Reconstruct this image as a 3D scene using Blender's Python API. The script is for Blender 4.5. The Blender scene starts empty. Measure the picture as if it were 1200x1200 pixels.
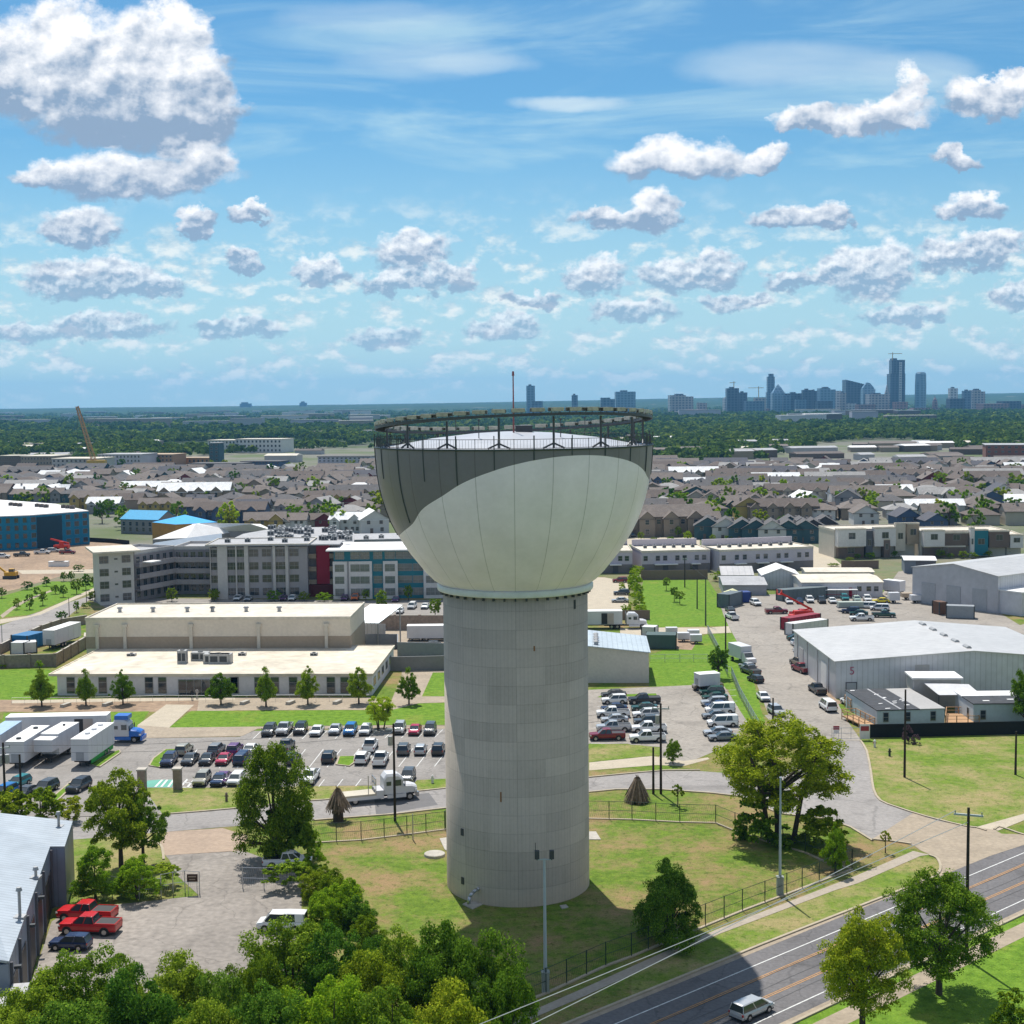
import bpy, bmesh, math, random
import numpy as np
from mathutils import Vector, Matrix
from mathutils.geometry import tessellate_polygon
R_ = random.Random(7)
C = bpy.context.scene.collection
F = 1650.0; TH = math.atan(129/F); AL = math.radians(.6); H = 50.0
def _axes():
    c, s = math.cos, math.sin
    Fw = Vector((0, c(TH), -s(TH))); U0 = Vector((0, s(TH), c(TH))); X = Vector((1, 0, 0))
    return c(AL)*X - s(AL)*U0, c(AL)*U0 + s(AL)*X, Fw
RT, UP, FW = _axes()
def ray(px, py): return RT*((px-600)/F) + UP*((600-py)/F) + FW
def P(px, py, z=0.0):                       # the point of height z seen at a place of the photograph
    d = ray(px, py); t = (z-H)/d.z; return Vector((d.x*t, d.y*t, z))
def V(px, py, y):                           # the point in the plane Y = y
    d = ray(px, py); t = y/d.y; return Vector((d.x*t, y, H+d.z*t))
def HT(px, py_base, py_top):                # height of something standing at (px, py_base)
    b = P(px, py_base); return V(px, py_top, b.y).z
def crop(ox, oy, s): return lambda x, y: (ox+x/s, oy+y/s)
cA=crop(0,440,4); cB=crop(250,440,4); cC=crop(700,420,4.8); cD=crop(950,400,4.8); cT=crop(420,430,3.243)
cE=crop(0,560,4.615); cG=crop(240,560,4); cI=crop(680,560,4.286); cJ=crop(920,560,4.286); cK=crop(0,780,4.286)
cL=crop(260,780,4.286); cM=crop(680,780,4.286); cN=crop(920,780,4.286); cO=crop(0,940,4.286); cQ=crop(260,940,4.286)
cS=crop(500,940,4.286); cW=crop(740,940,4.617); cZ=crop(940,940,4.615)
cPX=crop(0,0,1)

# ---------------------------------------------------------------- materials
_M = {}
def mat(name, col, rough=.7, var=.12, scale=.6, bump=0, metal=0, spec=.4, col2=None, scale2=None, coord='Object', detail=5, trans=0, cracks=0):
    if name in _M: return _M[name]
    m = bpy.data.materials.new(name); m.use_nodes = True; _M[name] = m
    N, L = m.node_tree.nodes, m.node_tree.links
    b = N['Principled BSDF']
    b.inputs['Roughness'].default_value = rough; b.inputs['Metallic'].default_value = metal
    b.inputs['Specular IOR Level'].default_value = spec
    tc = N.new('ShaderNodeTexCoord') if coord == 'Object' else N.new('ShaderNodeNewGeometry')
    vec = tc.outputs['Object'] if coord == 'Object' else tc.outputs['Position']
    nz = N.new('ShaderNodeTexNoise'); nz.inputs['Scale'].default_value = scale; nz.inputs['Detail'].default_value = detail
    nz.inputs['Roughness'].default_value = .62
    L.new(vec, nz.inputs['Vector'])
    rp = N.new('ShaderNodeMapRange'); rp.inputs['From Min'].default_value = .3; rp.inputs['From Max'].default_value = .7
    L.new(nz.outputs['Fac'], rp.inputs['Value'])
    mx = N.new('ShaderNodeMix'); mx.data_type = 'RGBA'; L.new(rp.outputs[0], mx.inputs['Factor'])
    c1 = tuple(c*(1-var) for c in col) if col2 is None else col
    c2 = tuple(min(1, c*(1+var)) for c in col) if col2 is None else col2
    mx.inputs['A'].default_value = (*c1, 1); mx.inputs['B'].default_value = (*c2, 1)
    out = mx.outputs['Result']
    if scale2:
        n2 = N.new('ShaderNodeTexNoise'); n2.inputs['Scale'].default_value = scale2; n2.inputs['Detail'].default_value = 4
        L.new(vec, n2.inputs['Vector'])
        r2 = N.new('ShaderNodeMapRange'); r2.inputs['From Min'].default_value = .3; r2.inputs['From Max'].default_value = .7
        r2.inputs['To Min'].default_value = 1-var; r2.inputs['To Max'].default_value = 1+var
        L.new(n2.outputs['Fac'], r2.inputs['Value'])
        m2 = N.new('ShaderNodeVectorMath'); m2.operation = 'SCALE'; L.new(out, m2.inputs[0]); L.new(r2.outputs[0], m2.inputs['Scale'])
        out = m2.outputs[0]
    if cracks:
        vo = N.new('ShaderNodeTexVoronoi'); vo.feature = 'DISTANCE_TO_EDGE'; vo.inputs['Scale'].default_value = cracks; ad = N.new('ShaderNodeVectorMath'); ad.operation = 'MULTIPLY_ADD'
        L.new(nz.outputs['Color'], ad.inputs[0]); ad.inputs[1].default_value = (5, 5, 0); L.new(vec, ad.inputs[2]); L.new(ad.outputs[0], vo.inputs['Vector'])
        mc = N.new('ShaderNodeMapRange'); L.new(vo.outputs['Distance'], mc.inputs['Value']); mc.inputs['From Min'].default_value = .004; mc.inputs['From Max'].default_value = .012; mc.inputs['To Min'].default_value = .78
        n3 = N.new('ShaderNodeTexNoise'); n3.inputs['Scale'].default_value = .35; n3.inputs['Detail'].default_value = 3; L.new(vec, n3.inputs['Vector'])     # oil and tyre stains
        m3 = N.new('ShaderNodeMapRange'); L.new(n3.outputs['Fac'], m3.inputs['Value']); m3.inputs['From Min'].default_value = .56; m3.inputs['From Max'].default_value = .68; m3.inputs['To Min'].default_value = 1; m3.inputs['To Max'].default_value = .8
        pm_ = N.new('ShaderNodeMath'); pm_.operation = 'MULTIPLY'; L.new(mc.outputs[0], pm_.inputs[0]); L.new(m3.outputs[0], pm_.inputs[1])
        sv = N.new('ShaderNodeVectorMath'); sv.operation = 'SCALE'; L.new(out, sv.inputs[0]); L.new(pm_.outputs[0], sv.inputs['Scale']); out = sv.outputs[0]
    L.new(out, b.inputs['Base Color'])
    if bump:
        bp = N.new('ShaderNodeBump'); bp.inputs['Strength'].default_value = bump; bp.inputs['Distance'].default_value = .1
        L.new(nz.outputs['Fac'], bp.inputs['Height']); L.new(bp.outputs[0], b.inputs['Normal'])
    return m
def glass(name, col, rough=.08):
    if name in _M: return _M[name]
    m = mat(name, col, rough, .15, 1.5, spec=.9); return m

# ---------------------------------------------------------------- mesh builder
class MB:
    def __init__(s): s.v = []; s.f = []; s.m = []; s.T = None; s.mi = 0
    def add(s, vs, fs, mi=None):
        n = len(s.v); T = s.T
        s.v += [tuple(T @ Vector(p)) if T is not None else tuple(p) for p in vs]
        s.f += [tuple(i+n for i in f) for f in fs]; s.m += [s.mi if mi is None else mi]*len(fs); return s
    def box(s, x0, y0, z0, x1, y1, z1, mi=None):
        return s.add([(x0,y0,z0),(x1,y0,z0),(x1,y1,z0),(x0,y1,z0),(x0,y0,z1),(x1,y0,z1),(x1,y1,z1),(x0,y1,z1)],
                     [(0,3,2,1),(4,5,6,7),(0,1,5,4),(1,2,6,5),(2,3,7,6),(3,0,4,7)], mi)
    def cbox(s, cx, cy, cz, sx, sy, sz, mi=None): return s.box(cx-sx/2,cy-sy/2,cz-sz/2,cx+sx/2,cy+sy/2,cz+sz/2,mi)
    def prism(s, poly, z0, z1, mi=None):
        n = len(poly); a = sum(poly[i][0]*poly[(i+1)%n][1]-poly[(i+1)%n][0]*poly[i][1] for i in range(n))
        if a < 0: poly = list(poly)[::-1]
        tr = tessellate_polygon([[Vector((p[0],p[1],0)) for p in poly]])
        vs = [(p[0],p[1],z0) for p in poly]+[(p[0],p[1],z1) for p in poly]
        fs = [(i,(i+1)%n,n+(i+1)%n,n+i) for i in range(n)]
        for t in tr:
            A,B,D = (poly[i] for i in t)
            if (B[0]-A[0])*(D[1]-A[1])-(B[1]-A[1])*(D[0]-A[0]) < 0: t = t[::-1]
            fs.append(tuple(i+n for i in t)); fs.append(tuple(t[::-1]))
        return s.add(vs, fs, mi)
    def tube(s, p0, p1, r0, r1=None, n=8, cap=True, mi=None):
        r1 = r0 if r1 is None else r1; p0 = Vector(p0); p1 = Vector(p1); d = (p1-p0)
        if d.length < 1e-6: return s
        q = d.to_track_quat('Z', 'Y'); vs = []
        for p, r in ((p0,r0),(p1,r1)):
            vs += [tuple(p + q @ Vector((r*math.cos(2*math.pi*i/n), r*math.sin(2*math.pi*i/n), 0))) for i in range(n)]
        fs = [(i,(i+1)%n,n+(i+1)%n,n+i) for i in range(n)]
        if cap: fs += [tuple(range(n))[::-1], tuple(range(n,2*n))]
        return s.add(vs, fs, mi)
    def bar(s, p0, p1, w, h, mi=None):
        p0 = Vector(p0); p1 = Vector(p1); d = (p1-p0).normalized(); sd = d.cross(Vector((0,0,1)))
        if sd.length < 1e-4: sd = Vector((1,0,0))
        sd = sd.normalized()*w/2; u = sd.normalized().cross(d)*h/2; vs = []
        for p in (p0,p1): vs += [p-sd-u,p+sd-u,p+sd+u,p-sd+u]
        return s.add(vs, [(0,1,5,4),(1,2,6,5),(2,3,7,6),(3,0,4,7),(3,2,1,0),(4,5,6,7)], mi)
    def pipe(s, pts, r, n=6, mi=None):
        for a, b in zip(pts, pts[1:]): s.tube(a, b, r, r, n, True, mi)
        return s
    def lathe(s, prof, n=48, mi=None, close=False):
        vs = [(r*math.cos(2*math.pi*i/n), r*math.sin(2*math.pi*i/n), z) for r, z in prof for i in range(n)]
        fs = [(k*n+i, k*n+(i+1)%n, (k+1)*n+(i+1)%n, (k+1)*n+i) for k in range(len(prof)-1) for i in range(n)]
        if close: fs += [tuple(range(n))[::-1], tuple((len(prof)-1)*n+i for i in range(n))]
        return s.add(vs, fs, mi)
    def build(s, name, mats, parent=None, smooth=False, loc=None, rz=0):
        me = bpy.data.meshes.new(name); me.from_pydata(s.v, [], s.f); me.update()
        for m in (mats if isinstance(mats, (list, tuple)) else [mats]): me.materials.append(m)
        if len(me.materials) > 1: me.polygons.foreach_set('material_index', s.m)
        if smooth: me.polygons.foreach_set('use_smooth', [True]*len(me.polygons))
        o = bpy.data.objects.new(name, me); C.objects.link(o)
        if parent is not None: o.parent = parent
        if loc is not None: o.location = loc; o.rotation_euler.z = rz
        return o
def empty(name, loc=(0,0,0), rz=0):
    o = bpy.data.objects.new(name, None); C.objects.link(o); o.location = loc; o.rotation_euler.z = rz; o.empty_display_size = .1; return o
def tag(o, label=None, cat=None, group=None, kind=None):
    if label: o['label'] = label
    if cat: o['category'] = cat
    if group: o['group'] = group
    if kind: o['kind'] = kind
    return o
KIDS = {}
def kids(o):
    if o.name not in KIDS: KIDS[o.name] = [c for c in bpy.data.objects if c.parent == o]
    return KIDS[o.name]
def dup(o, loc=None, rz=None, sc=None, label=None, cmap=None, parent=None):
    c = o.copy(); C.objects.link(c)
    if parent is not None: c.parent = parent
    if loc is not None: c.location = loc
    if rz is not None: c.rotation_euler.z = rz
    if sc is not None: c.scale = sc if isinstance(sc, (tuple, list)) else (sc,)*3
    if label: c['label'] = label
    if cmap and c.type == 'MESH':
        for i, s in enumerate(o.data.materials):
            if s and s.name in cmap:
                c.material_slots[i].link = 'OBJECT'; c.material_slots[i].material = cmap[s.name]
    for k in kids(o): dup(k, cmap=cmap, parent=c)
    return c
def hide_proto(o):          # prototypes are removed once copies are made
    for k in list(kids(o)): hide_proto(k)
    bpy.data.objects.remove(o)
def npmesh(name, v, f, mats, attr=None, smooth=False, mi=None):
    me = bpy.data.meshes.new(name); v = np.asarray(v, np.float32); f = np.asarray(f, np.int32); k = f.shape[1]
    me.vertices.add(len(v)); me.vertices.foreach_set('co', v.ravel())
    me.loops.add(f.size); me.loops.foreach_set('vertex_index', f.ravel())
    me.polygons.add(len(f)); me.polygons.foreach_set('loop_start', np.arange(0, f.size, k, dtype=np.int32))
    me.polygons.foreach_set('loop_total', np.full(len(f), k, np.int32))
    if mi is not None: me.polygons.foreach_set('material_index', np.asarray(mi, np.int32))
    if smooth: me.polygons.foreach_set('use_smooth', np.ones(len(f), bool))
    me.update(); me.validate()
    for m in (mats if isinstance(mats, (list, tuple)) else [mats]): me.materials.append(m)
    return me
def pxy(fn, pts, z=0): return [P(*fn(*p), z) for p in pts]
def sheet(name, pts, z, m, kind='structure'):
    mb = MB(); v = [(p[0], p[1], z) for p in pts]
    tr = tessellate_polygon([[Vector((p[0],p[1],0)) for p in pts]]); fs = []
    for t in tr:
        A,B,D = (pts[i] for i in t)
        fs.append(tuple(t) if (B[0]-A[0])*(D[1]-A[1])-(B[1]-A[1])*(D[0]-A[0]) > 0 else tuple(t[::-1]))
    mb.add(v, fs); o = mb.build(name, m)
    if kind: o['kind'] = kind
    return o
def strip(mb, pts, w, z0, z1, off=0, mi=None):     # a band of width w along a polyline
    pts = [Vector((p[0],p[1],0)) for p in pts]; n = len(pts); L_ = []; R2 = []
    for i, p in enumerate(pts):
        a = pts[max(i-1,0)]; b = pts[min(i+1,n-1)]; d = (b-a).normalized(); s = Vector((-d.y, d.x, 0))
        L_.append(p+s*(off+w/2)); R2.append(p+s*(off-w/2))
    for i in range(n-1):
        a,b,c,d = L_[i],R2[i],R2[i+1],L_[i+1]
        if z1 is None: mb.add([(q.x,q.y,z0) for q in (a,b,c,d)], [(0,1,2,3)], mi)
        else: mb.add([(q.x,q.y,z0) for q in (a,b,c,d)]+[(q.x,q.y,z1) for q in (a,b,c,d)], [(4,5,6,7),(0,4,7,3),(1,2,6,5),(0,1,5,4),(2,3,7,6)], mi)
    return mb
def smooth_line(pts, k=4):
    pts = [Vector((p[0],p[1],0)) for p in pts]; out = []
    for i in range(len(pts)-1):
        p0 = pts[max(i-1,0)]; p1 = pts[i]; p2 = pts[i+1]; p3 = pts[min(i+2,len(pts)-1)]
        for j in range(k):
            t = j/k; out.append(.5*((2*p1)+(p2-p0)*t+(2*p0-5*p1+4*p2-p3)*t*t+(3*p1-p0-3*p2+p3)*t**3))
    return out+[pts[-1]]
ORD = ['first','second','third','fourth','fifth','sixth','seventh','eighth','ninth','tenth','eleventh','twelfth','thirteenth','fourteenth','fifteenth','sixteenth','seventeenth','eighteenth','nineteenth','twentieth']
# ---------------------------------------------------------------- camera, sun, sky, haze
sc = bpy.context.scene
cam = bpy.data.cameras.new('camera'); co = bpy.data.objects.new('camera', cam); C.objects.link(co); sc.camera = co
cam.sensor_width = 36; cam.sensor_fit = 'HORIZONTAL'; cam.lens = 36*F/1200; cam.clip_end = 120000; cam.clip_start = 1
mw = Matrix((RT, UP, -FW)).transposed().to_4x4(); mw.translation = Vector((0, 0, H)); co.matrix_world = mw
SEL, SAZ = math.radians(62), math.radians(-15)
sdir = Vector((math.sin(SAZ)*math.cos(SEL), math.cos(SAZ)*math.cos(SEL), math.sin(SEL)))
sl = bpy.data.lights.new('sun', 'SUN'); sl.energy = 4.8; sl.angle = math.radians(.5); sl.color = (1, .95, .87)
so = bpy.data.objects.new('sun', sl); C.objects.link(so); so.rotation_euler = sdir.to_track_quat('Z', 'Y').to_euler(); so.location = (0, 0, 400)
sc.view_settings.view_transform = 'Standard'; sc.view_settings.look = 'None'; sc.view_settings.gamma = 1; sc.view_settings.exposure = .20
W = bpy.data.worlds.new('World'); sc.world = W; W.use_nodes = True
N, L = W.node_tree.nodes, W.node_tree.links; N.clear()
def nd(t, **k):
    n = N.new(t)
    for a, b in k.items(): setattr(n, a, b)
    return n
def mth(op, a, b=None, c=None, clamp=False):
    n = nd('ShaderNodeMath', operation=op, use_clamp=clamp)
    for i, x in enumerate((a, b, c)):
        if x is None: continue
        if isinstance(x, (int, float)): n.inputs[i].default_value = x
        else: L.new(x, n.inputs[i])
    return n.outputs[0]
def vm(op, a, b=None, c=None, s=None):
    n = nd('ShaderNodeVectorMath', operation=op)
    for i, x in enumerate((a, b, c)):
        if x is None: continue
        if isinstance(x, (tuple, list)): n.inputs[i].default_value = x
        else: L.new(x, n.inputs[i])
    if s is not None:
        if isinstance(s, (int, float)): n.inputs['Scale'].default_value = s
        else: L.new(s, n.inputs['Scale'])
    return n.outputs['Value'] if op in ('DOT_PRODUCT', 'LENGTH') else n.outputs[0]
def comb(x, y, z=0):
    n = nd('ShaderNodeCombineXYZ')
    for i, q in enumerate((x, y, z)):
        if isinstance(q, (int, float)): n.inputs[i].default_value = q
        else: L.new(q, n.inputs[i])
    return n.outputs[0]
def sep(v): n = nd('ShaderNodeSeparateXYZ'); L.new(v, n.inputs[0]); return n.outputs
def noise(v, s, d=4, r=.55, out='Fac', dist=0):
    n = nd('ShaderNodeTexNoise'); L.new(v, n.inputs['Vector']); n.inputs['Scale'].default_value = s
    n.inputs['Detail'].default_value = d; n.inputs['Roughness'].default_value = r; n.inputs['Distortion'].default_value = dist; return n.outputs[out]
def sstep(x, a, b, lo=0, hi=1):
    n = nd('ShaderNodeMapRange', interpolation_type='SMOOTHSTEP'); L.new(x, n.inputs['Value'])
    for k, q in (('From Min', a), ('From Max', b), ('To Min', lo), ('To Max', hi)): n.inputs[k].default_value = q
    return n.outputs[0]
def mixc(f, a, b):
    n = nd('ShaderNodeMix', data_type='RGBA'); L.new(f, n.inputs['Factor']) if not isinstance(f, (int, float)) else setattr(n.inputs['Factor'], 'default_value', f)
    for k, q in (('A', a), ('B', b)):
        if isinstance(q, tuple): n.inputs[k].default_value = (*q, 1)
        else: L.new(q, n.inputs[k])
    return n.outputs['Result']
sky = nd('ShaderNodeTexSky', sky_type='NISHITA', sun_disc=False, sun_elevation=SEL, sun_rotation=SAZ, altitude=200, air_density=1.0, dust_density=.6, ozone_density=2.2)
base = vm('MULTIPLY', sky.outputs[0], (.42, .77, .91))
tcn = nd('ShaderNodeTexCoord'); dx, dy, dz = sep(tcn.outputs['Generated'])
dyy = mth('MAXIMUM', dy, .05)
u = mth('DIVIDE', dx, dyy); v = mth('DIVIDE', dz, dyy)
vv = mth('ADD', mth('MAXIMUM', v, 0), .05)
q = comb(mth('DIVIDE', u, vv), mth('MULTIPLY', mth('LOGARITHM', vv, math.e), 1.35), 0)       # a cloud deck thinning into the distance
p2 = comb(u, mth('MULTIPLY', v, 1.25), 0); tl = sstep(v, .21, .06)
def dual(fA, sA, sB, d, r, out='Fac', o=None, p=None):
    p = p2 if p is None else p
    a = noise(p if o is None else vm('ADD', p, o), sA, d, r, out); b = noise(p if o is None else vm('ADD', p, tuple(q_*sA/sB for q_ in o)), sB, d, r, out)
    return mixc(tl, a, b) if out == 'Color' else mth('ADD', a, mth('MULTIPLY', mth('SUBTRACT', b, a), tl))
wv = vm('SUBTRACT', dual(0, 17, 50, 8, .6, 'Color'), (.5, .5, .5))
amp = mth('MULTIPLY', vv, .36)
Pq = vm('ADD', comb(u, v, v), vm('SCALE', vm('MULTIPLY', wv, (1, .75, 0)), s=amp))
Pq = comb(sep(Pq)[0], sep(Pq)[1], sep(Pq)[1])
# cumulus clouds: centre, half width, height above and below the base line (photo px), whiteness
CL = [(110,100,165,104,42,1),(10,108,110,76,36,.9),(225,125,58,85,65,.95),(90,60,60,62,30,1),(185,60,70,52,30,1),(140,135,120,60,34,.55),
 (160,208,130,46,24,.9),(60,205,60,25,15,.8),(240,200,45,40,18,.9),(95,270,55,38,22,.75),(228,262,22,22,16,.7),(292,254,30,12,8,.8),
 (108,330,95,34,22,.8),(170,340,50,22,14,.7),(375,322,40,26,18,.85),(483,296,52,34,26,.9),(470,335,65,24,14,.75),(530,325,35,18,16,.75),
 (290,305,30,16,12,.6),(800,192,92,38,16,1),(890,186,40,24,12,1),(725,252,70,18,14,.85),(765,252,40,30,22,.85),(930,258,62,24,14,.85),(975,255,24,26,12,.8),
 (960,150,50,30,10,1),(1055,125,26,48,20,1),(1030,145,70,34,16,.9),(1160,120,70,30,22,1),(1190,100,40,20,18,1),(1140,245,48,20,14,.85),(1115,195,30,14,9,.7),
 (700,325,45,28,22,.85),(790,325,45,26,20,.85),(835,318,36,30,20,.85),(1020,320,62,40,36,.9),(980,325,40,24,20,.8),(1130,300,70,28,20,.85),(1170,290,40,26,16,.8),(1190,345,30,24,18,.75),
 (590,385,50,18,14,.75),(625,352,40,12,10,.6),(450,395,50,18,14,.7),(740,365,60,18,16,.75),(860,355,50,16,14,.75),(1060,372,60,16,12,.7),(120,385,90,20,14,.6),(30,388,60,18,14,.65),(280,385,60,16,12,.6),(930,330,40,14,12,.7)]
best = None; shade = None
for cx, cy, rx, ht, hb, br in CL:
    d = ray(cx, cy); cu, cv = d.x/d.y, d.z/d.y; k = F*1.0
    sx, st, sb = k/rx, k/ht, -k/hb
    w3 = vm('MULTIPLY_ADD', Pq, (sx, st, sb), (-cu*sx, -cv*st, -cv*sb))
    w3 = vm('MAXIMUM', w3, (-99, 0, 0))
    r = vm('DOT_PRODUCT', w3, w3)
    wgt = mth('MAXIMUM', mth('SUBTRACT', 1.15, r), 0)
    s3 = vm('DOT_PRODUCT', w3, (0, 1.0, -.9))
    ws = mth('MULTIPLY', mth('ADD', s3, br-1), wgt)
    best = wgt if best is None else mth('MAXIMUM', best, wgt)
    shade = (wgt, ws) if shade is None else (mth('ADD', shade[0], wgt), mth('ADD', shade[1], ws))
hrel = mth('DIVIDE', shade[1], mth('ADD', shade[0], .001))
n1 = dual(0, 34, 90, 7, .55); n1b = dual(0, 34, 90, 7, .55, 'Fac', (.004, -.0105, 0))
relief = mth('MULTIPLY', mth('SUBTRACT', n1, n1b), 3.0)
nb = mth('SUBTRACT', dual(0, 60, 150, 6, .62), .5)
dens = sstep(mth('ADD', best, mth('MULTIPLY', nb, .75)), .12, .70)
# small clouds of the deck close to the horizon
qh = comb(u, mth('MULTIPLY', v, 1.8), 3.3)
f1 = dual(0, 24, 44, 8, .58, 'Fac', None, qh); f1b = dual(0, 24, 44, 8, .58, 'Fac', (.003, -.017, 0), qh)
d2 = mth('MULTIPLY', sstep(f1, .47, .66), sstep(v, .16, .10))
d2 = mth('MULTIPLY', d2, sstep(v, .0, .03, .3, .9))
sh2 = mth('MULTIPLY_ADD', mth('SUBTRACT', f1, f1b), 4.2, .62, clamp=True)
sh1 = mth('ADD', mth('MULTIPLY_ADD', hrel, .82, .44), relief, clamp=True)
cc1 = mixc(sh1, (2.6, 3.6, 5.0), (9.6, 9.6, 9.7)); cc2 = mixc(sh2, (3.3, 5.0, 6.2), (8.4, 8.8, 8.6))  # sunlit tops and grey-blue shaded undersides painted into the cloud colours
# thin high streaks
qs = comb(mth('MULTIPLY', u, 2.2), mth('MULTIPLY', v, 13), 1.7)
st = noise(qs, 1.9, 6, .6, dist=.6)
st = mth('MULTIPLY', sstep(st, .44, .78), .62)
veil = mth('MULTIPLY', sstep(v, .22, .0), .78)
col = mixc(mth('MAXIMUM', st, veil), base, (5.3, 7.3, 7.9))
# two lens shaped wisps
for cx, cy, rx, ry, a in [(665,121,80,11,.85),(500,70,120,26,.4),(930,75,150,30,.55),(430,20,120,20,.35),(1080,85,90,26,.45),(560,75,80,14,.4),(300,250,30,9,.5)]:
    d = ray(cx, cy); cu, cv = d.x/d.y, d.z/d.y; sx, sy = F/rx, F/ry
    w3 = vm('MULTIPLY_ADD', vm('ADD', comb(u, v, 0), vm('SCALE', vm('MULTIPLY', wv, (2, .35, 0)), s=.03)), (sx, sy, 0), (-cu*sx, -cv*sy, 0))
    r = vm('DOT_PRODUCT', w3, w3)
    al = mth('MULTIPLY', sstep(r, 1.1, .05), mth('MULTIPLY_ADD', noise(qs, 7, 4, .6), .8, .45))
    col = mixc(mth('MULTIPLY', al, a, clamp=True), col, (6.0, 7.3, 8.1))
col = mixc(d2, col, cc2)
fade = sstep(v, .0, .16, .55, 1)
col = mixc(mth('MULTIPLY', dens, fade), col, cc1)
cov = sstep(noise(comb(mth('DIVIDE', dx, mth('ADD', mth('ABSOLUTE', dz), .15)), mth('DIVIDE', dy, mth('ADD', mth('ABSOLUTE', dz), .15))), 1.1, 6, .6), .44, .62)   # unseen broken cloud added over the rest of the sky for whiter fill
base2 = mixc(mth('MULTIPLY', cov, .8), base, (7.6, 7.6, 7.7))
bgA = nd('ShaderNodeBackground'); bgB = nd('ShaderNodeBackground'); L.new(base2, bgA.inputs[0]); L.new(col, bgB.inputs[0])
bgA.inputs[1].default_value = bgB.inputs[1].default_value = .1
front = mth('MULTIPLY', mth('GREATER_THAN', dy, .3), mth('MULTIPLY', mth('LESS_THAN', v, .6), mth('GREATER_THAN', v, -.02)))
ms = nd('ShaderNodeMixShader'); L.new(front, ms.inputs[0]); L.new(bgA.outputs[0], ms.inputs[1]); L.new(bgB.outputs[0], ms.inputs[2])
wo = nd('ShaderNodeOutputWorld'); L.new(ms.outputs[0], wo.inputs[0])
W.cycles.sampling_method = 'MANUAL'; W.cycles.sample_map_resolution = 256
# haze
hz = MB().box(-16500, -300, -1.5, 16500, 16500, 330).build('haze', None); hz.data.materials.clear()
hm = bpy.data.materials.new('haze'); hm.use_nodes = True; hn = hm.node_tree.nodes; hn.clear()
pv = hn.new('ShaderNodeVolumePrincipled'); oo = hn.new('ShaderNodeOutputMaterial'); hm.node_tree.links.new(pv.outputs[0], oo.inputs['Volume'])
pv.inputs['Density'].default_value = 5.6e-5; pv.inputs['Color'].default_value = (.22, .58, 1, 1); pv.inputs['Anisotropy'].default_value = .2
hz.data.materials.append(hm); hz['kind'] = 'stuff'
# ---------------------------------------------------------------- terrain
def pos_mat(name, build):
    m = bpy.data.materials.new(name); m.use_nodes = True; _M[name] = m; build(m); return m
def grass_mat(name, g1, g2, dry, dry_lo=.5, dry_hi=.62, far=None):
    m = bpy.data.materials.new(name); m.use_nodes = True; _M[name] = m
    N, L = m.node_tree.nodes, m.node_tree.links; b = N['Principled BSDF']; b.inputs['Roughness'].default_value = .95; b.inputs['Specular IOR Level'].default_value = .1
    g = N.new('ShaderNodeNewGeometry')
    def nz(s, d=5, r=.6):
        n = N.new('ShaderNodeTexNoise'); n.inputs['Scale'].default_value = s; n.inputs['Detail'].default_value = d; n.inputs['Roughness'].default_value = r
        L.new(g.outputs['Position'], n.inputs['Vector']); return n.outputs['Fac']
    def mr(x, a, b_, lo=0, hi=1):
        n = N.new('ShaderNodeMapRange'); L.new(x, n.inputs['Value'])
        for k, q in (('From Min', a), ('From Max', b_), ('To Min', lo), ('To Max', hi)): n.inputs[k].default_value = q
        return n.outputs[0]
    def mx(f, a, b_):
        n = N.new('ShaderNodeMix'); n.data_type = 'RGBA'; L.new(f, n.inputs['Factor'])
        for k, q in (('A', a), ('B', b_)):
            if isinstance(q, tuple): n.inputs[k].default_value = (*q, 1)
            else: L.new(q, n.inputs[k])
        return n.outputs['Result']
    c = mx(mr(nz(.9, 6), .35, .65), g1, g2)
    c = mx(mr(nz(.085, 9, .8), dry_lo-.02, dry_hi+.03), c, dry)
    c = mx(mr(nz(1.3, 4, .7), .55, .66, 0, .65), c, tuple(q*.55 for q in g1))
    fine = mr(nz(6, 3), .3, .7, .78, 1.22)
    sc_ = N.new('ShaderNodeVectorMath'); sc_.operation = 'SCALE'; L.new(c, sc_.inputs[0]); L.new(fine, sc_.inputs['Scale']); c = sc_.outputs[0]
    if far:
        sp = N.new('ShaderNodeSeparateXYZ'); L.new(g.outputs['Position'], sp.inputs[0])
        c2 = mx(mr(nz(.012, 5), .42, .6), far[0], far[1])
        c = mx(mr(sp.outputs[1], 330, 460), c, c2)
        c3 = mx(mr(nz(.0035, 8, .7), .35, .65), far[2], far[3])
        c3 = mx(mr(nz(.004, 9, .75), .60, .66), c3, (.30, .27, .24))
        c = mx(mr(sp.outputs[1], 1500, 2000), c, c3)
    L.new(c, b.inputs['Base Color'])
    bp = N.new('ShaderNodeBump'); bp.inputs['Strength'].default_value = .5; bp.inputs['Distance'].default_value = .15
    L.new(nz(3.5, 5), bp.inputs['Height']); L.new(bp.outputs[0], b.inputs['Normal']); return m
GG = grass_mat('ground_grass', (.085,.145,.020), (.150,.225,.030), (.28,.195,.10), .465, .58,
               far=((.20,.19,.16), (.12,.15,.07), (.014,.036,.012), (.035,.070,.020)))
LAWN = grass_mat('lawn_grass', (.095,.185,.018), (.16,.27,.03), (.23,.25,.05), .56, .68)
DRYL = grass_mat('dry_lawn', (.105,.175,.025), (.17,.24,.035), (.31,.255,.12), .46, .57)
bm = bmesh.new()
xs = [-26000+i*0 for i in range(1)]
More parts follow.
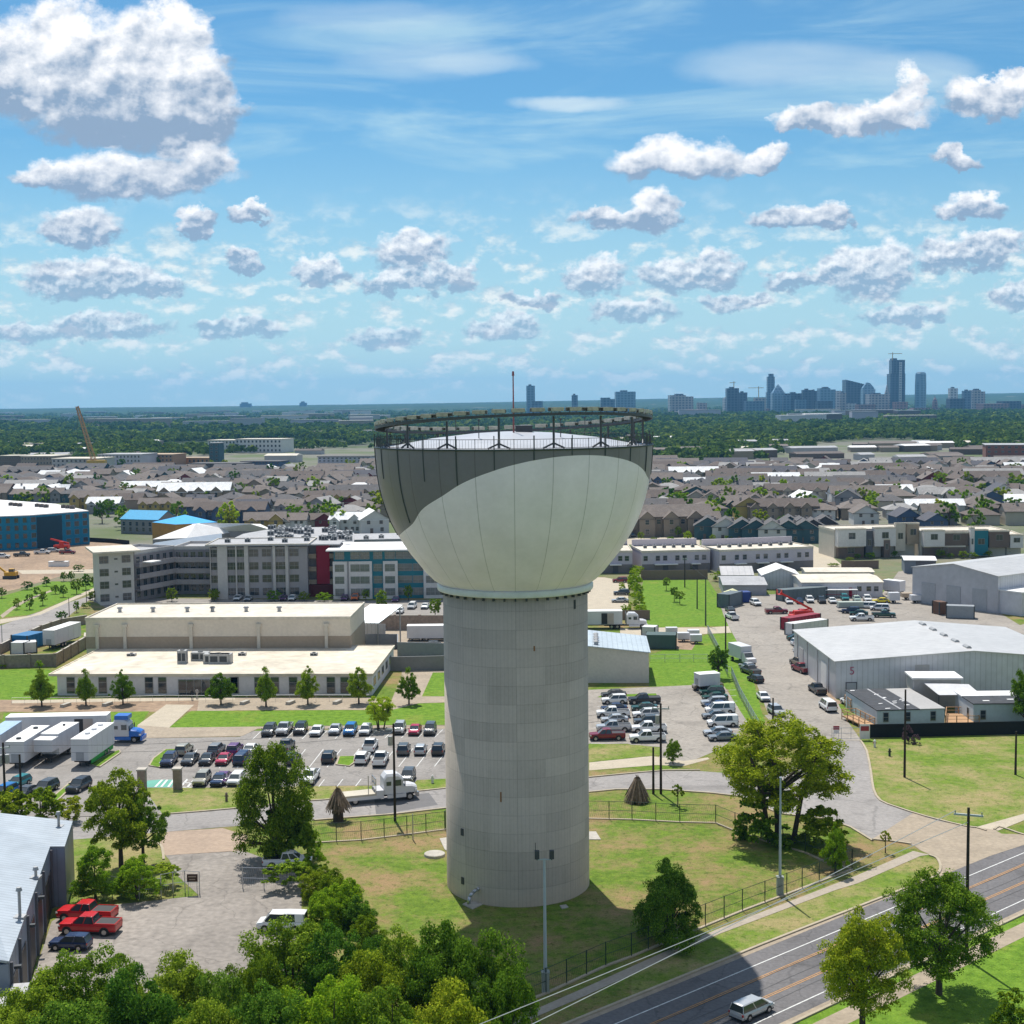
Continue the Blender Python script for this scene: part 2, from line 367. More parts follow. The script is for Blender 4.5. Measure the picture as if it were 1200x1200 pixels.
def hills(x, y):
    if y < 5200: return 0
    t = min(1, (y-5200)/6000); t = t*t*(3-2*t)
    n = math.sin(x*.00031+1.3)*.5+math.sin(x*.00083+y*.0004)*.3+math.sin(x*.0019+2.1+y*.0009)*.2
    n2 = math.sin(x*.0041+y*.0013)*.5+math.sin(x*.0093+1+y*.003)*.3
    w = .75 + .25*math.tanh((x-400)/2500)
    return t*(66+9*n+5*n2)*w*(1.0+.25*max(0, (x/max(y,1)))) 
nx = 150; ys = [-250, 0, 60, 120, 200, 300, 450, 700, 1100, 1700, 2600, 3600, 4600, 5200]
yy = 5200
while yy < 15900: yy *= 1.024; ys.append(min(yy, 16000))
vs, fs = [], []
for y in ys:
    half = max(500, min(16000, abs(y)*.75+400)) if y > 0 else 500
    for i in range(nx+1):
        x = -half+2*half*i/nx; vs.append((x, y, hills(x, y)))
for j in range(len(ys)-1):
    for i in range(nx): a = j*(nx+1)+i; fs.append((a, a+1, a+nx+2, a+nx+1))
g_ = MB().add(vs, fs).build('ground', GG, smooth=True); g_['kind'] = 'structure'
# ---------------------------------------------------------------- water tower
TY = 143.6; TX = .25
tw = tag(empty('water_tower', (TX, TY, 0)), 'tall concrete water tower with a grey and white bowl in the grass yard', 'water tower')
conc = bpy.data.materials.new('ribbed_concrete'); conc.use_nodes = True; _N = conc.node_tree.nodes; _L = conc.node_tree.links
def concrete_nodes():
    N, L = _N, _L; b = N['Principled BSDF']; b.inputs['Roughness'].default_value = .9; b.inputs['Specular IOR Level'].default_value = .2
    t = N.new('ShaderNodeTexCoord'); s = N.new('ShaderNodeSeparateXYZ'); L.new(t.outputs['Object'], s.inputs[0])
    an = N.new('ShaderNodeMath'); an.operation = 'ARCTAN2'; L.new(s.outputs[1], an.inputs[0]); L.new(s.outputs[0], an.inputs[1])
    cb = N.new('ShaderNodeCombineXYZ'); L.new(an.outputs[0], cb.inputs[0]); L.new(s.outputs[2], cb.inputs[2])
    def M(op, a, b_=None):
        n = N.new('ShaderNodeMath'); n.operation = op
        for i, x in enumerate((a, b_)):
            if x is None: continue
            if isinstance(x, (int, float)): n.inputs[i].default_value = x
            else: L.new(x, n.inputs[i])
        return n.outputs[0]
    def line(x, w):  # 1 on the line, at whole numbers of x
        f = M('FRACT', x); d = M('MINIMUM', f, M('SUBTRACT', 1, f)); return M('LESS_THAN', d, w)
    rib = line(M('MULTIPLY', an.outputs[0], 120/(2*math.pi)), .09)
    panel = line(M('MULTIPLY', an.outputs[0], 16/(2*math.pi)), .012)
    zz = M('DIVIDE', s.outputs[2], 1.85); seam = line(zz, .022)
    def nz(vec, sc_, d, sc3=(1,1,1)):
        mp = N.new('ShaderNodeMapping'); mp.inputs['Scale'].default_value = sc3; L.new(vec, mp.inputs[0])
        n = N.new('ShaderNodeTexNoise'); n.inputs['Scale'].default_value = sc_; n.inputs['Detail'].default_value = d; n.inputs['Roughness'].default_value = .65; L.new(mp.outputs[0], n.inputs['Vector']); return n.outputs['Fac']
    big = nz(cb.outputs[0], 1.0, 7, (1.2,1,.25)); streak = nz(cb.outputs[0], 1, 5, (14,1,.12)); fine = nz(t.outputs['Object'], 3, 5)
    band = N.new('ShaderNodeTexWhiteNoise'); band.noise_dimensions = '2D'; fl = M('FLOOR', zz); fa = M('FLOOR', M('MULTIPLY', an.outputs[0], 16/(2*math.pi)))
    c2 = N.new('ShaderNodeCombineXYZ'); L.new(fl, c2.inputs[0]); L.new(M('MULTIPLY', fa, .37), c2.inputs[1]); L.new(c2.outputs[0], band.inputs['Vector'])
    # one tone per lift of the formwork, brown stains running down
    v_ = M('ADD', M('MULTIPLY', band.outputs['Value'], .17), M('ADD', M('MULTIPLY', big, .34), M('ADD', M('MULTIPLY', streak, .26), M('MULTIPLY', fine, .20))))
    v_ = M('ADD', v_, .53); v_ = M('SUBTRACT', v_, M('MULTIPLY', M('MAXIMUM', 0, M('SUBTRACT', streak, .62)), 1.6)); v_ = M('SUBTRACT', v_, M('MULTIPLY', rib, .10)); v_ = M('SUBTRACT', v_, M('MULTIPLY', M('MAXIMUM', seam, panel), .13))
    mp = N.new('ShaderNodeMapRange'); L.new(s.outputs[2], mp.inputs['Value']); mp.inputs['From Min'].default_value = 2; mp.inputs['From Max'].default_value = 0; 
    col = N.new('ShaderNodeMix'); col.data_type = 'RGBA'; L.new(M('MULTIPLY', mp.outputs[0], .6), col.inputs['Factor']); col.inputs['A'].default_value = (.51,.44,.37,1); col.inputs['B'].default_value = (.60,.48,.37,1)
    sc_ = N.new('ShaderNodeVectorMath'); sc_.operation = 'SCALE'; L.new(col.outputs['Result'], sc_.inputs[0]); L.new(v_, sc_.inputs['Scale']); L.new(sc_.outputs[0], b.inputs['Base Color'])
    hgt = M('SUBTRACT', M('MULTIPLY', fine, .3), M('MAXIMUM', rib, seam)); bp = N.new('ShaderNodeBump'); bp.inputs['Strength'].default_value = .6; bp.inputs['Distance'].default_value = .04; L.new(hgt, bp.inputs['Height']); L.new(bp.outputs[0], b.inputs['Normal'])
concrete_nodes()
RC = 7.42
MB().lathe([(RC,-.3),(RC,31.0),(RC-.3,31.0)], 128).build('column', conc, tw, True)
# bowl profile from the photograph: half widths at heights
def halfw(py, px): return V(px, py, TY).x-TX
RB = 14.1
prof = [(7.75,31.6)]
for z, r in ((32.0,8.35),(32.8,9.15),(33.8,9.95),(34.8,10.75),(35.8,11.4),(36.9,12.05),(38,12.6),(39.2,13.05),(40.4,13.42),(41.6,13.7),(42.8,13.9),(44.2,14.02),(45.55,14.1)): prof.append((r, z))
bowl = bpy.data.materials.new('bowl_paint'); bowl.use_nodes = True
def bowl_nodes():
    N, L = bowl.node_tree.nodes, bowl.node_tree.links; b = N['Principled BSDF']; b.inputs['Roughness'].default_value = .32; b.inputs['Specular IOR Level'].default_value = .45
    t = N.new('ShaderNodeTexCoord'); s = N.new('ShaderNodeSeparateXYZ'); L.new(t.outputs['Object'], s.inputs[0])
    def M(op, a, b_=None):
        n = N.new('ShaderNodeMath'); n.operation = op
        for i, x in enumerate((a, b_)):
            if x is None: continue
            if isinstance(x, (int, float)): n.inputs[i].default_value = x
            else: L.new(x, n.inputs[i])
        return n.outputs[0]
    # the white field is cut by two tilted planes
    def nz(sc_, d=5):
        n = N.new('ShaderNodeTexNoise'); n.inputs['Scale'].default_value = sc_; n.inputs['Detail'].default_value = d; L.new(t.outputs['Object'], n.inputs['Vector']); return n.outputs['Fac']
    an = M('ARCTAN2', s.outputs[0], M('MULTIPLY', s.outputs[1], -1))      # 0 towards the camera, + to the right
    cv = N.new('ShaderNodeFloatCurve'); c = cv.mapping.curves[0]
    # height of the paint line against the angle: (-180..180 deg) -> (30..46 m)
    pts = PAINT
    while len(c.points) > 2: c.points.remove(c.points[1])
    c.points[0].location = ((pts[0][0]+180)/360, (pts[0][1]-30)/16); c.points[1].location = ((pts[-1][0]+180)/360, (pts[-1][1]-30)/16)
    for a, z in pts[1:-1]: c.points.new((a+180)/360, (z-30)/16)
    cv.mapping.update(); L.new(M('DIVIDE', M('ADD', an, math.pi), 2*math.pi), cv.inputs['Value'])
    zl = M('ADD', M('MULTIPLY', cv.outputs[0], 16), 30)
    fac = M('GREATER_THAN', s.outputs[2], zl)
    mx = N.new('ShaderNodeMix'); mx.data_type = 'RGBA'; L.new(fac, mx.inputs['Factor']); mx.inputs['A'].default_value = (.86,.79,.87,1); mx.inputs['B'].default_value = (.175,.17,.20,1)
    f = M('FRACT', M('MULTIPLY', an, 24/(2*math.pi))); sm = M('LESS_THAN', M('MINIMUM', f, M('SUBTRACT', 1, f)), .012)
    va = M('ADD', M('MULTIPLY', nz(.35), .30), M('ADD', M('MULTIPLY', nz(2.2), .12), .79)); va = M('SUBTRACT', va, M('MULTIPLY', sm, .34))
    sc_ = N.new('ShaderNodeVectorMath'); sc_.operation = 'SCALE'; L.new(mx.outputs['Result'], sc_.inputs[0]); L.new(va, sc_.inputs['Scale']); L.new(sc_.outputs[0], b.inputs['Base Color'])
# paint line measured on the photograph -> angle/height on the bowl
def bowl_r(z):
    for (r0,z0),(r1,z1) in zip(prof, prof[1:]):
        if z0 <= z <= z1: return r0+(r1-r0)*(z-z0)/(z1-z0)
    return RB
PAINT = []
for x, y in ((188,612),(250,535),(320,490),(400,440),(500,400),(600,370),(700,350),(800,338),(900,336),(980,345),(1040,362),(1080,388),(1100,420)):
    px, py = cT(x, y); d = ray(px, py); o = Vector((0,0,H)); best_ = None
    for k in range(4000):                  # first meeting of the line of sight with the bowl
        t_ = 125+k*.01; p = o+d*(t_/d.y); rr = math.hypot(p.x-TX, p.y-TY)
        if 31 < p.z < 45.6 and rr <= bowl_r(p.z): best_ = p; break
    if best_ is None: continue
    PAINT.append((math.degrees(math.atan2(best_.x-TX, -(best_.y-TY))), best_.z))
PAINT = sorted(PAINT)
PAINT = [(-180, 37), (-150, 34), (-112, PAINT[0][1]-2.6), *PAINT, (120, 40.5), (150, 42), (180, 42.5)]
PAINT = [p for i, p in enumerate(PAINT) if i == 0 or p[0] > PAINT[i-1][0]+.5]
bowl_nodes()
MB().lathe(prof, 144).build('tank', bowl, tw, True)
wpaint = mat('white_paint', (.66,.68,.66), .4, .08, .8)
MB().lathe([(7.4,30.95),(7.95,30.95),(8.0,31.05),(8.0,31.45),(7.9,31.6),(7.4,31.6)], 128).build('neck_ring', wpaint, tw, True)
dk = mat('dark_steel', (.05,.055,.06), .55, .15, 2)
b0 = MB().box(RC-.02,-.07,30.62,RC+.34,.07,30.95).build('bracket', dk, tw)
for i in range(1, 44): b1 = b0.copy(); C.objects.link(b1); b1.rotation_euler.z = 2*math.pi*i/44
# vertical weld ribs on the grey wall
g2 = mat('grey_cladding', (.045,.06,.062), .5, .12, 1)
for i in range(24):
    a = 2*math.pi*(i+.5)/24-math.pi/2; full = i % 2 == 0; mb = MB()
    pr = [p for p in prof if p[1] >= (42.4 if not full else 37.5)]
    if math.sin(a) > .5: continue
    lim = None
    ang = math.degrees(math.atan2(math.cos(a), -math.sin(a)))
    zl = 30
    for (a0,z0),(a1,z1) in zip(PAINT, PAINT[1:]):
        if a0 <= ang <= a1: zl = z0+(z1-z0)*(ang-a0)/(a1-a0)
    zs = max(zl+.05, 42.6 if not full else 31.8); zz = [zs+k*(46.9-zs)/8 for k in range(9)]
    for z0, z1 in zip(zz, zz[1:]):
        r0, r1 = bowl_r(min(z0,45.5))+.03, bowl_r(min(z1,45.5))+.03
        mb.tube((r0*math.cos(a), r0*math.sin(a), z0), (r1*math.cos(a), r1*math.sin(a), z1), .065 if full else .05, n=6)
    mb.build('rib', g2, tw)
# deck roof, low dome
rf = mat('deck_white', (.42,.43,.46), .4, .1, .4)
MB().lathe([(14.1,45.55),(13.6,45.6),(13.2,45.5),(12.3,45.65),(8.5,46.35),(4,46.85),(1.2,47.0),(0.01,47.03)], 96).build('deck_roof', rf, tw, True)
MB().lathe([(14.12,45.5),(14.2,45.5),(14.2,45.66),(14.0,45.66)], 128).build('rim_angle', g2, tw, True)
# railing
mb = MB(); rr = 13.95
for i in range(48):
    a = 2*math.pi*i/48; mb.tube((rr*math.cos(a), rr*math.sin(a), 45.6), (rr*math.cos(a), rr*math.sin(a), 46.6), .035, n=5)
for i in range(288):
    a = 2*math.pi*i/288; mb.tube((rr*math.cos(a), rr*math.sin(a), 45.75), (rr*math.cos(a), rr*math.sin(a), 46.5), .016, n=3, cap=False)
for z in (45.72, 46.55):
    for i in range(96):
        a, b = 2*math.pi*i/96, 2*math.pi*(i+1)/96; mb.tube((rr*math.cos(a), rr*math.sin(a), z), (rr*math.cos(b), rr*math.sin(b), z), .028, n=4, cap=False)
mb.build('railing', dk, tw)
# tilted light ring on posts
ring_r = 13.6
def ring_z(a):   # a: 0 = +X; high towards the camera and the right
    return 47.78-1.0*math.sin(a)+.42*math.cos(a)
NP = 16
steel = mat('ring_steel', (.075,.08,.09), .45, .12, 2, metal=.4)
for i in range(NP):
    a = 2*math.pi*(i+.5)/NP-math.pi/2+.09; r = 13.1; zt = ring_z(a)-.2; mb = MB()
    p = Vector((r*math.cos(a), r*math.sin(a), 0)); mb.tube(p+Vector((0,0,45.7)), p+Vector((0,0,zt)), .11, n=8)
    t_ = Vector((-math.sin(a), math.cos(a), 0))
    for s_ in (-1, 1): mb.bar(p+t_*s_*1.05+Vector((0,0,45.68)), p+Vector((0,0,46.15)), .1, .16)
    mb.build('post', steel, tw)
mb = MB(); NS = 96
for rr2, h2 in ((13.05,.16),(14.05,.16)):
    for i in range(NS):
        a, b = 2*math.pi*i/NS, 2*math.pi*(i+1)/NS
        mb.bar((rr2*math.cos(a), rr2*math.sin(a), ring_z(a)), (rr2*math.cos(b), rr2*math.sin(b), ring_z(b)), .09, .26)
for i in range(NS):
    a = 2*math.pi*i/NS; mb.bar((13.05*math.cos(a), 13.05*math.sin(a), ring_z(a)+.06), (14.05*math.cos(a), 14.05*math.sin(a), ring_z(a)+.06), .06, .08)
for i in range(NS):
    a, b = 2*math.pi*i/NS, 2*math.pi*(i+1)/NS; q_ = []
    for r, aa in ((13.1,a),(14.0,a),(14.0,b),(13.1,b)): q_.append((r*math.cos(aa), r*math.sin(aa), ring_z(aa)+.1))
    mb.add(q_, [(0,1,2,3)])
mb.build('ring_beam', steel, tw)
pm = mat('lamp_panel', (.42,.40,.33), .5, .3, 3)
for i in range(48):
    a = 2*math.pi*i/48+.03; root = MB(); z = ring_z(a)
    T = Matrix.Translation((13.6*math.cos(a), 13.6*math.sin(a), z+.12)) @ Matrix.Rotation(a, 4, 'Z')
    root.T = T; root.box(-.05,-.48,.1,.05,.48,.14, 0); root.box(-.45,-.60,.42,.45,.60,.49, 0)
    for yy_ in (-.36,.36): root.bar((-.2,yy_,0),(0,yy_,.32),.05,.05,1)
    root.box(-.5,-.62,.12,-.44,.62,.46, 0); root.box(.44,-.62,.14,.5,.62,.46,0)
    o = root.build('ring_lamp', [pm, steel], tw)
# mast, hatch
MB().tube((0,-2.3,46.9),(0,-2.3,52.6),.09,.06).tube((0,-2.3,52.6),(0,-2.3,53.05),.13,.09,8).build('mast', mat('red_mast', (.25,.08,.08), .6), tw)
MB().box(.2,-1.4,46.8,1.9,.2,47.55).box(.15,-1.45,47.55,1.95,.25,47.62).build('roof_hatch', steel, tw)
for k, (x, y) in enumerate(((-3.4,-6.2),(4.6,-5.4),(-6,3),(7.5,4.5))):
    MB().tube((x,y,46.0),(x,y,48.2),.05,.04).tube((x,y,48.2),(x,y,48.35),.12,.12,6).build('antenna', steel, tw)
# fittings on the column
for px, py in ((541.5,975),(542,1032)):
    d = ray(px, py); x = V(px, py, TY-6).x; a = math.asin((x-TX)/RC); z = V(px, py, TY-RC*math.cos(a)).z
    T = Matrix.Translation((RC*math.sin(a), -RC*math.cos(a), z)) @ Matrix.Rotation(a, 4, 'Z')
    mb = MB(); mb.T = T; mb.box(-.18,-.1,-.35,.18,.05,.35); mb.build('vent', dk, tw)
a = math.asin((V(673,698,TY-4.4).x-TX)/RC); mb = MB(); mb.T = Matrix.Translation((RC*math.sin(a), -RC*math.cos(a), 0)) @ Matrix.Rotation(a, 4, 'Z'); mb.box(-.12,-.1,29.4,.12,.05,30.3).build('vent', dk, tw)
rust = mat('rust', (.28,.13,.05), .9)
for px, py, h_ in ((587,934,.5),(626,760,.25)):
    x = V(px, py, TY-7).x; a = math.asin((x-TX)/RC); z = V(px, py, TY-RC*math.cos(a)).z
    mb = MB(); mb.T = Matrix.Translation((RC*math.sin(a), -RC*math.cos(a), z)) @ Matrix.Rotation(a, 4, 'Z'); mb.box(-.07,-.03,-h_,.07,.05,h_); mb.build('rust_stain', rust, tw)
# overflow pipe and its splash pad
x0 = V(561, 1042, TY-6).x-TX; a = math.asin(x0/RC); p0 = Vector((RC*math.sin(a), -RC*math.cos(a), 1.55)); n_ = Vector((math.sin(a), -math.cos(a), 0))
galv = mat('galvanised', (.45,.47,.5), .35, .1, 3, metal=.7)
side = Vector((-.55,-.5,0)); pts = [p0-n_*.1, p0+n_*.25, p0+n_*.4+side*.5+Vector((0,0,-.12)), p0+n_*.6+side+Vector((0,0,-.45)), p0+n_*.7+side*1.1+Vector((0,0,-1.15))]
MB().pipe(pts, .17, 10).build('overflow_pipe', galv, tw, True)
cpad = mat('pad_concrete', (.42,.39,.34), .9, .15, 1.5)
def pad(name, fn, q, label, h=.08):
    pts = pxy(fn, q); c = sum(pts, Vector())/len(pts); o = MB().prism([(p.x-c.x, p.y-c.y) for p in pts], -.05, h).build(name, cpad, loc=(c.x, c.y, 0)); return tag(o, label, 'slab')
pad('splash_pad', cS, [(180,515),(230,492),(288,512),(230,540)], 'grey concrete splash pad under the overflow pipe of the water tower')
pad('utility_slab', cS, [(65,185),(100,180),(100,245),(90,240)], 'pale concrete slab against the left foot of the water tower')
pad('utility_slab', cS, [(812,150),(850,150),(875,190),(812,190)], 'pale concrete slab against the right foot of the water tower')
pad('utility_cover', cS, [(545,510),(585,500),(590,515),(555,523)], 'small square cover in the tower shadow nearer the street lamp')
pad('utility_cover', cS, [(668,522),(700,517),(712,530),(680,538)], 'small square cover in the tower shadow right of the street lamp')
c = P(*cS(40,268)); tag(MB().lathe([(0.01,.3),(1.05,.3),(1.15,.25),(1.2,-.02)][::-1], 28).build('manhole_slab', cpad, loc=(c.x,c.y,0)), 'round concrete manhole slab in the grass left of the tower', 'manhole')
# ---------------------------------------------------------------- ground sheets
asph = mat('asphalt_lot', (.255,.235,.215), .9, .13, .16, scale2=2.5, coord='P', bump=.1, cracks=.14)
asph2 = mat('asphalt_yard', (.29,.26,.225), .9, .14, .09, scale2=1.6, coord='P', cracks=.10)
asphR = mat('asphalt_road', (.14,.133,.135), .88, .16, .12, scale2=3, coord='P', bump=.1, cracks=.16)
street = mat('street_paving', (.28,.26,.245), .9, .12, .1, scale2=2, coord='P', cracks=.12)
concr = mat('pale_concrete', (.44,.38,.29), .9, .1, .5, scale2=3, coord='P')
tanc = mat('tan_concrete', (.33,.27,.20), .9, .14, .3, scale2=2, coord='P')
dirt = mat('bare_earth', (.30,.21,.14), .95, .25, .08, scale2=.9, coord='P')
kerbm = mat('kerb_concrete', (.40,.34,.25), .9, .12, 1, coord='P')
wline = mat('white_line', (.62,.62,.6), .8, .2, 3, coord='P')
oline = mat('orange_line', (.50,.26,.09), .8, .2, 3, coord='P')
Z0, Z1, Z2, Z3, Z4 = .01, .016, .022, .03, .038
def kerb(pts, w=.28, h=.14, name='kerb', k=1, m=None):
    if k > 1: pts = smooth_line(pts, k)
    o = strip(MB(), pts, w, -.02, h).build(name, m or kerbm); o['kind'] = 'structure'; return o
# main road: axis fitted to its painted edge line
a_, b_ = P(*cW(0,1165)), P(*cZ(1200,275)); dR = (b_-a_).normalized(); nR = Vector((dR.y, -dR.x, 0))   # nR towards the camera side
def rd(along, off): return a_+dR*along+nR*off
def off(fn, x, y): p = P(*fn(x, y)); return (p-a_).dot(nR)
offs = dict(kerbN=off(cZ,400,520), kerbN2=off(cW,580,835), o1=off(cZ,940,455), o1b=off(cW,600,985), o2=off(cZ,960,540), w2=off(cZ,970,635), kS=off(cZ,1200,600), pvN=off(cW,460,690), pvN2=off(cW,480,715), pvS=off(cZ,1200,650))
kN = (offs['kerbN']+offs['kerbN2'])/2; 
LA, LB = -110, 130
def band(o0, o1, z, m, name='road', l0=LA, l1=LB):
    return sheet(name, [rd(l0,o0), rd(l0,o1), rd(l1,o1), rd(l1,o0)], z, m)
kS = offs['kS']
band(kN, kS, Z1, asphR)
g1 = band(kN+.0, kN+.55, Z2, tanc, 'gutter'); g2_ = band(kS-.55, kS, Z2, tanc, 'gutter')
o1 = (offs['o1']+offs['o1b'])/2; o2 = offs['o2']
mk = MB()
for o_, w_ in ((0,.13),(offs['w2'],.13)): strip(mk, [rd(LA,o_), rd(LB,o_)], w_, Z3, None)
tag(mk.build('road_marking', wline), kind='structure')
mk = MB()
for o_ in (o1-.1, o1+.13, o2-.1, o2+.13): strip(mk, [rd(LA,o_), rd(LB,o_)], .09, Z3, None)
tag(mk.build('road_marking', oline), kind='structure')
seam_m = mat('tar_seam', (.05,.05,.05), .7)
mk = MB()
for o_ in (.0+2.2, (o1+o2)/2+.3, offs['w2']-1.7):
    pts = [rd(LA+i*3, o_+.06*math.sin(i*1.3)) for i in range(80)]; strip(mk, pts, .05, Z3, None)
tag(mk.build('road_seam', seam_m), kind='structure')
# south verge and pavement
band(kS+.3, kS+60, Z0, LAWN, 'lawn', -60, 130)
band(offs['pvS'], offs['pvS']+1.9, Z2, tanc, 'sidewalk')
kerb([rd(LA,kS+.14), rd(LB,kS+.14)])
# north verge kerb: to the corner, round it, along the side street
corner = [P(*cZ(560,468)), P(*cZ(640,432)), P(*cZ(700,412)), P(*cZ(738,385)), P(*cZ(748,345)), P(*cZ(728,305)), P(*cZ(690,290))]
kerb([rd(LA,kN-.14)]+[rd(x,kN-.14) for x in (-60,-20,0,20)]+smooth_line(corner,3))
# pavement north
pv = [P(*cS(380,1114)), P(*cS(800,930)), P(*cS(1200,750)), P(*cW(460,690)), P(*cW(1108,440)), P(*cZ(300,395)), P(*cZ(600,265)), P(*cZ(690,285)), P(*cZ(640,292)), P(*cZ(300,440)), P(*cW(1108,475)), P(*cW(480,712)), P(*cS(1200,790)), P(*cS(800,972)), P(*cS(500,1100))]
pv = [pv[0]+(pv[0]-pv[1])*.6]+pv+[pv[-1]+(pv[0]-pv[1])*.6]
sheet('sidewalk', pv, Z2, mat('sidewalk_concrete', (.36,.31,.25), .9, .1, .6, scale2=3, coord='P'))
# intersection apron and the side street
apron = pxy(cZ, [(590,225),(640,262),(700,290),(732,306),(750,345),(742,385),(700,415),(760,400),(900,330),(1200,232),(1500,120),(1500,60),(1200,175),(1080,172),(1040,150),(900,130),(740,105),(600,60),(380,200)])
sheet('intersection', apron, Z2+.003, tanc)
top = [cK(-400,770), cK(820,752), cK(1200,718), cL(450,680), cL(665,665), cL(1120,618), cM(45,565), cM(300,540), cM(420,530), cM(600,530), cM(730,540), cM(900,545), cM(1100,500), cN(150,540), cN(240,380), cN(380,380), cN(410,430), cN(430,540), cN(445,625), cN(480,680), cN(560,712), cN(700,757), cN(900,807)]
bot = [cZ(600,235), cZ(500,210), cZ(380,200), cN(440,878), cN(330,810), cN(210,768), cM(1000,740), cM(800,655), cM(650,638), cM(400,622), cM(180,622), cM(45,635), cL(1120,715), cL(860,745), cL(460,777), cL(0,812), cK(840,835), cK(300,880), cK(-400,960)]
sheet('road', [P(*p) for p in top+bot], Z1, street)
sheet('road', pxy(cL, [(765,668),(1040,640),(1085,700),(775,752)]), Z2, mat('asphalt_patch', (.15,.145,.145), .9, .1, .5, coord='P'))
kerb([P(*p) for p in (cK(780,752), cK(1000,735), cK(1200,717), cL(250,700), cL(450,680), cL(665,665), cL(1120,618), cM(45,562), cM(300,538), cM(420,528), cM(600,526))])
kerb([P(*p) for p in (cN(378,378), cN(410,430), cN(432,540), cN(445,625), cN(480,680), cN(560,712), cN(700,757), cN(900,807), cN(960,815), cN(1010,830))], k=2)
kerb(pxy(cZ, [(1040,150),(1065,135),(1130,155),(1200,178),(1330,200)]), k=2)
sheet('sidewalk', pxy(cN, [(960,812),(1200,745),(1500,660),(1500,690),(1200,778),(1070,830)]), Z3, concr)
kerb([P(*p) for p in (cL(460,779), cL(860,748), cL(1120,718), cM(45,637), cM(180,624), cM(400,624), cM(650,641), cM(800,658), cM(1000,745), cN(210,772), cN(330,814), cN(440,882), cZ(380,203), cZ(500,214), cZ(590,228))])
# dry grass field right of the side street, lawn strips
sheet('lawn', pxy(cN, [(385,380),(430,470),(448,600),(480,672),(700,752),(900,803),(1000,805),(1200,745),(1700,600),(1700,340),(1190,335)]), Z0, DRYL)
sheet('lawn', [P(*p) for p in (cW(0,915), cW(480,714), cW(1108,478), cZ(300,442), cZ(640,294), cZ(725,310), cZ(742,345), cZ(730,385), cZ(640,430), cW(1108,625), cW(580,830), cW(300,955), cW(0,1110))], Z0, DRYL)
sheet('lawn', pxy(cM, [(45,392),(300,400),(410,415),(405,450),(45,485)]), Z1+.01, DRYL)
sheet('driveway', pxy(cM, [(45,487),(360,455),(520,480),(640,462),(650,470),(520,505),(380,500),(45,527)]), Z2, concr)
# parking lot right of the tower
pk = [cM(20,125), cM(45,122), cM(570,98), cM(720,100), cM(740,130), cM(850,300), cM(820,330), cM(700,420), cM(560,480), cM(380,500), cM(410,420), cM(410,410), cM(260,400), cM(240,392), cM(20,395)]
sheet('parking_lot', [P(*p) for p in pk], Z1, asph2)
sheet('lawn', pxy(cM, [(85,160),(110,148),(380,140),(385,150),(180,158)]), Z3, LAWN)
# the yard and its lane behind the gate
yard = [cI(640,755+10), cI(740,755), cI(775,800), cI(850,940), cI(940,1190), cM(940,280), cM(1100,300), cM(1200,520), cN(150,540), cN(240,380), cN(385,380), cN(340,330), cN(250,180), cJ(255,1110), cJ(100,920), cJ(110,760), cJ(420,745), cJ(700,730), cJ(1000,740), cJ(1200,800), cJ(1500,800), cJ(1500,600), cJ(880,640), cJ(880,500), cJ(860,400), cJ(560,480), cJ(490,580), cJ(300,585), cJ(0,580), cI(900,600), cI(740,610), cI(700,640), cI(640,560), cI(745,745)]
yard = [cI(745,745), cI(775,800), cI(850,940), cI(945,1190), cM(925,250), cM(1200,520), cN(150,540), cN(240,380), cN(385,380), cN(300,260), cJ(255,1110), cJ(100,920), cJ(110,760), cJ(1060,770), cJ(1500,830), cJ(1500,640), cJ(1180,740), cJ(880,560), cJ(870,440), cJ(570,470), cJ(490,580), cJ(0,580), cI(760,600), cI(690,600), cI(720,690)]
sheet('yard_paving', [P(*p) for p in yard], Z1, asph2)
sheet('path', pxy(cI, [(300,752),(640,752),(745,745),(760,778),(600,785),(480,790),(200,800),(200,755)]), Z1+.003, concr)
sheet('gravel_pad', pxy(cI, [(470,785),(600,785),(600,800),(560,865),(470,860)]), Z2+.003, dirt)
sheet('kerb_strip', pxy(cJ, [(100,920),(255,1112),(300,1130),(250,1140),(60,900)]), Z2, dirt)
# long lawn between the hedge and the poles, lawns round the shed
sheet('lawn', pxy(cI, [(315,515),(640,512),(700,600),(745,745),(345,752),(300,640)]), Z0, LAWN)
sheet('lawn', pxy(cI, [(350,890),(640,785),(770,785),(850,940),(915,1190),(930,1230),(860,1290),(810,1190),(740,1060),(570,1045),(345,1050)]), Z0, LAWN)
# car park by the hedge (left of the lawn)
sheet('parking_lot', pxy(cI, [(-400,490),(120,500),(240,520),(240,650),(200,665),(-400,680)]), Z1, concr)
# office: plots in front
sheet('lawn', [P(*p) for p in (cE(-200,1040), cE(260,1035), cE(310,1060), cE(310,1240), cE(-200,1240))], Z0, LAWN)
sheet('path', pxy(cK, [(-300,172),(290,172),(830,160),(1180,160),(1180,228),(760,232),(-300,232)]), Z1, dirt)
sheet('path', [P(*p) for p in (cK(1000,160), cL(740,160), cL(850,180), cL(900,60), cL(905,25), cL(1300,25), cL(1300,185), cL(1120,185), cL(985,190), cL(860,222), cL(0,225), cK(1180,228), cK(990,228))], Z1+.003, tanc)
sheet('path', pxy(cK, [(60,190),(830,178),(1180,172),(1180,160),(820,160),(60,176)]), Z3, concr)
sheet('lawn', pxy(cK, [(20,240),(750,230),(700,300),(690,310),(0,330)]), Z2, LAWN)
sheet('lawn', [P(*p) for p in (cK(960,228), cL(850,224), cL(990,190), cL(1300,186), cL(1300,298), cL(880,298), cK(850,312))], Z2, LAWN)
sheet('lawn', pxy(cL, [(1060,35),(1300,35),(1300,155),(1005,155)]), Z2, LAWN)
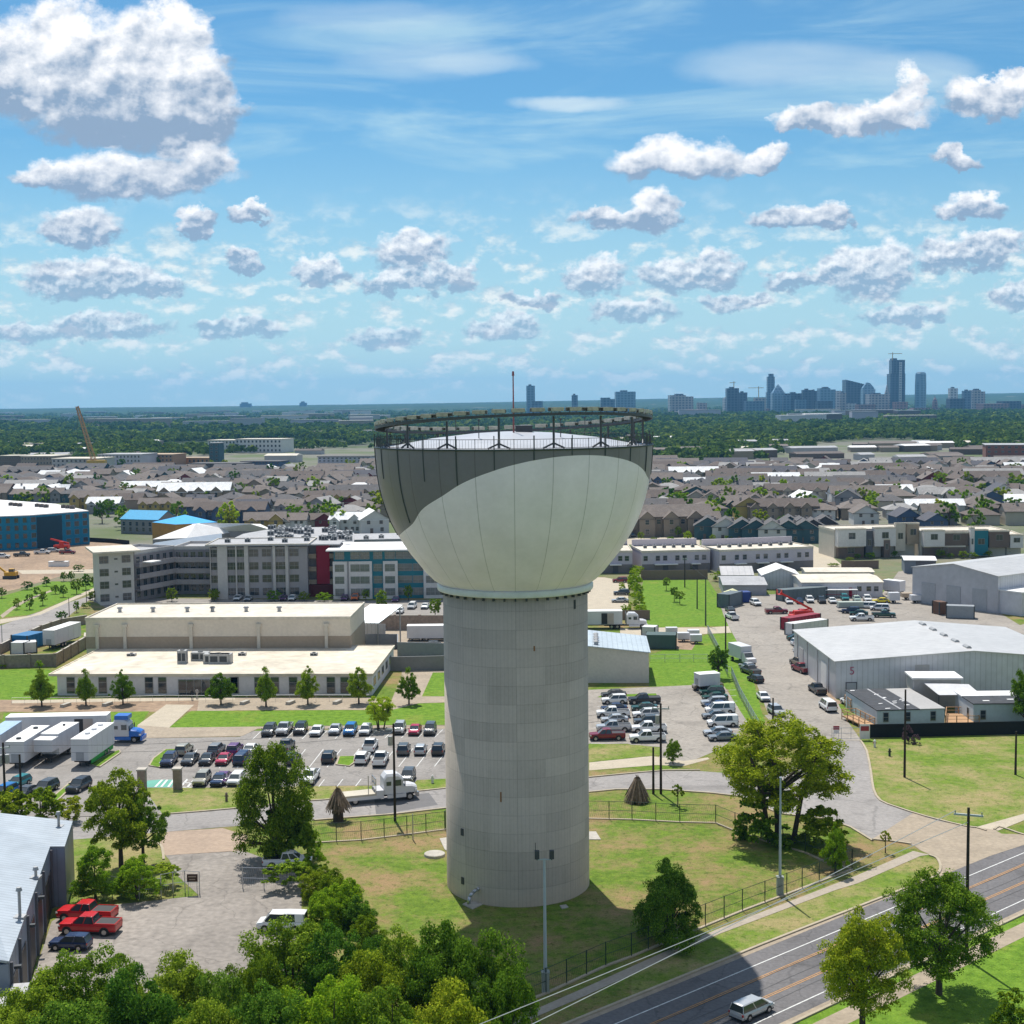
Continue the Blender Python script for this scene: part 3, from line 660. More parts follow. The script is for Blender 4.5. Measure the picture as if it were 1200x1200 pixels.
sheet('path', pxy(cK, [(835,196),(975,198),(850,312),(690,335),(690,300)]), Z3, concr)
sheet('path', [P(*p) for p in (cK(690,300), cK(850,312), cL(880,300), cL(1300,300), cL(1300,318), cL(180,318), cL(100,355), cK(690,366))], Z4, tanc)
# office car park
pl = [cK(-300,340), cK(690,366), cL(90,358), cL(160,328), cL(880,318), cL(1300,312), cL(1300,560), cL(980,575), cL(960,600), cL(500,605), cK(1290,612), cK(720,615), cK(820,752), cK(-300,775)]
sheet('parking_lot', [P(*p) for p in pl], Z1, asph)
isl = [([(750,505),(770,470),(830,425),(890,422),(880,445),(800,515)],cK),([(450,500),(560,440),(600,428),(605,440),(500,512)],cK),([(250,675),(360,585),(380,595),(290,680)],cK),([(575,500),(590,460),(668,458),(665,490),(640,508)],cL)]
for pts, fn in isl:
    w = pxy(fn, pts); sheet('traffic_island', w, .15, LAWN); kerb(w+[w[0]], .25, .17)
sheet('lawn', [P(*p) for p in (cK(720,615), cK(1290,612), cL(500,606), cL(960,602), cL(985,575), cL(1120,562), cL(1300,556), cL(1300,598), cL(1120,615), cL(665,662), cL(450,677), cL(0,712), cK(1200,712), cK(790,748))], Z0+.004, DRYL)
# red concrete drive and the forecourt bottom left
sheet('driveway', [P(*p) for p in (cO(840,150), cO(1200,125), cQ(0,130), cQ(130,170), cQ(110,245), cQ(0,250), cO(1200,245), cO(830,268), cO(800,210))], Z2+.004, mat('reddish_concrete', (.36,.27,.20), .9, .12, .2, scale2=2, coord='P'))
fc = [cO(830,268), cO(1200,245), cQ(110,245), cQ(395,350), cQ(400,420), cQ(400,560), cQ(330,900), cQ(0,1200), cO(-100,1500), cO(160,900), cO(260,600), cO(350,540), cO(1000,470), cO(880,360), cO(850,290)]
sheet('forecourt', [P(*p) for p in fc], Z1, mat('worn_asphalt', (.26,.232,.205), .9, .2, .1, scale2=1.5, coord='P', cracks=.15))
sheet('lawn', pxy(cO, [(360,190),(400,60),(700,60),(800,210),(835,280),(800,440),(560,500),(350,520),(330,420)]), Z0, DRYL)
kerb(pxy(cO, [(700,190),(790,205),(815,235),(822,290)]), k=2)
# yard with trailers left of the office, loading yard behind it
sheet('parking_lot', pxy(cE, [(210,1000),(440,870),(470,900),(400,960),(300,1000)]), Z1, tanc)
sheet('parking_lot', [P(*p) for p in (cG(760,650), cG(1300,650), cG(1300,845), cG(880,840), cG(700,790))], Z1, tanc)
sheet('parking_lot', [P(*p) for p in (cG(-560,560), cG(770,575), cG(1300,570), cG(1300,650), cG(760,660), cG(-400,640))], Z1, asph)
# street on the far left and the building site
sheet('road', pxy(cE, [(-300,790),(0,800),(150,745),(480,640),(540,590),(545,620),(470,670),(330,780),(140,860),(0,905),(-300,1000)]), Z1, street)
sheet('sidewalk', pxy(cE, [(0,765),(170,745),(520,590),(535,600),(220,740),(0,790)]), Z2, concr)
sheet('lawn', pxy(cE, [(-200,780),(0,755),(160,740),(500,600),(530,560),(420,560),(280,560),(150,600),(-200,700)]), Z0, LAWN)
sheet('path', pxy(cE, [(0,745),(60,700),(130,660),(280,605),(285,612),(140,670),(75,710),(15,758)]), Z2, tanc)
sheet('building_site', pxy(cE, [(-300,400),(200,380),(520,340),(640,330),(700,420),(540,480),(500,490),(300,540),(100,600),(-300,690)]), Z1, dirt)
sheet('path', pxy(cE, [(90,500),(520,495),(530,515),(120,520)]), Z2, concr)
sheet('road', pxy(cI, [(-200,300),(600,300),(600,335),(-200,335)]), Z1, concr)
sheet('road', pxy(cJ, [(120,330),(200,365),(300,450),(240,470),(140,470),(110,420)]), Z1, concr)
# parking bays
bay = MB()
def bays(fn, p0, p1, n, dx, dy):
    for i in range(n):
        t = i/(n-1); x = p0[0]+(p1[0]-p0[0])*t; y = p0[1]+(p1[1]-p0[1])*t
        a, b = P(*fn(x, y)), P(*fn(x+dx, y+dy)); strip(bay, [a, b], .12, Z3, None)
bays(cL, (195,332), (1110,322), 12, -42, 40); bays(cL, (60,424), (1140,415), 13, -72, 92); bays(cL, (330,575), (700,570), 5, -28, 36)
bays(cK, (905,420), (1250,420), 5, -60, 92); bays(cK, (940,570), (1230,570), 5, -30, 40)
bays(cM, (90,180), (55,392), 9, 330, -4); bays(cM, (610,130), (650,385), 10, 170, -8)
tag(bay.build('bay_marking', wline), kind='structure')
teal = mat('teal_paint', (.12,.36,.28), .8); sheet('bay_marking', pxy(cK, [(740,578),(800,574),(880,574),(860,612),(730,612)]), Z3-.004, teal)
mk = MB()
for fn, q in ((cK,[(840,574),(810,610)]),(cK,[(872,574),(845,610)]),(cK,[(815,574),(780,610)]),(cK,[(940,574),(905,612)]),(cK,[(975,574),(940,612)]),(cK,[(910,612),(960,612)]),(cK,[(925,590),(965,590)])):
    strip(mk, pxy(fn, q), .3, Z3+.004, None)
tag(mk.build('bay_marking', wline), kind='structure')
# ---------------------------------------------------------------- vehicles
paint = mat('car_paint', (.6,.6,.6), .25, .03, 1, spec=.7)
cglass = mat('car_glass', (.045,.055,.06), .10, .1, 1, spec=.9)
rubber = mat('tyre_rubber', (.02,.02,.02), .8); rimm = mat('wheel_rim', (.35,.35,.36), .3, metal=.8)
hlm = mat('lamp_glass', (.7,.7,.68), .1, spec=.9); tlm = mat('tail_lamp', (.35,.02,.02), .2, spec=.8); blackp = mat('black_plastic', (.025,.025,.028), .6)
def car_col(n, c, metal=.0, rough=.25):
    return mat('paint_'+n, c, rough, .02, 1, spec=.7, metal=metal)
COL = {k: car_col(k, *v) for k, v in {'white':((.78,.78,.77),), 'black':((.03,.031,.035),), 'dark_grey':((.10,.105,.11),.3), 'grey':((.20,.21,.22),), 'silver':((.50,.51,.52),.3), 'red':((.50,.012,.015),),
   'dark_red':((.20,.012,.02),), 'purple':((.13,.045,.16),), 'blue':((.01,.15,.42),), 'dark_blue':((.02,.035,.09),), 'champagne':((.42,.40,.33),.3), 'dark_green':((.015,.07,.055),), 'yellow':((.75,.60,.02),), 'light_green':((.42,.52,.44),), 'teal':((.02,.2,.22),), 'crimson':((.42,.02,.06),), 'brown':((.22,.17,.12),), 'orange':((.75,.16,.02),)}.items()}
def loft(mb, secs, mi=0, cap=True):
    n = len(secs[0]); vs = [p for s_ in secs for p in s_]; fs = []
    for k in range(len(secs)-1):
        for i in range(n): j = (i+1) % n; fs.append((k*n+i, k*n+j, (k+1)*n+j, (k+1)*n+i))
    if cap: fs += [tuple(range(n))[::-1], tuple((len(secs)-1)*n+i for i in range(n))]
    mb.add(vs, fs, mi)
def make_car(kind):
    # x forward, y left; L length, W width, prof: hood line; cabin: x0..x1 bottom, x0..x1 top, roof z
    S = {'sedan': dict(L=4.75, W=1.84, g=.2, belt=.93, hood=.86, tail=.98, cab=(-2.0,1.1,-1.05,.35), roof=1.44, r=.33),
         'hatch': dict(L=4.2, W=1.8, g=.2, belt=.95, hood=.92, tail=1.0, cab=(-2.05,1.1,-1.7,.3), roof=1.52, r=.33),
         'suv': dict(L=4.7, W=1.92, g=.25, belt=1.08, hood=1.05, tail=1.1, cab=(-2.28,1.05,-1.95,.3), roof=1.74, r=.37),
         'van': dict(L=5.2, W=2.0, g=.25, belt=1.15, hood=1.1, tail=1.15, cab=(-2.56,1.9,-2.48,1.15), roof=2.0, r=.36),
         'minivan': dict(L=5.0, W=1.98, g=.22, belt=1.02, hood=.98, tail=1.05, cab=(-2.42,1.75,-2.2,.75), roof=1.76, r=.35),
         'pickup': dict(L=5.85, W=2.0, g=.32, belt=1.2, hood=1.18, tail=1.2, cab=(-.75,1.55,-.5,.75), roof=1.9, r=.41)}[kind]
    L_, W_, g, belt, hood, tail, cab, roof, r = (S[k] for k in ('L','W','g','belt','hood','tail','cab','roof','r'))
    root = empty('car'); hx = L_/2; wx = (hx-.92, -hx+1.02 if kind != 'pickup' else -hx+1.15)
    mb = MB()
    xs_ = [-hx, -hx+.06, -hx+.3, cab[0]+.1 if kind != 'pickup' else -1.0, 0, cab[1]-.1, cab[1]+.05, hx-.45, hx-.12, hx]
    secs = []
    for x in xs_:
        zt = tail if x < cab[0]+.2 else belt if x <= cab[1]-.05 else hood
        w = W_/2; zb = g+.12
        if x in (-hx, hx): w *= .92; zt -= (.16 if kind in ('pickup','suv','van') else .28); zb += .1
        elif x == -hx+.06 or x == hx-.12: w *= .96; zt -= (.06 if x > 0 else .03)
        elif x == hx-.45: zt -= .03
        secs.append([(x,-w*.93,zb),(x,-w,zb+.18),(x,-w,zt-.22),(x,-w*.92,zt-.03),(x,-w*.6,zt),(x,w*.6,zt),(x,w*.92,zt-.03),(x,w,zt-.22),(x,w,zb+.18),(x,w*.93,zb)])
    if kind == 'pickup':
        for s_ in secs[:4]: pass
    loft(mb, secs)
    # roof panel and pillars in body colour
    wt, wb = W_/2*.74, W_/2*.90; x0, x1, x2, x3 = cab[0], cab[1], cab[2], cab[3]
    rz_ = roof
    loft(mb, [[(x2-.06,-wt*.9,rz_-.10),(x2-.06,wt*.9,rz_-.10),(x2-.06,wt*.8,rz_-.06),(x2-.06,-wt*.8,rz_-.06)],
              [(x2+.15,-wt,rz_-.07),(x2+.15,wt,rz_-.07),(x2+.15,wt*.85,rz_),(x2+.15,-wt*.85,rz_)],
              [((x2+x3)/2,-wt,rz_-.06),((x2+x3)/2,wt,rz_-.06),((x2+x3)/2,wt*.85,rz_+.02),((x2+x3)/2,-wt*.85,rz_+.02)],
              [(x3+.04,-wt,rz_-.09),(x3+.04,wt,rz_-.09),(x3+.04,wt*.85,rz_-.05),(x3+.04,-wt*.85,rz_-.05)]])
    for s_ in (-1, 1):
        for a, b in (((x0+.05,wb*s_,belt-.04),(x2,wt*s_,rz_-.06)), ((x1,wb*s_,belt-.04),(x3,wt*s_,rz_-.06)), (((x0+x1)/2,wb*s_,belt-.04),((x2+x3)/2,wt*s_*1.01,rz_-.05))):
            mb.bar(a, b, .06, .09)
        if kind in ('van',): mb.add([(x0+.1,wb*s_*1.012,belt),(x0+1.0,wb*s_*1.012,belt),(x2+1.0,wt*s_*1.015,rz_-.08),(x2+.1,wt*s_*1.015,rz_-.08)], [(0,1,2,3)])
    if kind == 'pickup':   # bed walls
        mb.box(-hx+.03,-W_/2*.97,belt-.25,-.8,-W_/2*.87,belt+.06); mb.box(-hx+.03,W_/2*.87,belt-.25,-.8,W_/2*.97,belt+.06); mb.box(-hx+.02,-W_/2*.87,belt-.3,-hx+.1,W_/2*.87,belt+.06)
    mb.build('body', paint, root, smooth=False)
    gl = MB()
    def sec(x, w, z): return (x, w, z)
    gl.add([(x0,-wb,belt-.05),(x1,-wb,belt-.05),(x1,wb,belt-.05),(x0,wb,belt-.05),(x2,-wt,rz_-.07),(x3,-wt,rz_-.07),(x3,wt,rz_-.07),(x2,wt,rz_-.07)],
           [(0,1,5,4),(1,2,6,5),(2,3,7,6),(3,0,4,7),(4,5,6,7)])
    gl.build('window', cglass, root)
    if kind == 'pickup': MB().box(-hx+.1,-W_/2*.87,belt-.02,-.8,W_/2*.87,belt+.012).build('bed', blackp, root)
    tb = MB()
    for x in wx:
        for s_ in (-1, 1): tb.tube((x, s_*(W_/2-.3), r+.03), (x, s_*(W_/2+.006), r+.03), r*1.22, n=16)
    tb.box(-hx+.02,-W_/2*.9,g,hx-.05,W_/2*.9,g+.16); tb.box(hx-.10,-W_*.3,g+.22,hx+.012,W_*.3,g+.42); tb.build('underbody', blackp, root)
    for x in wx:
        for s_ in (-1, 1):
            w = MB().tube((x, s_*(W_/2-.2), r), (x, s_*(W_/2+.025), r), r, n=18).build('wheel', rubber, root)
            MB().tube((x, s_*(W_/2), r), (x, s_*(W_/2+.036), r), r*.6, n=10).build('rim', rimm, w)
    for s_ in (-1, 1):
        MB().box(hx-.22,s_*W_*.44-.13,hood-.33,hx-.015,s_*W_*.44+.10,hood-.18).build('headlight', hlm, root)
        MB().box(-hx-.0,s_*W_*.44-.10,tail-.36,-hx+.12,s_*W_*.44+.08,tail-.12).build('tail_light', tlm, root)
        MB().box(x1-.25,s_*(W_/2+.08)-.09,belt-.02,x1-.12,s_*(W_/2+.08)+.09,belt+.13).build('mirror', paint, root)
    return root
PROTO = {k: make_car(k) for k in ('sedan','hatch','suv','van','minivan','pickup')}
NAMES = {'sedan':('sedan_car','car'), 'hatch':('hatchback_car','car'), 'suv':('suv_car','car'), 'van':('passenger_van','van'), 'minivan':('minivan_car','car'), 'pickup':('pickup_truck','pickup truck')}
WORD = {'sedan':'saloon car','hatch':'hatchback','suv':'SUV','van':'van','minivan':'minivan','pickup':'pickup truck'}
def car(fn, x, y, kind, col, ang, label, group=None, sc_=.9):
    """(x, y) in the crop = middle of the car on the ground; ang = heading, degrees in plan from +X"""
    p = P(*fn(x, y)); o = dup(PROTO[kind], loc=(p.x, p.y, Z1), rz=math.radians(ang), sc=sc_, cmap={'car_paint': COL[col]})
    o.name = NAMES[kind][0]; tag(o, label, NAMES[kind][1], group); return o
def row(fn, items, where, group, ang, cars_word='cars'):
    n = len(items); 
    for i, it in enumerate(items):
        x, y, kind, col = it[:4]; a = it[4] if len(it) > 4 else ang
        car(fn, x, y, kind, col, a+R_.uniform(-2, 2), f"{col.replace('_',' ')} {WORD[kind]}, {ORD[i]} {where}", group)
NOSE = -92   # parked nose towards the camera
GR = 'cars parked in the office car park'
row(cL, [(238,345,'suv','dark_grey'),(315,338,'pickup','silver'),(395,338,'suv','black'),(478,345,'sedan','white'),(570,338,'sedan','silver'),(645,343,'suv','blue'),(722,342,'hatch','white'),(892,335,'suv','silver'),(970,340,'sedan','crimson'),(1046,340,'suv','dark_grey')],
    'from the left in the row below the office lawn', GR, NOSE)
row(cK, [(925,442,'suv','champagne'),(1088,440,'suv','grey'),(1180,440,'suv','purple')], 'from the left above the left grass island', GR, NOSE+180)
row(cL, [(-64+127,440,'sedan','purple'),(148,435,'sedan','white'),(322,428,'pickup','dark_grey'),(745,425,'pickup','white'),(913,440,'suv','dark_grey'),(998,440,'hatch','silver'),(1088,440,'suv','black')], 'from the left in the second row', GR, NOSE+180)
row(cK, [(850,495,'suv','dark_blue'),(955,488,'sedan','dark_grey'),(1040,488,'sedan','black'),(1125,488,'sedan','crimson'),(1215,490,'suv','dark_blue')], 'from left by the left island', GR, NOSE)
row(cL, [(100,490,'suv','dark_blue'),(355,490,'suv','black'),(538,480,'suv','black'),(706,485,'suv','white'),(797,492,'pickup','white')], 'from the left in the third row, round the middle island', GR, NOSE+180)
row(cK, [(1015,592,'suv','champagne'),(1102,592,'sedan','dark_blue'),(1190,588,'hatch','white')], 'from left beside the teal bays', GR, NOSE)
row(cL, [(70,592,'hatch','white'),(443,582,'pickup','white'),(935,580,'suv','dark_grey')], 'from the left in the front row along the street grass', GR, NOSE)
row(cL, [(5,585,'sedan','purple')], 'in line behind the tall roadside tree', GR, NOSE)
row(cK, [(20,660,'suv','blue'),(95,605,'hatch','teal'),(130,655,'sedan','dark_grey'),(228,635,'suv','dark_grey')], 'from the left in front of the white trailers', GR, -106)
car(cK, 397, 625, 'suv', 'black', -102, 'black SUV driving alone in the car park lane, right of the parked trailers')
G2 = 'cars parked beside the tower yard'
row(cM, [(168,158,'sedan','dark_grey'),(172,190,'suv','white'),(170,228,'sedan','dark_blue'),(165,258,'pickup','white'),(172,285,'sedan','silver'),(168,330,'pickup','silver'),(135,372,'pickup','dark_red')], 'from the back, column next to the tower', G2, 182)
row(cM, [(322,190,'pickup','black'),(322,225,'sedan','dark_green'),(330,262,'suv','white'),(336,298,'suv','dark_grey'),(345,335,'pickup','white'),(338,382,'pickup','white')], 'from the back, middle column by the poles', G2, 182)
row(cM, [(662,148,'suv','dark_green'),(676,172,'sedan','dark_green'),(672,202,'suv','silver'),(690,215,'sedan','dark_blue'),(702,240,'van','white'),(680,265,'sedan','grey'),(715,305,'van','white'),(690,350,'sedan','silver'),(715,375,'sedan','grey')], 'from the back in the column by the chain fence', G2, 184)
car(cM, 640, 122, 'pickup', 'brown', 186, 'brown pickup truck in front of the white camper box')
GY = 'vehicles in the warehouse yard'
row(cJ, [(20,630,'sedan','white'),(72,630,'sedan','dark_blue'),(124,625,'suv','white'),(184,628,'suv','black'),(237,628,'sedan','white'),(300,615,'suv','teal'),(360,620,'hatch','light_green'),(413,620,'suv','white')], 'from the left below the yard office', GY, -95)
car(cJ, 483, 628, 'sedan', 'yellow', 175, 'bright yellow sports car at the end of the yard row', GY)
row(cJ, [(330,680,'suv','dark_blue'),(410,655,'minivan','white'),(370,690,'sedan','dark_green'),(475,665,'minivan','white')], 'from the left among the cars bunched by the flatbed', GY, 165)
car(cJ, 385, 718, 'pickup', 'white', 178, 'white crew cab pickup truck side-on behind the big warehouse', GY)
car(cJ, 495, 700, 'pickup', 'dark_green', -8, 'dark and white pickup truck behind the big warehouse, next to a white crew cab', GY)
car(cI, 880, 640, 'suv', 'white', -80, 'white SUV parked beside the blue tarp at the sheds', GY)
car(cI, 762, 710, 'pickup', 'white', 100, 'white pickup truck at the lawn corner by the dark box', GY)
car(cI, 752, 672, 'sedan', 'dark_grey', 95, 'dark car at the lawn corner behind a white pickup', GY)
car(cI, 985, 682, 'pickup', 'dark_red', 2, 'dark red pickup truck left of the red boom lift', GY)
car(cI, 1110, 695, 'pickup', 'red', 10, 'red pickup truck behind the red boom lift', GY)
car(cI, 1090, 815, 'sedan', 'dark_green', 12, 'dark green car first of three at the left wall of the big warehouse', GY)
car(cI, 1110, 842, 'suv', 'white', 14, 'white SUV second of three at the left wall of the big warehouse', GY)
car(cI, 1125, 880, 'suv', 'white', 18, 'white SUV at the left wall of the big warehouse, closest of three', GY)
car(cI, 1100, 945, 'pickup', 'brown', 105, 'brown pickup truck with a loaded bed along the left warehouse wall', GY)
car(cI, 1110, 975, 'pickup', 'dark_red', 105, 'dark red pickup truck along the left warehouse wall, trailer behind', GY)
car(cI, 920, 1115, 'sedan', 'white', -88, 'white saloon car parked alone on the left edge of the lane', GY)
car(cI, 985, 1190, 'suv', 'silver', -80, 'silver SUV parked by the short pole above the big tree', GY)
car(cI, 840, 960, 'sedan', 'silver', 110, 'silver car behind the box truck on the left edge of the lane', GY)
car(cI, 855, 985, 'pickup', 'dark_grey', 108, 'dark pickup truck on the left edge of the lane, loaded with tools', GY)
car(cI, 880, 1025, 'hatch', 'black', 108, 'small black car at the lower end of the vehicles along the lane fence', GY)
car(cJ, 162, 1080, 'pickup', 'black', 96, 'black pickup truck in the lane at the warehouse corner', GY)
car(cJ, 215, 1165, 'van', 'white', 95, 'white passenger van in the lane beside the pale timber ramp', GY)
car(cJ, 955, 655, 'van', 'white', 2, 'white and grey van beside the grey container in the yard', GY)
car(cJ, 822, 505, 'pickup', 'white', 80, 'white pickup truck in the corner by the rear warehouse, left of two', GY)
car(cJ, 860, 515, 'pickup', 'silver', 80, 'silver pickup truck in the corner against the rear warehouse wall', GY)
car(cN, 325, 200, 'suv', 'white', 100, 'white car half hidden between the big warehouse and the timber ramp', GY)
# near vehicles
car(cO, 440, 590, 'pickup', 'red', 172, 'red pickup truck with a bed toolbox, behind the other red pickup', sc_=.97)
car(cO, 455, 655, 'pickup', 'red', 174, 'red pickup truck with a black bed, next to the small blue SUV', sc_=.97)
car(cO, 355, 735, 'suv', 'dark_blue', 174, 'dark blue SUV with pale roof beside the red pickups', sc_=.8)
car(cQ, 305, 640, 'van', 'white', 176, 'white van with dark windows nosing into the hedge on the forecourt')
car(cQ, 330, 325, 'pickup', 'white', 4, 'white pickup truck behind the vine covered fence under the tall tree')
dRa = math.degrees(math.atan2(dR.y, dR.x))
car(cW, 650, 1150, 'minivan', 'silver', dRa, 'silver minivan driving on the main road', sc_=.8)
car(cZ, 530, 745, 'sedan', 'white', dRa+180, 'white car on the main road half hidden by the roadside trees')
# cars round the apartments and the building site
GA = 'cars parked at the apartments'
row(cG, [(155,572,'sedan','white'),(205,575,'sedan','silver'),(370,573,'sedan','purple'),(410,574,'hatch','white'),(655,574,'hatch','purple'),(705,572,'suv','orange'),(895,580,'sedan','purple')], 'from the left along the foot of the apartment blocks', GA, -90)
row(cG, [(868,625,'pickup','dark_grey'),(915,635,'hatch','white'),(972,612,'minivan','white'),(1033,612,'sedan','white')], 'from left above the brown wall', GA, -95)
row(cG, [(1085,795,'hatch','dark_grey'),(1085,815,'sedan','white')], 'from the back beside the tower column in the loading yard', GA, 5)
GB = 'vehicles on the building site'
row(cE, [(10,435,'pickup','white'),(118,425,'pickup','dark_grey'),(228,412,'pickup','white'),(290,402,'suv','silver'),(365,412,'pickup','dark_red')], 'from the left before the teal shell', GB, 5)
row(cI, [(200,525,'suv','dark_red'),(208,588,'suv','dark_grey'),(200,625,'sedan','silver'),(-40,510,'sedan','silver')], 'from the back in the pale car park beside the hedge', 'cars beside the long hedge', 178)
row(cI, [(265,298,'suv','dark_grey'),(410,290,'suv','black')], 'on the street behind the flat townhouses', 'estate street cars', 5)
# ---------------------------------------------------------------- buildings
def bm_(n, c, rough=.8, var=.06, scale=.3, **k): return mat(n, c, rough, var, scale, scale2=k.pop('scale2', 2.0), **k)
wall_white = bm_('wall_offwhite', (.66,.63,.61)); wall_lgrey = bm_('wall_light_grey', (.44,.42,.41)); wall_grey = bm_('wall_grey', (.27,.26,.26)); wall_dgrey = bm_('wall_dark_grey', (.11,.11,.125))
wall_cream = bm_('wall_cream', (.55,.50,.42)); wall_tan = bm_('wall_tan', (.34,.27,.20)); wall_teal = bm_('wall_teal', (.025,.18,.23)); wall_red = bm_('wall_red', (.34,.02,.045)); wall_lilac = bm_('wall_pale_lilac', (.50,.46,.51)); wall_brown = bm_('wall_brown', (.16,.12,.10))
roof_white = bm_('roof_white', (.60,.545,.455), var=.13, scale=.12, scale2=.8); roof_bright = bm_('roof_bright', (.74,.73,.72)); roof_grey = bm_('roof_grey_membrane', (.36,.36,.37), var=.14)
frame_w = mat('window_frame', (.28,.28,.28), .6, .05); wglass = mat('window_glass', (.035,.045,.055), .08, .3, .4, spec=.9); wglass2 = mat('window_glass_pale', (.13,.16,.16), .12, .4, .3, spec=.9)
unit_m = mat('unit_metal', (.36,.36,.36), .5, .15, 1.5, metal=.3)
def ribbed(name, c, pitch=.9, axis=0, rough=.45, metal=.2, amt=.10):
    if name in _M: return _M[name]
    m = mat(name, c, rough, .07, .15, metal=metal, scale2=.7); N, L = m.node_tree.nodes, m.node_tree.links; b = N['Principled BSDF']
    src = b.inputs['Base Color'].links[0].from_socket
    t = N.new('ShaderNodeTexCoord'); s = N.new('ShaderNodeSeparateXYZ'); L.new(t.outputs['Object'], s.inputs[0])
    d = N.new('ShaderNodeMath'); d.operation = 'DIVIDE'; L.new(s.outputs[axis], d.inputs[0]); d.inputs[1].default_value = pitch
    f = N.new('ShaderNodeMath'); f.operation = 'PINGPONG'; L.new(d.outputs[0], f.inputs[0]); f.inputs[1].default_value = .5
    l = N.new('ShaderNodeMath'); l.operation = 'LESS_THAN'; L.new(f.outputs[0], l.inputs[0]); l.inputs[1].default_value = .07
    mr = N.new('ShaderNodeMapRange'); L.new(l.outputs[0], mr.inputs[0]); mr.inputs['To Min'].default_value = 1; mr.inputs['To Max'].default_value = 1-amt*2
    sv = N.new('ShaderNodeVectorMath'); sv.operation = 'SCALE'; L.new(src, sv.inputs[0]); L.new(mr.outputs[0], sv.inputs['Scale']); L.new(sv.outputs[0], b.inputs['Base Color'])
    bp = N.new('ShaderNodeBump'); bp.inputs['Distance'].default_value = .04; bp.inputs['Strength'].default_value = .5; bp.invert = True; L.new(l.outputs[0], bp.inputs['Height']); L.new(bp.outputs[0], b.inputs['Normal']); return m
metal_w = ribbed('metal_wall_pale', (.56,.56,.60)); metal_r = ribbed('metal_roof_pale', (.42,.41,.41), 1.6, amt=.06); metal_r2 = ribbed('metal_roof_blue', (.46,.52,.56), .9); metal_b = ribbed('metal_wall_blue', (.24,.28,.35), .8)
class Frame2:
    """local frame of a building: origin at A, x from A to B along its front, y away from the camera"""
    def __init__(s, A, B): s.o = Vector((A.x, A.y, 0)); d = B-A; s.rz = math.atan2(d.y, d.x); s.L = math.hypot(d.x, d.y); s.ux = Vector((math.cos(s.rz), math.sin(s.rz), 0)); s.uy = Vector((-s.ux.y, s.ux.x, 0))
    def loc(s, p): d = Vector((p.x, p.y, 0))-s.o; return d.dot(s.ux), d.dot(s.uy)
    def lx(s, fn, x, y, z=0): return s.loc(P(*fn(x, y), z))[0]
    def fx(s, fn, x, y=0.0):  # local x on the plane at local depth y, seen in pixel column x
        px = fn(x, 0)[0]; o = s.o+s.uy*y; d = ray(px, 760); # line of sight in plan against the plane
        den = d.x*s.uy.x+d.y*s.uy.y; t = (o.x*s.uy.x+o.y*s.uy.y)/den; p = Vector((d.x*t, d.y*t, 0)); return s.loc(p)[0]
def win_mesh(name, w, h, panes=(2,1), mats=None, depth=.12):
    mb = MB(); t = .08; mb.box(-w/2,-.05,0,w/2,.06,t).box(-w/2,-.05,h-t,w/2,.06,h).box(-w/2,-.05,t,-w/2+t,.06,h-t).box(w/2-t,-.05,t,w/2,.06,h-t)
    for i in range(1, panes[0]): x = -w/2+w*i/panes[0]; mb.box(x-.03,-.045,t,x+.03,.05,h-t)
    for j in range(1, panes[1]): z = h*j/panes[1]; mb.box(-w/2+t,-.04,z-.03,w/2-t,.05,z+.03)
    mb.box(-w/2+t,-.025,t,w/2-t,.02,h-t,1)
    o = mb.build(name, mats or [frame_w, wglass]); return o
_WM = {}
def put_win(root, w, h, x, y, z, face=0, panes=(2,1), mats=None, name='window'):
    """face 0 front (-y), 1 right (+x), 2 left (-x), 3 back"""
    key = (round(w,2), round(h,2), panes, tuple(m.name for m in mats) if mats else None)
    if key not in _WM: o = win_mesh(name, w, h, panes, mats); _WM[key] = o.data
    else: o = bpy.data.objects.new(name, _WM[key]); C.objects.link(o)
    o.parent = root; o.location = (x, y, z); o.rotation_euler.z = (0, math.pi/2, -math.pi/2, math.pi)[face]; return o
def flat_roof(root, x0, y0, x1, y1, z, m, lip=.35, over=0, lipm=None, name='roof', thick=.3):
    mb = MB(); x0 -= over; y0 -= over; x1 += over; y1 += over
    mb.box(x0,y0,z,x1,y1,z+thick)
    if lip:
        t = .25; mb.box(x0,y0,z+thick,x1,y0+t,z+thick+lip,1).box(x0,y1-t,z+thick,x1,y1,z+thick+lip,1).box(x0,y0+t,z+thick,x0+t,y1-t,z+thick+lip,1).box(x1-t,y0+t,z+thick,x1,y1-t,z+thick+lip,1)
    return mb.build(name, [m, lipm or m], root)
def roof_unit(root, x, y, z, sx, sy, h, name='roof_unit', m=None):
    mb = MB().box(x-sx/2,y-sy/2,z,x+sx/2,y+sy/2,z+h); mb.box(x-sx*.42,y-sy/2-.03,z+h*.2,x-sx*.05,y-sy/2,z+h*.8,1).box(x+sx*.05,y-sy/2-.03,z+h*.2,x+sx*.42,y-sy/2,z+h*.8,1)
    mb.tube((x,y,z+h),(x,y,z+h+.12),min(sx,sy)*.3,n=12,mi=1); return mb.build(name, [m or unit_m, dk], root)
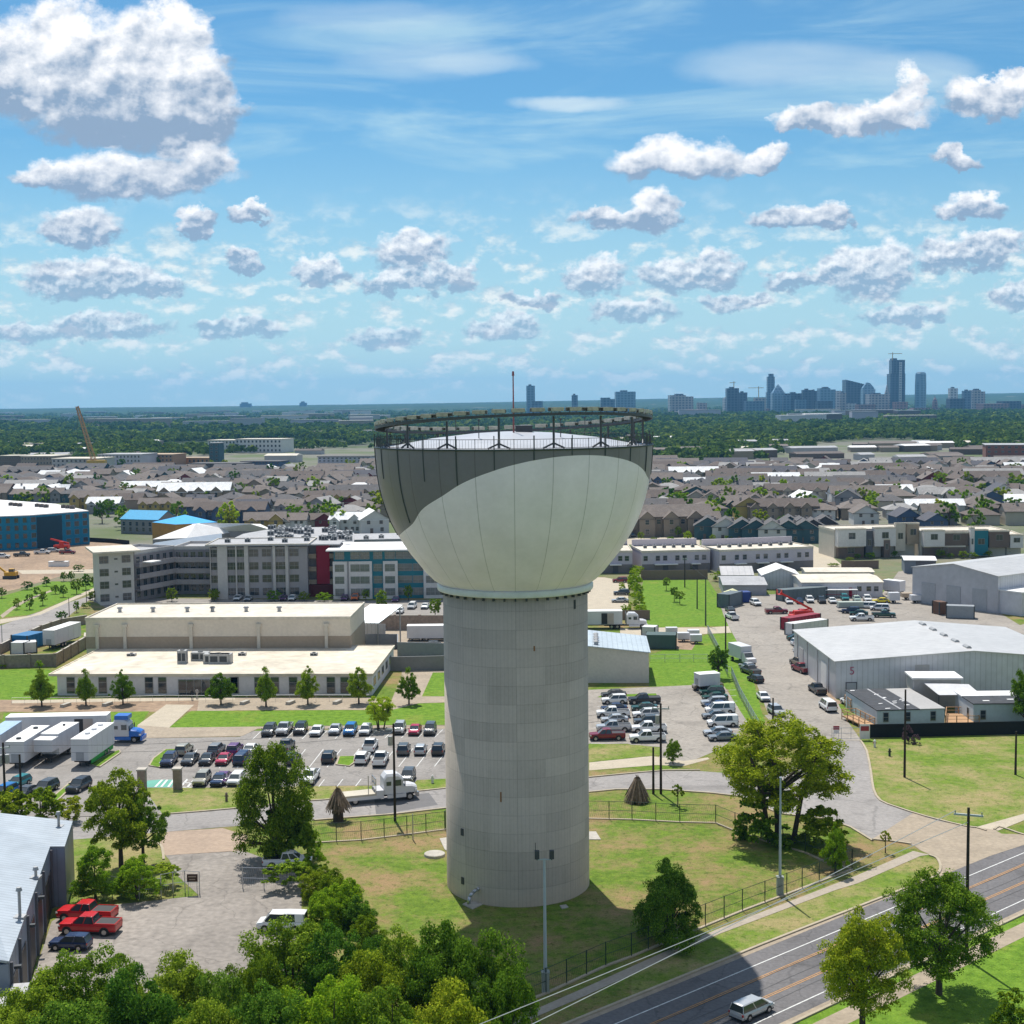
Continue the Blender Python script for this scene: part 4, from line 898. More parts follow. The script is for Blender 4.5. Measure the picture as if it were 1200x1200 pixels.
# --- low white office
f = Frame2(P(*cK(290,150)), P(*cG(785,1020))); hO = HT(250, 815.5, 790.5)-.3
r = tag(empty('office_building', f.o, f.rz), 'long single-storey white office with a flat cream roof and dark slot windows', 'office building')
dO = f.loc(P(*cG(890,795), hO))[1]
MB().box(0,0,-.2,f.L,dO,hO).build('wall', bm_('office_wall', (.62,.60,.62)), r)
flat_roof(r, -1.2, 0, f.L, dO, hO, bm_('office_roof', (.60,.535,.43), var=.16, scale=.13, scale2=.5), lip=.12, over=.25)
for fn, x in ((cK,349),(cK,510),(cK,743),(cK,810),(cK,1170),(cL,60),(cL,180),(cL,262),(cL,354),(cL,544),(cL,613)):
    put_win(r, 1.5, hO-.55, f.fx(fn, x), 0, .35, panes=(1,3))
xa, xb = f.fx(cK, 893), f.fx(cK, 1085)
e = MB().box(xa,-.06,.1,xb,.02,hO-.7,0).box(xa-.12,-.1,.0,xa,.02,hO-.6,1).box(xb,-.1,0,xb+.12,.02,hO-.6,1).box(xa,-.1,hO-.7,xb,.02,hO-.6,1); 
for k in range(1, 5): x = xa+(xb-xa)*k/5; e.box(x-.04,-.09,.1,x+.04,-.06,hO-.7,1)
e.build('entrance_glazing', [wglass, frame_w], r)
MB().box(xa+5.5,-.12,.05,xa+7.5,-.09,2.6).build('door', mat('door_dark', (.03,.03,.035), .3), r)
for k in range(5): put_win(r, 2.6, 1.5, f.L, 2+k*(dO-3)/5+1, 1.2, 1, panes=(2,1))
for x, y, sx, sy, h in ((cE(988,1000),0,1.6,1.4,2.3),(cE(1085,985),0,3.2,1.6,1.5),(cE(1180,1000),0,5.0,1.8,1.7),(cG(25,865),0,1.2,1.6,1.6),(cG(70,868),0,3.6,1.6,1.7),(cG(176,832),0,1.4,1.0,.5),(cG(512,832),0,1.3,1.0,.5),(cE(712,962),0,1.6,1.0,.45)):
    lx, ly = f.loc(P(*x, hO+.3)); roof_unit(r, lx, ly, hO+.3, sx, sy, h)
# --- tall hall behind it
zf = hO+.3; A = P(*cE(468,925), zf); B = P(*cG(683,797), zf); f2 = Frame2(A, B); f2.o -= f2.uy*0
hH = V(*cE(455,757), (A.y)).z; hH2 = V(*cG(690,655), B.y).z; hH = (hH+hH2)/2-.4
r = tag(empty('warehouse_hall', f2.o, f2.rz), 'taller cream windowless hall with a tan base band behind the low office', 'hall')
dH = f2.loc(P(*cG(760,585), hH+.4))[1]
MB().box(0,0,-.2,f2.L,dH,hH).build('wall', bm_('hall_wall', (.66,.58,.48)), r)
MB().box(-.05,-.06,zf+.05,f2.L+.05,0,zf+2.3).box(f2.L,-.06,.1,f2.L+.06,dH,zf+2.3).build('base_band', wall_tan, r)
flat_roof(r, 0, 0, f2.L, dH, hH, roof_white, lip=.25, over=.12)
for fn, x in ((cE,530),(cE,680),(cE,1037),(cG,255),(cG,572)):
    x = f2.fx(fn, x); MB().box(x-.3,-.42,zf,x+.3,-.0,hH-.9).box(x-.5,-.5,hH-1.3,x+.5,-.0,hH-.75).build('downpipe', wall_cream, r)
for fn, x in ((cE,680),(cE,857),(cE,1040),(cE,1175),(cG,58),(cG,214),(cG,367)):
    lx = f2.fx(fn, x, dH*.6); MB().tube((lx,dH*.45,hH+.3),(lx,dH*.45,hH+1.0),.35,n=10).tube((lx,dH*.45,hH+1.0),(lx,dH*.45,hH+1.3),.6,.45,n=10).build('roof_vent', unit_m, r)
# lean-to with a metal roof, grey yard wall
A = P(*cG(740,800)); f3 = Frame2(A, P(*cG(905,805))); 
r = tag(empty('canopy_shed', f3.o, f3.rz), 'open metal canopy leaning on the right end of the cream hall', 'shed')
MB().add([(-4,0,5.2),(3.5,0,5.2),(6.5,7,8.0),(-.5,7,8.0),(-4,0,5.35),(3.5,0,5.35),(6.5,7,8.15),(-.5,7,8.15)],[(0,3,2,1),(4,5,6,7),(0,1,5,4),(1,2,6,5),(2,3,7,6),(3,0,4,7)]).build('roof', metal_r2, r)
for x, y in ((-3.8,.2),(3.3,.2),(6,6.6)): MB().box(x-.12,y-.12,0,x+.12,y+.12,5.2 if y < 1 else 7.9).build('post', unit_m, r)
MB().box(-5.6,.6,0,-4.4,6,4.2).box(-4.4,5.9,0,3,6,4.2).build('wall', metal_w, r)
def fence_wall(name, pts, h, t, m, label, cat='wall', cap=None):
    c = pts[0]; rel = [(p.x-c.x, p.y-c.y) for p in pts]
    if cap is None: o = strip(MB(), rel, t, -.1, h).build(name, m, loc=(c.x, c.y, 0)); return tag(o, label, cat)
    r = tag(empty(name, (c.x, c.y, 0)), label, cat); strip(MB(), rel, t, -.1, h).build('wall_panel', m, r)
    L_ = 0
    for a, b in zip(rel, rel[1:]):
        d = Vector((b[0]-a[0], b[1]-a[1])); n = max(1, int(d.length/4.5))
        for i in range(n): q_ = Vector(a)+d*(i/n); MB().cbox(q_.x, q_.y, h/2+.1, .55, .55, h+.2).build('pier', m, r)
    strip(MB(), rel, t+.12, h, h+.1).build('coping', cap, r); return r
masonry = bm_('masonry_tan', (.27,.21,.17), var=.15, scale=1.5); capm = bm_('coping_pale', (.46,.42,.36))
fence_wall('boundary_wall', pxy(cE, [(-60,1028),(20,1028),(300,1020),(460,925),(462,900)]), 2.4, .25, masonry, 'tan block wall with piers round the trailer yard left of the office', cap=capm)
fence_wall('boundary_wall', pxy(cE, [(0,955),(60,925),(220,850),(330,812),(470,790)]), 2.0, .25, masonry, 'stepped tan block wall with pale caps along the curving street', cap=capm)
fence_wall('yard_wall', pxy(cG, [(735,800),(905,800),(905,840),(1125,845)]), 3.0, .25, bm_('yard_wall', (.25,.26,.28)), 'grey corrugated yard wall right of the cream hall')
fence_wall('yard_wall', pxy(cG, [(870,905),(920,905),(1130,900)]), 2.7, .3, bm_('yard_wall2', (.20,.20,.19)), 'dark grey wall with a pale box, in front of the trailer yard')
fence_wall('boundary_wall', pxy(cG, [(775,712),(1125,712)]), 3.2, .25, masonry, 'brown wall below the apartment car park left of the tower', cap=capm)
# --- apartments
def facade(r, x0, x1, z0, storeys, sh, cols, ww, wh, y=0, face=0, panes=(2,1), mats=None, sill=1.0, top=True):
    for s_ in range(storeys):
        for c in range(cols):
            x = x0+(x1-x0)*(c+.5)/cols
            if face == 0: put_win(r, ww, wh, x, y, z0+s_*sh+sill, 0, panes, mats)
            elif face == 1: put_win(r, ww, wh, y, x, z0+s_*sh+sill, 1, panes, mats)
            else: put_win(r, ww, wh, y, x, z0+s_*sh+sill, 2, panes, mats)
ap_l = bm_('apartment_grey', (.52,.49,.46)); ap_d = bm_('apartment_dark', (.25,.23,.24)); ap_m = bm_('apartment_mid', (.35,.325,.33))
A = P(*cE(545,690)); B = P(*cE(730,678)); f = Frame2(A, B); hA = (HT(*cE(545,690), cE(0,408)[1]))
r = tag(empty('apartment_building', f.o, f.rz), 'grey four-storey end tower of the apartments with a thin overhanging roof', 'apartment building')
MB().box(0,0,-.2,f.L,13,hA).build('wall', ap_l, r); flat_roof(r, 0, 0, f.L, 13, hA, roof_white, lip=0, over=1.6, thick=.45)
sh = (hA-.4)/4
for s_ in range(4):
    put_win(r, 2.3, 1.9, f.L*.13, 0, .9+s_*sh, panes=(2,2)); put_win(r, 2.2, 1.9, f.L*.78, 0, .9+s_*sh, panes=(2,2)); put_win(r, .9, .5, f.L*.48, 0, 1.7+s_*sh, panes=(1,1))
# receding wing with galleries
A2 = P(*cE(735,675)); B2 = P(*cE(950,655)); C2 = P(*cE(1145,655))
def gallery(name, A, B, hgt, depth, label, wm, n=4, cols=6, galleries=True, roofm=roof_grey):
    f = Frame2(A, B); r = tag(empty(name, f.o, f.rz), label, 'apartment building'); sh = hgt/n
    MB().box(0,0,-.2,f.L,depth,hgt-.02).build('wall', wm, r); flat_roof(r, 0, 0, f.L, depth, hgt, roofm, lip=.7, over=.1, lipm=ap_l)
    for s_ in range(n):
        if galleries and s_: MB().box(0,-1.7,s_*sh-.15,f.L,-.01,s_*sh+.1).box(0,-1.7,s_*sh+.1,f.L,-1.6,s_*sh+1.15).build('gallery', ap_m, r)
        for c in range(cols): put_win(r, 1.4, 1.7, f.L*(c+.5)/cols, 0, s_*sh+.8, panes=(2,1))
    return f, r
q0 = A2+Vector((-.6,2.0,0)); B2w = P(*cE(948,640))
fA, rA = gallery('apartment_wing', q0, P(*cE(948,628)), hA-1.2, 12, 'dark receding apartment wing with four open galleries beside the grey end tower', ap_d)
fB, rB = gallery('apartment_wing', P(*cE(950,628)), P(*cE(1150,628)), hA-1.4, 14, 'dark straight apartment wing with galleries, in the court between paler blocks', ap_d, cols=5)
MB().box(1,-4.5,hA-3.2,5.0,-1.8,hA-2.9).build('canopy', roof_bright, rA)
# middle block
A = P(*cG(0,568)); B = P(*cG(490,562)); f = Frame2(A, B); hB = HT(*cG(245,566), cG(0,325)[1])
r = tag(empty('apartment_building', f.o, f.rz), 'grey apartment block with pale piers left of the red stair tower', 'apartment building')
xs2 = [f.fx(cG, x) for x in (-62,10,38,75,118,158,165,205,222,330,388,400,490)]
MB().box(xs2[2],0,-.2,xs2[-1],16,hB).build('wall', ap_m, r)
def pier(x0, x1, m=ap_l, y=-.7): MB().box(x0,y,-.2,x1,-.002,hB+.35).build('pier', m, r)
pier(xs2[2], f.fx(cG,40)); pier(f.fx(cG,72), f.fx(cG,118)); pier(f.fx(cG,156), f.fx(cG,162)); pier(f.fx(cG,197), f.fx(cG,216)); pier(f.fx(cG,330), f.fx(cG,342)); pier(f.fx(cG,388), f.fx(cG,402))
sh = hB/4
for xx, ww in ((57,3.2),(136,3.0),(180,3.0),(240,2.9),(300,2.9),(365,4.2),(428,2.9)):
    for s_ in range(4): put_win(r, ww*.85, 2.0, f.fx(cG, xx), 0, s_*sh+.8, panes=(3,2) if xx in (57,136,180,365) else (2,2))
flat_roof(r, xs2[2]-.8, -.9, xs2[-1]+.3, 16, hB+.35, roof_grey, lip=.25, over=.3, lipm=roof_white)
for k in range(14): roof_unit(r, xs2[2]+4+k*5.0+R_.uniform(-1,1), R_.uniform(5,14), hB+.6, 1.4, 1.2, 1.0)
# red stair tower
xa, xb = f.fx(cG,525), f.fx(cG,587); f_s = f
hR = HT(*cG(555,560), cG(0,318)[1])
rs = tag(empty('stair_tower', f.o+f.ux*((xa+xb)/2)+f.uy*3, f.rz), 'deep red stair tower panel between the two apartment blocks', 'tower'); w_ = (xb-xa)/2
MB().box(-w_,0,3.2,w_,1.2,hR).build('red_panel', wall_red, rs); MB().box(-w_-2.8,1.25,-.1,w_+2.8,8,hR-.3).build('wall', ap_d, rs)
for s_ in range(1,4): MB().box(-w_-3.1,-.6,s_*hR/4-.15,-w_-.02,1.2,s_*hR/4+.1).box(-w_-3.1,-.6,s_*hR/4+.1,-w_-.02,-.5,s_*hR/4+1.1).box(w_+.02,-.6,s_*hR/4-.15,w_+2.8,1.2,s_*hR/4+1.1).build('balcony', wall_tan, rs)
MB().box(-w_-3,-1,-.1,w_+2.5,1.2,3.1).build('base', bm_('dark_red_base', (.12,.02,.02)), rs); MB().box(-w_-3,-1.6,hR,w_+2.8,8,hR+.3).build('roof', roof_grey, rs)
# right block, teal and white
A = P(*cG(608,568)); B = P(*cG(1140,562)); f = Frame2(A, B); hC = HT(*cG(850,566), cG(0,340)[1])
r = tag(empty('apartment_building', f.o, f.rz), 'teal and off-white apartment block with a bright white roof, beside the tower', 'apartment building')
L2 = f.L+9; MB().box(0,0,-.2,L2,17,hC).build('wall', wall_teal, r); sh = hC/4
for x0, x1 in ((608,680),(680,792),(842,912),(1030,1290)):
    a, b = f.fx(cG,x0), f.fx(cG,x1); b = min(b, L2); top = hC*.78 if x0 != 1030 else hC*.78
    MB().box(a+.05,-.6,-.2,b-.05,-.002,top).build('white_panel', wall_white, r)
MB().box(f.fx(cG,676),-.75,-.2,f.fx(cG,683),-.6,hC*.78).build('downpipe', wall_grey, r)
for xx, ww in ((640,2.4),(713,2.4),(758,2.4),(818,2.3),(875,2.6),(940,4.2),(1005,2.6),(1063,2.3),(1105,2.3)):
    proud = -.6 if (608 < xx < 792 or 842 < xx < 912 or xx > 1030) else 0
    for s_ in range(4): put_win(r, ww, 1.9, f.fx(cG, xx), proud if s_ < 3 else 0, s_*sh+.85, panes=(2,2), mats=[frame_w, wglass2])
ro = flat_roof(r, 0, 0, L2, 17, hC, roof_bright, lip=0, over=1.8, thick=.35)
# pale roofs and units behind the apartments
def px_prism(name, fn, pts, z, wallm, roofm, label, cat='building', z0=0, over=0, parts=True, wins_=None):
    w = pxy(fn, pts, z); c = sum(w, Vector())/len(w); rel = [(p.x-c.x, p.y-c.y) for p in w]; r = tag(empty(name, (c.x, c.y, 0)), label, cat)
    MB().prism(rel, -.1, z-.3).build('wall', wallm, r)
    rel2 = [(x*(1+over), y*(1+over)) for x, y in rel]; MB().prism(rel2, z-.297, z).build('roof', roofm, r)
    return r, rel, c
def gable(name, fr, L_, D_, h, rise, wallm, roofm, label, cat='building', ridge='x', over=.3, parent=None):
    """gabled building on frame fr: ridge along x or y"""
    r = tag(empty(name, fr.o, fr.rz), label, cat); mb = MB(); o = over
    if ridge == 'x':
        mb.add([(0,0,-.1),(L_,0,-.1),(L_,D_,-.1),(0,D_,-.1),(0,0,h),(L_,0,h),(L_,D_,h),(0,D_,h),(0,D_/2,h+rise),(L_,D_/2,h+rise)],[(0,1,5,4),(1,2,6,9,5),(2,3,7,6),(3,0,4,8,7),(4,5,9,8),(6,7,8,9)])
        k = rise/(D_/2); q = MB(); t = .18
        for sgn, y0, y1 in ((1,-o,D_/2),(-1,D_+o,D_/2)):
            za = h-o*k; q.add([(-o,y0,za+.02),(L_+o,y0,za+.02),(L_+o,y1,h+rise+.02),(-o,y1,h+rise+.02),(-o,y0,za+t),(L_+o,y0,za+t),(L_+o,y1,h+rise+t),(-o,y1,h+rise+t)],[(0,3,2,1),(4,5,6,7),(0,1,5,4),(1,2,6,5),(2,3,7,6),(3,0,4,7)])
    else:
        mb.add([(0,0,-.1),(L_,0,-.1),(L_,D_,-.1),(0,D_,-.1),(0,0,h),(L_,0,h),(L_,D_,h),(0,D_,h),(L_/2,0,h+rise),(L_/2,D_,h+rise)],[(0,1,5,8,4),(1,2,6,5),(2,3,7,9,6),(3,0,4,7),(4,8,9,7),(5,6,9,8)])
        k = rise/(L_/2); q = MB(); t = .18
        for x0, x1 in ((-o,L_/2),(L_+o,L_/2)):
            za = h-o*k; q.add([(x0,-o,za+.02),(x1,-o,h+rise+.02),(x1,D_+o,h+rise+.02),(x0,D_+o,za+.02),(x0,-o,za+t),(x1,-o,h+rise+t),(x1,D_+o,h+rise+t),(x0,D_+o,za+t)],[(0,3,2,1),(4,5,6,7),(0,1,5,4),(1,2,6,5),(2,3,7,6),(3,0,4,7)])
    mb.build('wall', wallm, r); q.build('roof', roofm, r); return r
r, rel, c = px_prism('apartment_building', cG, [(100,300),(700,300),(700,258),(560,230),(330,235),(180,262)], hB-.5, ap_d, roof_grey, 'rear apartment block whose grey roof carries rows of pale roof units', 'apartment building')
for k in range(46):
    px, py = R_.uniform(300,680), R_.uniform(240,296); p = P(*cG(px,py), hB-.5)-c; roof_unit(r, p.x, p.y, hB-.5, 1.8, 1.4, 1.3)
px_prism('apartment_building', cG, [(700,290),(940,285),(940,258),(700,262)], hB-2.5, ap_m, roof_grey, 'low grey block end behind the bright white roof', 'apartment building')
r, rel, c = px_prism('apartment_building', cE, [(755,405),(1145,372),(1200,340),(1200,300),(1010,325),(840,350)], hA-2, ap_d, mat('roof_blue_grey', (.18,.22,.27), .5, .15), 'rear apartment roof in blue grey above the dark gallery wing', 'apartment building')
# white hipped pavilion
def hip(name, fn, eaves, z, ridge, zr, wallm, roofm, label, cat='building'):
    w = pxy(fn, eaves, z); c = sum(w, Vector())/len(w); r = tag(empty(name, (c.x, c.y, 0)), label, cat)
    MB().prism([(p.x-c.x, p.y-c.y) for p in w], -.1, z-.02).build('wall', wallm, r)
    rd_ = [P(*fn(*p), zr)-c for p in ridge]; v = [(p.x-c.x, p.y-c.y, z) for p in w]+[(p.x, p.y, zr) for p in rd_]; n = len(w)
    if len(ridge) == 2: fs = [(0,1,5,4),(1,2,5),(2,3,4,5),(3,0,4)]
    else: fs = [(i,(i+1)%n,n) for i in range(n)]
    MB().add(v, fs).build('roof', roofm, r); return r
hip('pavilion', cE, [(825,332),(1010,325),(1300,290),(1200,262),(1040,252)], 10, [(1060,248)], 13.5, wall_grey, roof_bright, 'white peaked roof rising behind the blue grey apartment roof', 'building')
hip('pavilion', cG, [(-60,250),(330,250),(260,216),(-60,216)], 10.5, [(-20,212),(215,216)], 13.0, ap_m, roof_bright, 'long white hipped roof behind the middle apartment block', 'building')
# teal shell building, left edge
zt = HT(*cE(470,355), cE(0,176)[1])
r, rel, c = px_prism('unfinished_building', cE, [(-260,215),(155,201),(480,177),(300,140),(0,118),(-260,108)], zt, bm_('sheathing_teal', (.006,.17,.30), var=.12), roof_bright, 'big building shell wrapped in teal sheathing with a white roof, at the building site', 'building')
w0 = [Vector((x, y, 0)) for x, y in rel]
def wall_wins(r, a, b, zs, n, ww, wh, mats, skip=(), panes=(1,1)):
    d = b-a; rz = math.atan2(d.y, d.x); 
    for z in zs:
        for i in range(n):
            if i in skip: continue
            p = a+d*((i+.5)/n); o = put_win(r, ww, wh, p.x, p.y, z, 0, panes, mats); o.rotation_euler.z = rz
wz = None; wall_wins(r, w0[0], w0[1], [zt*q for q in (.06,.32,.56,.78)], 9, 1.4, 1.8, [wall_teal, wglass]); wall_wins(r, w0[1], w0[2], [zt*q for q in (.06,.32,.56,.78)], 7, 2.0, 1.9, [mat('sheath_pale', (.12,.25,.42), .7), wglass], skip=(1,2))
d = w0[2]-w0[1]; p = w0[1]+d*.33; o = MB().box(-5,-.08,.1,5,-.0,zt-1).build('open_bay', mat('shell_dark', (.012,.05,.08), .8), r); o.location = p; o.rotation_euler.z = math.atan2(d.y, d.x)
for k in range(9): p = P(*cE(60+k*24+(k//3)*70, 150+k*2.2), zt)-c; roof_unit(r, p.x, p.y, zt, 1.6, 1.4, 1.2, m=wall_brown)
# --- townhouse rows with white flat roofs
def townrow(fn, A, B, ytop, yback, label, n, aw=()):
    f = Frame2(P(*fn(*A)), P(*fn(*B))); h = HT(*fn(*A), fn(0,ytop)[1]); D_ = f.loc(P(*fn(B[0], yback), h))[1]
    r = tag(empty('townhouse_row', f.o, f.rz), label, 'townhouses')
    MB().box(0,0,-.1,f.L,D_,h).build('wall', wall_lilac, r); MB().box(.0,-.06,-.05,f.L,-.001,h*.42).build('base', bm_('townhouse_base', (.20,.18,.18)), r)
    flat_roof(r, 0, 0, f.L, D_, h-.1, roof_white, lip=.3, over=.05)
    MB().box(.2,D_-.2,h+.2,f.L-.2,D_+.3,h+2.2).build('parapet', wall_lilac, r)
    for i in range(n): put_win(r, 1.3, 1.5, f.L*(i+.5+((i%2)*.25-.12))/n, 0, h*.58, panes=(1,2), mats=[frame_w, wglass])
    for i in range(n-1): roof_unit(r, f.L*(i+1)/n, D_*.6, h+.2, 1, .9, .9)
    for a, b in aw:
        x0, x1 = f.fx(fn,a), f.fx(fn,b); MB().box(x0,-1.8,h*.40,x1,-.07,h*.44).build('awning', roof_bright, r); MB().box((x0+x1)/2-.8,-.09,.05,(x0+x1)/2+.8,-.062,h*.38).build('door', wall_dgrey, r)
townrow(cI, (310,478), (652,470), 375, 338, 'pale flat-roofed townhouse row behind the brown fence and the long lawn', 7, ((372,486),(555,600)))
townrow(cI, (700,478), (1170,458), 370, 325, 'longest pale flat-roofed townhouse row, left of the modern tan houses', 9, ((770,825),(880,938),(996,1056)))
townrow(cI, (40,480), (262,478), 375, 340, 'pale flat-roofed townhouse row cut off by the tower bowl', 5, ((150,208),))
# --- modern flats
def modern(fn, A, B, ytop, label, depth, blocks):
    f = Frame2(P(*fn(*A)), P(*fn(*B))); h = HT(*fn(*A), fn(0,ytop)[1]); r = tag(empty('modern_house', f.o, f.rz), label, 'house')
    MB().box(0,1.5,-.1,f.L,depth,h-.6).build('wall', wall_cream, r); flat_roof(r, 0, 1.5, f.L, depth, h-.6, roof_white, lip=.35, over=.1)
    for x0, x1, y, z0, z1, m in blocks:
        a, b = f.fx(fn,x0), f.fx(fn,x1); MB().box(a,y,z0*h,b,1.497,z1*h).build('bay', m, r)
        if m is not wall_dgrey: flat_roof(r, a, y, b, 1.49, z1*h, roof_white, lip=.15, over=.05)
        put_win(r, min(2.2,(b-a)*.5), h*.22, (a+b)/2, y, z0*h+(z1-z0)*h*.45, panes=(2,1))
    return f, r, h
modern(cJ, (255,405), (660,395), 262, 'white and brown modern house with a stepped flat roof, by the estate corner tree', 16, [(255,395,-1.2,.42,1.0,wall_white),(400,435,-.2,.0,.95,wall_dgrey),(440,545,-.9,.4,1.02,wall_white),(485,515,-1.1,.0,.62,wall_brown),(550,600,.2,.2,1.15,wall_cream),(605,665,-.3,.45,1.15,wall_tan),(262,390,-.2,.0,.38,wall_brown)])
modern(cJ, (685,400), (1115,395), 268, 'cream modern house pair with deep upper balconies, above the timber shed', 16, [(685,790,-1.0,.42,1.0,wall_white),(795,915,.3,.42,.9,wall_brown),(920,940,-.6,0,1.08,wall_white),(942,1010,-.3,.05,1.0,wall_teal),(1015,1115,-.5,.35,.95,wall_brown),(690,900,.2,0,.38,wall_brown)])
modern(cJ, (1118,395), (1190,395), 285, 'small cream and brown modern house at the right edge of the estate', 14, [(1120,1185,-.6,.4,.95,wall_white)])
# --- yard sheds
def shed(fn, A, B, ytop, depth, label, wallm=metal_w, roofm=metal_r, rise=1.0, name='shed', ridge='x', doors=(), wins2=()):
    f = Frame2(P(*fn(*A)), P(*fn(*B))); h = HT(*fn(*A), fn(0,ytop)[1]); r = gable(name, f, f.L, depth, h, rise, wallm, roofm, label, 'shed', ridge)
    for a, b, hh in doors: MB().box(f.fx(fn,a),-.08,.05,f.fx(fn,b),-.005,hh).build('door', wall_dgrey, r)
    for x in wins2: put_win(r, 1.2, 1.3, f.fx(fn, x), 0, h*.4, panes=(1,2))
    return f, r, h
shed(cI, (712,530), (868,530), 490, 14, 'grey metal shed with a low roof below the townhouses', rise=1.6, ridge='x')
shed(cI, (720,590), (935,590), 540, 18, 'long low grey shed with a flat roof behind the blue tarp', bm_('shed_grey', (.33,.33,.35)), roof_grey, rise=.8)
shed(cI, (915,560), (1100,560), 490, 12, 'pale shed with an arched white gable in the sheds cluster', metal_w, roof_bright, rise=1.8, ridge='y')
f, r, h = shed(cJ, (85,600), (490,598), 528, 17, 'long white yard office with a white roof and a dark red door', bm_('cabin_white', (.56,.54,.56)), roof_white, rise=.5, name='yard_office', wins2=(120,370,418,455))
MB().box(f.fx(cJ,185),-2.2,h*.55,f.fx(cJ,355),-.01,h*.6).build('porch', roof_bright, r); MB().box(f.fx(cJ,318),-.1,.1,f.fx(cJ,334),-.01,2.4).build('door', wall_red, r)
for x in (190,250,350): MB().box(f.fx(cJ,x)-.08,-2.1,0,f.fx(cJ,x)+.08,-1.95,h*.55).build('post', wall_grey, r)
MB().box(f.fx(cJ,188),-2.2,.9,f.fx(cJ,350),-2.1,1.0).build('rail', wall_red, r)
shed(cJ, (105,520), (445,520), 475, 10, 'second white cabin roof just behind the yard office', bm_('cabin_white', (.56,.54,.56)), roof_white, rise=.4)
f, r, h = shed(cJ, (600,480), (757,482), 415, 11, 'open fronted timber store shed with a pale roof', bm_('shed_blue', (.16,.19,.23)), roof_bright, rise=.5, doors=((652,752,3.6),))
for k in range(7): MB().box(f.fx(cJ,662+k*12),-.35,.1,f.fx(cJ,671+k*12),-.09,2.0).build('shelf_post', mat('raw_timber', (.42,.25,.13), .8), r)
# container sized stores
def container(fn, A, B, h, depth, m, label, name='shipping_container', cat='container'):
    f = Frame2(P(*fn(*A)), P(*fn(*B))); r = tag(empty(name, f.o, f.rz), label, cat)
    MB().box(0,0,.12,f.L,depth,h).build('body', m, r); mb = MB()
    for x in (0, f.L): mb.T = None; mb.box(x-.1,-.06,0,x+.1,.0,h+.06)
    for i in range(4): MB().box([0,f.L][i%2]-.12,[-.07,depth-.15][i//2],0,[0,f.L][i%2]+.12,[.15,depth+.07][i//2],h+.05).build('corner_post', dk, r)
    n = max(3, int(f.L/1.1))
    for i in range(n): MB().box(f.L*(i+.5)/n-.03,-.05,.2,f.L*(i+.5)/n+.03,-.001,h-.1).build('rib', m, r)
    return f, r
container(cI, (688,650), (748,655), 3.3, 7, bm_('cont_slate', (.12,.15,.17)), 'slate grey storage container at the corner of the long lawn')
container(cI, (330,860), (480,862), 2.9, 4, bm_('cont_green', (.07,.11,.11)), 'dark green container behind the black truck by the grey shed')
container(cJ, (810,705), (950,710), 2.9, 2.6, bm_('cont_grey', (.27,.29,.31)), 'grey container with a white notice in the middle of the yard')
container(cJ, (775,690), (812,688), 3.0, 3, bm_('cont_rust', (.13,.07,.045)), 'rusty brown container end left of the grey one')
container(cJ, (850,600), (912,602), 2.4, 3, bm_('cont_skip', (.10,.11,.11)), 'dark open skip beside the rear warehouse', 'skip', 'skip')
container(cJ, (915,612), (978,612), 2.2, 3, bm_('cont_skip2', (.17,.12,.10)), 'brown loaded skip beside the rear warehouse', 'skip', 'skip')
fR, rR = container(cJ, (20,768), (178,742), 2.7, 2.4, mat('cont_red', (.25,.012,.03), .6), 'dark red container with white lettering beside the boom lift')
container(cJ, (40,795), (215,770), 2.6, 2.4, bm_('cont_white', (.6,.6,.6)), 'white container in front of the dark red lettered one')
container(cJ, (-10,622), (210,605), 2.9, 3, bm_('cont_slate2', (.12,.15,.16)), 'long dark slate container wall left of the white yard office')
container(cE, (150,930), (245,905), 2.9, 4, mat('cont_blue', (.01,.14,.32), .6), 'bright blue open container beside the white trailer')
container(cE, (58,955), (130,955), 2.4, 3, bm_('cont_white', (.6,.6,.6)), 'left white crate unit in the trailer yard', 'storage_crate', 'crate')
container(cE, (130,950), (200,945), 2.2, 3, bm_('cont_white', (.6,.6,.6)), 'white crate unit in front of the blue container', 'storage_crate', 'crate')
container(cI, (308,792), (374,795), 1.9, 3, bm_('cont_white', (.6,.6,.6)), 'white tank box on the drive left of the small trailers', 'storage_crate', 'crate')
def text(s, loc, size, m, parent, rz=0, name='lettering', rx=math.pi/2, extr=.02):
    cu = bpy.data.curves.new(name, 'FONT'); cu.body = s; cu.size = size; cu.extrude = extr; cu.align_x = 'CENTER'
    tmp = bpy.data.objects.new(name, cu); C.objects.link(tmp); dg = bpy.context.evaluated_depsgraph_get(); me = bpy.data.meshes.new_from_object(tmp.evaluated_get(dg)); bpy.data.objects.remove(tmp)
    me.materials.clear(); me.materials.append(m); o = bpy.data.objects.new(name, me); C.objects.link(o); o.parent = parent; o.location = loc; o.rotation_euler = (rx, 0, rz); return o
# --- warehouse with the 5
A = P(*cJ(255,1108)); Bd = P(*cJ(100,915)); hW = HT(*cJ(255,1108), cJ(0,926)[1]); 
ridf = cJ(945,872); f = Frame2(A, P(*cJ(945,1085)));
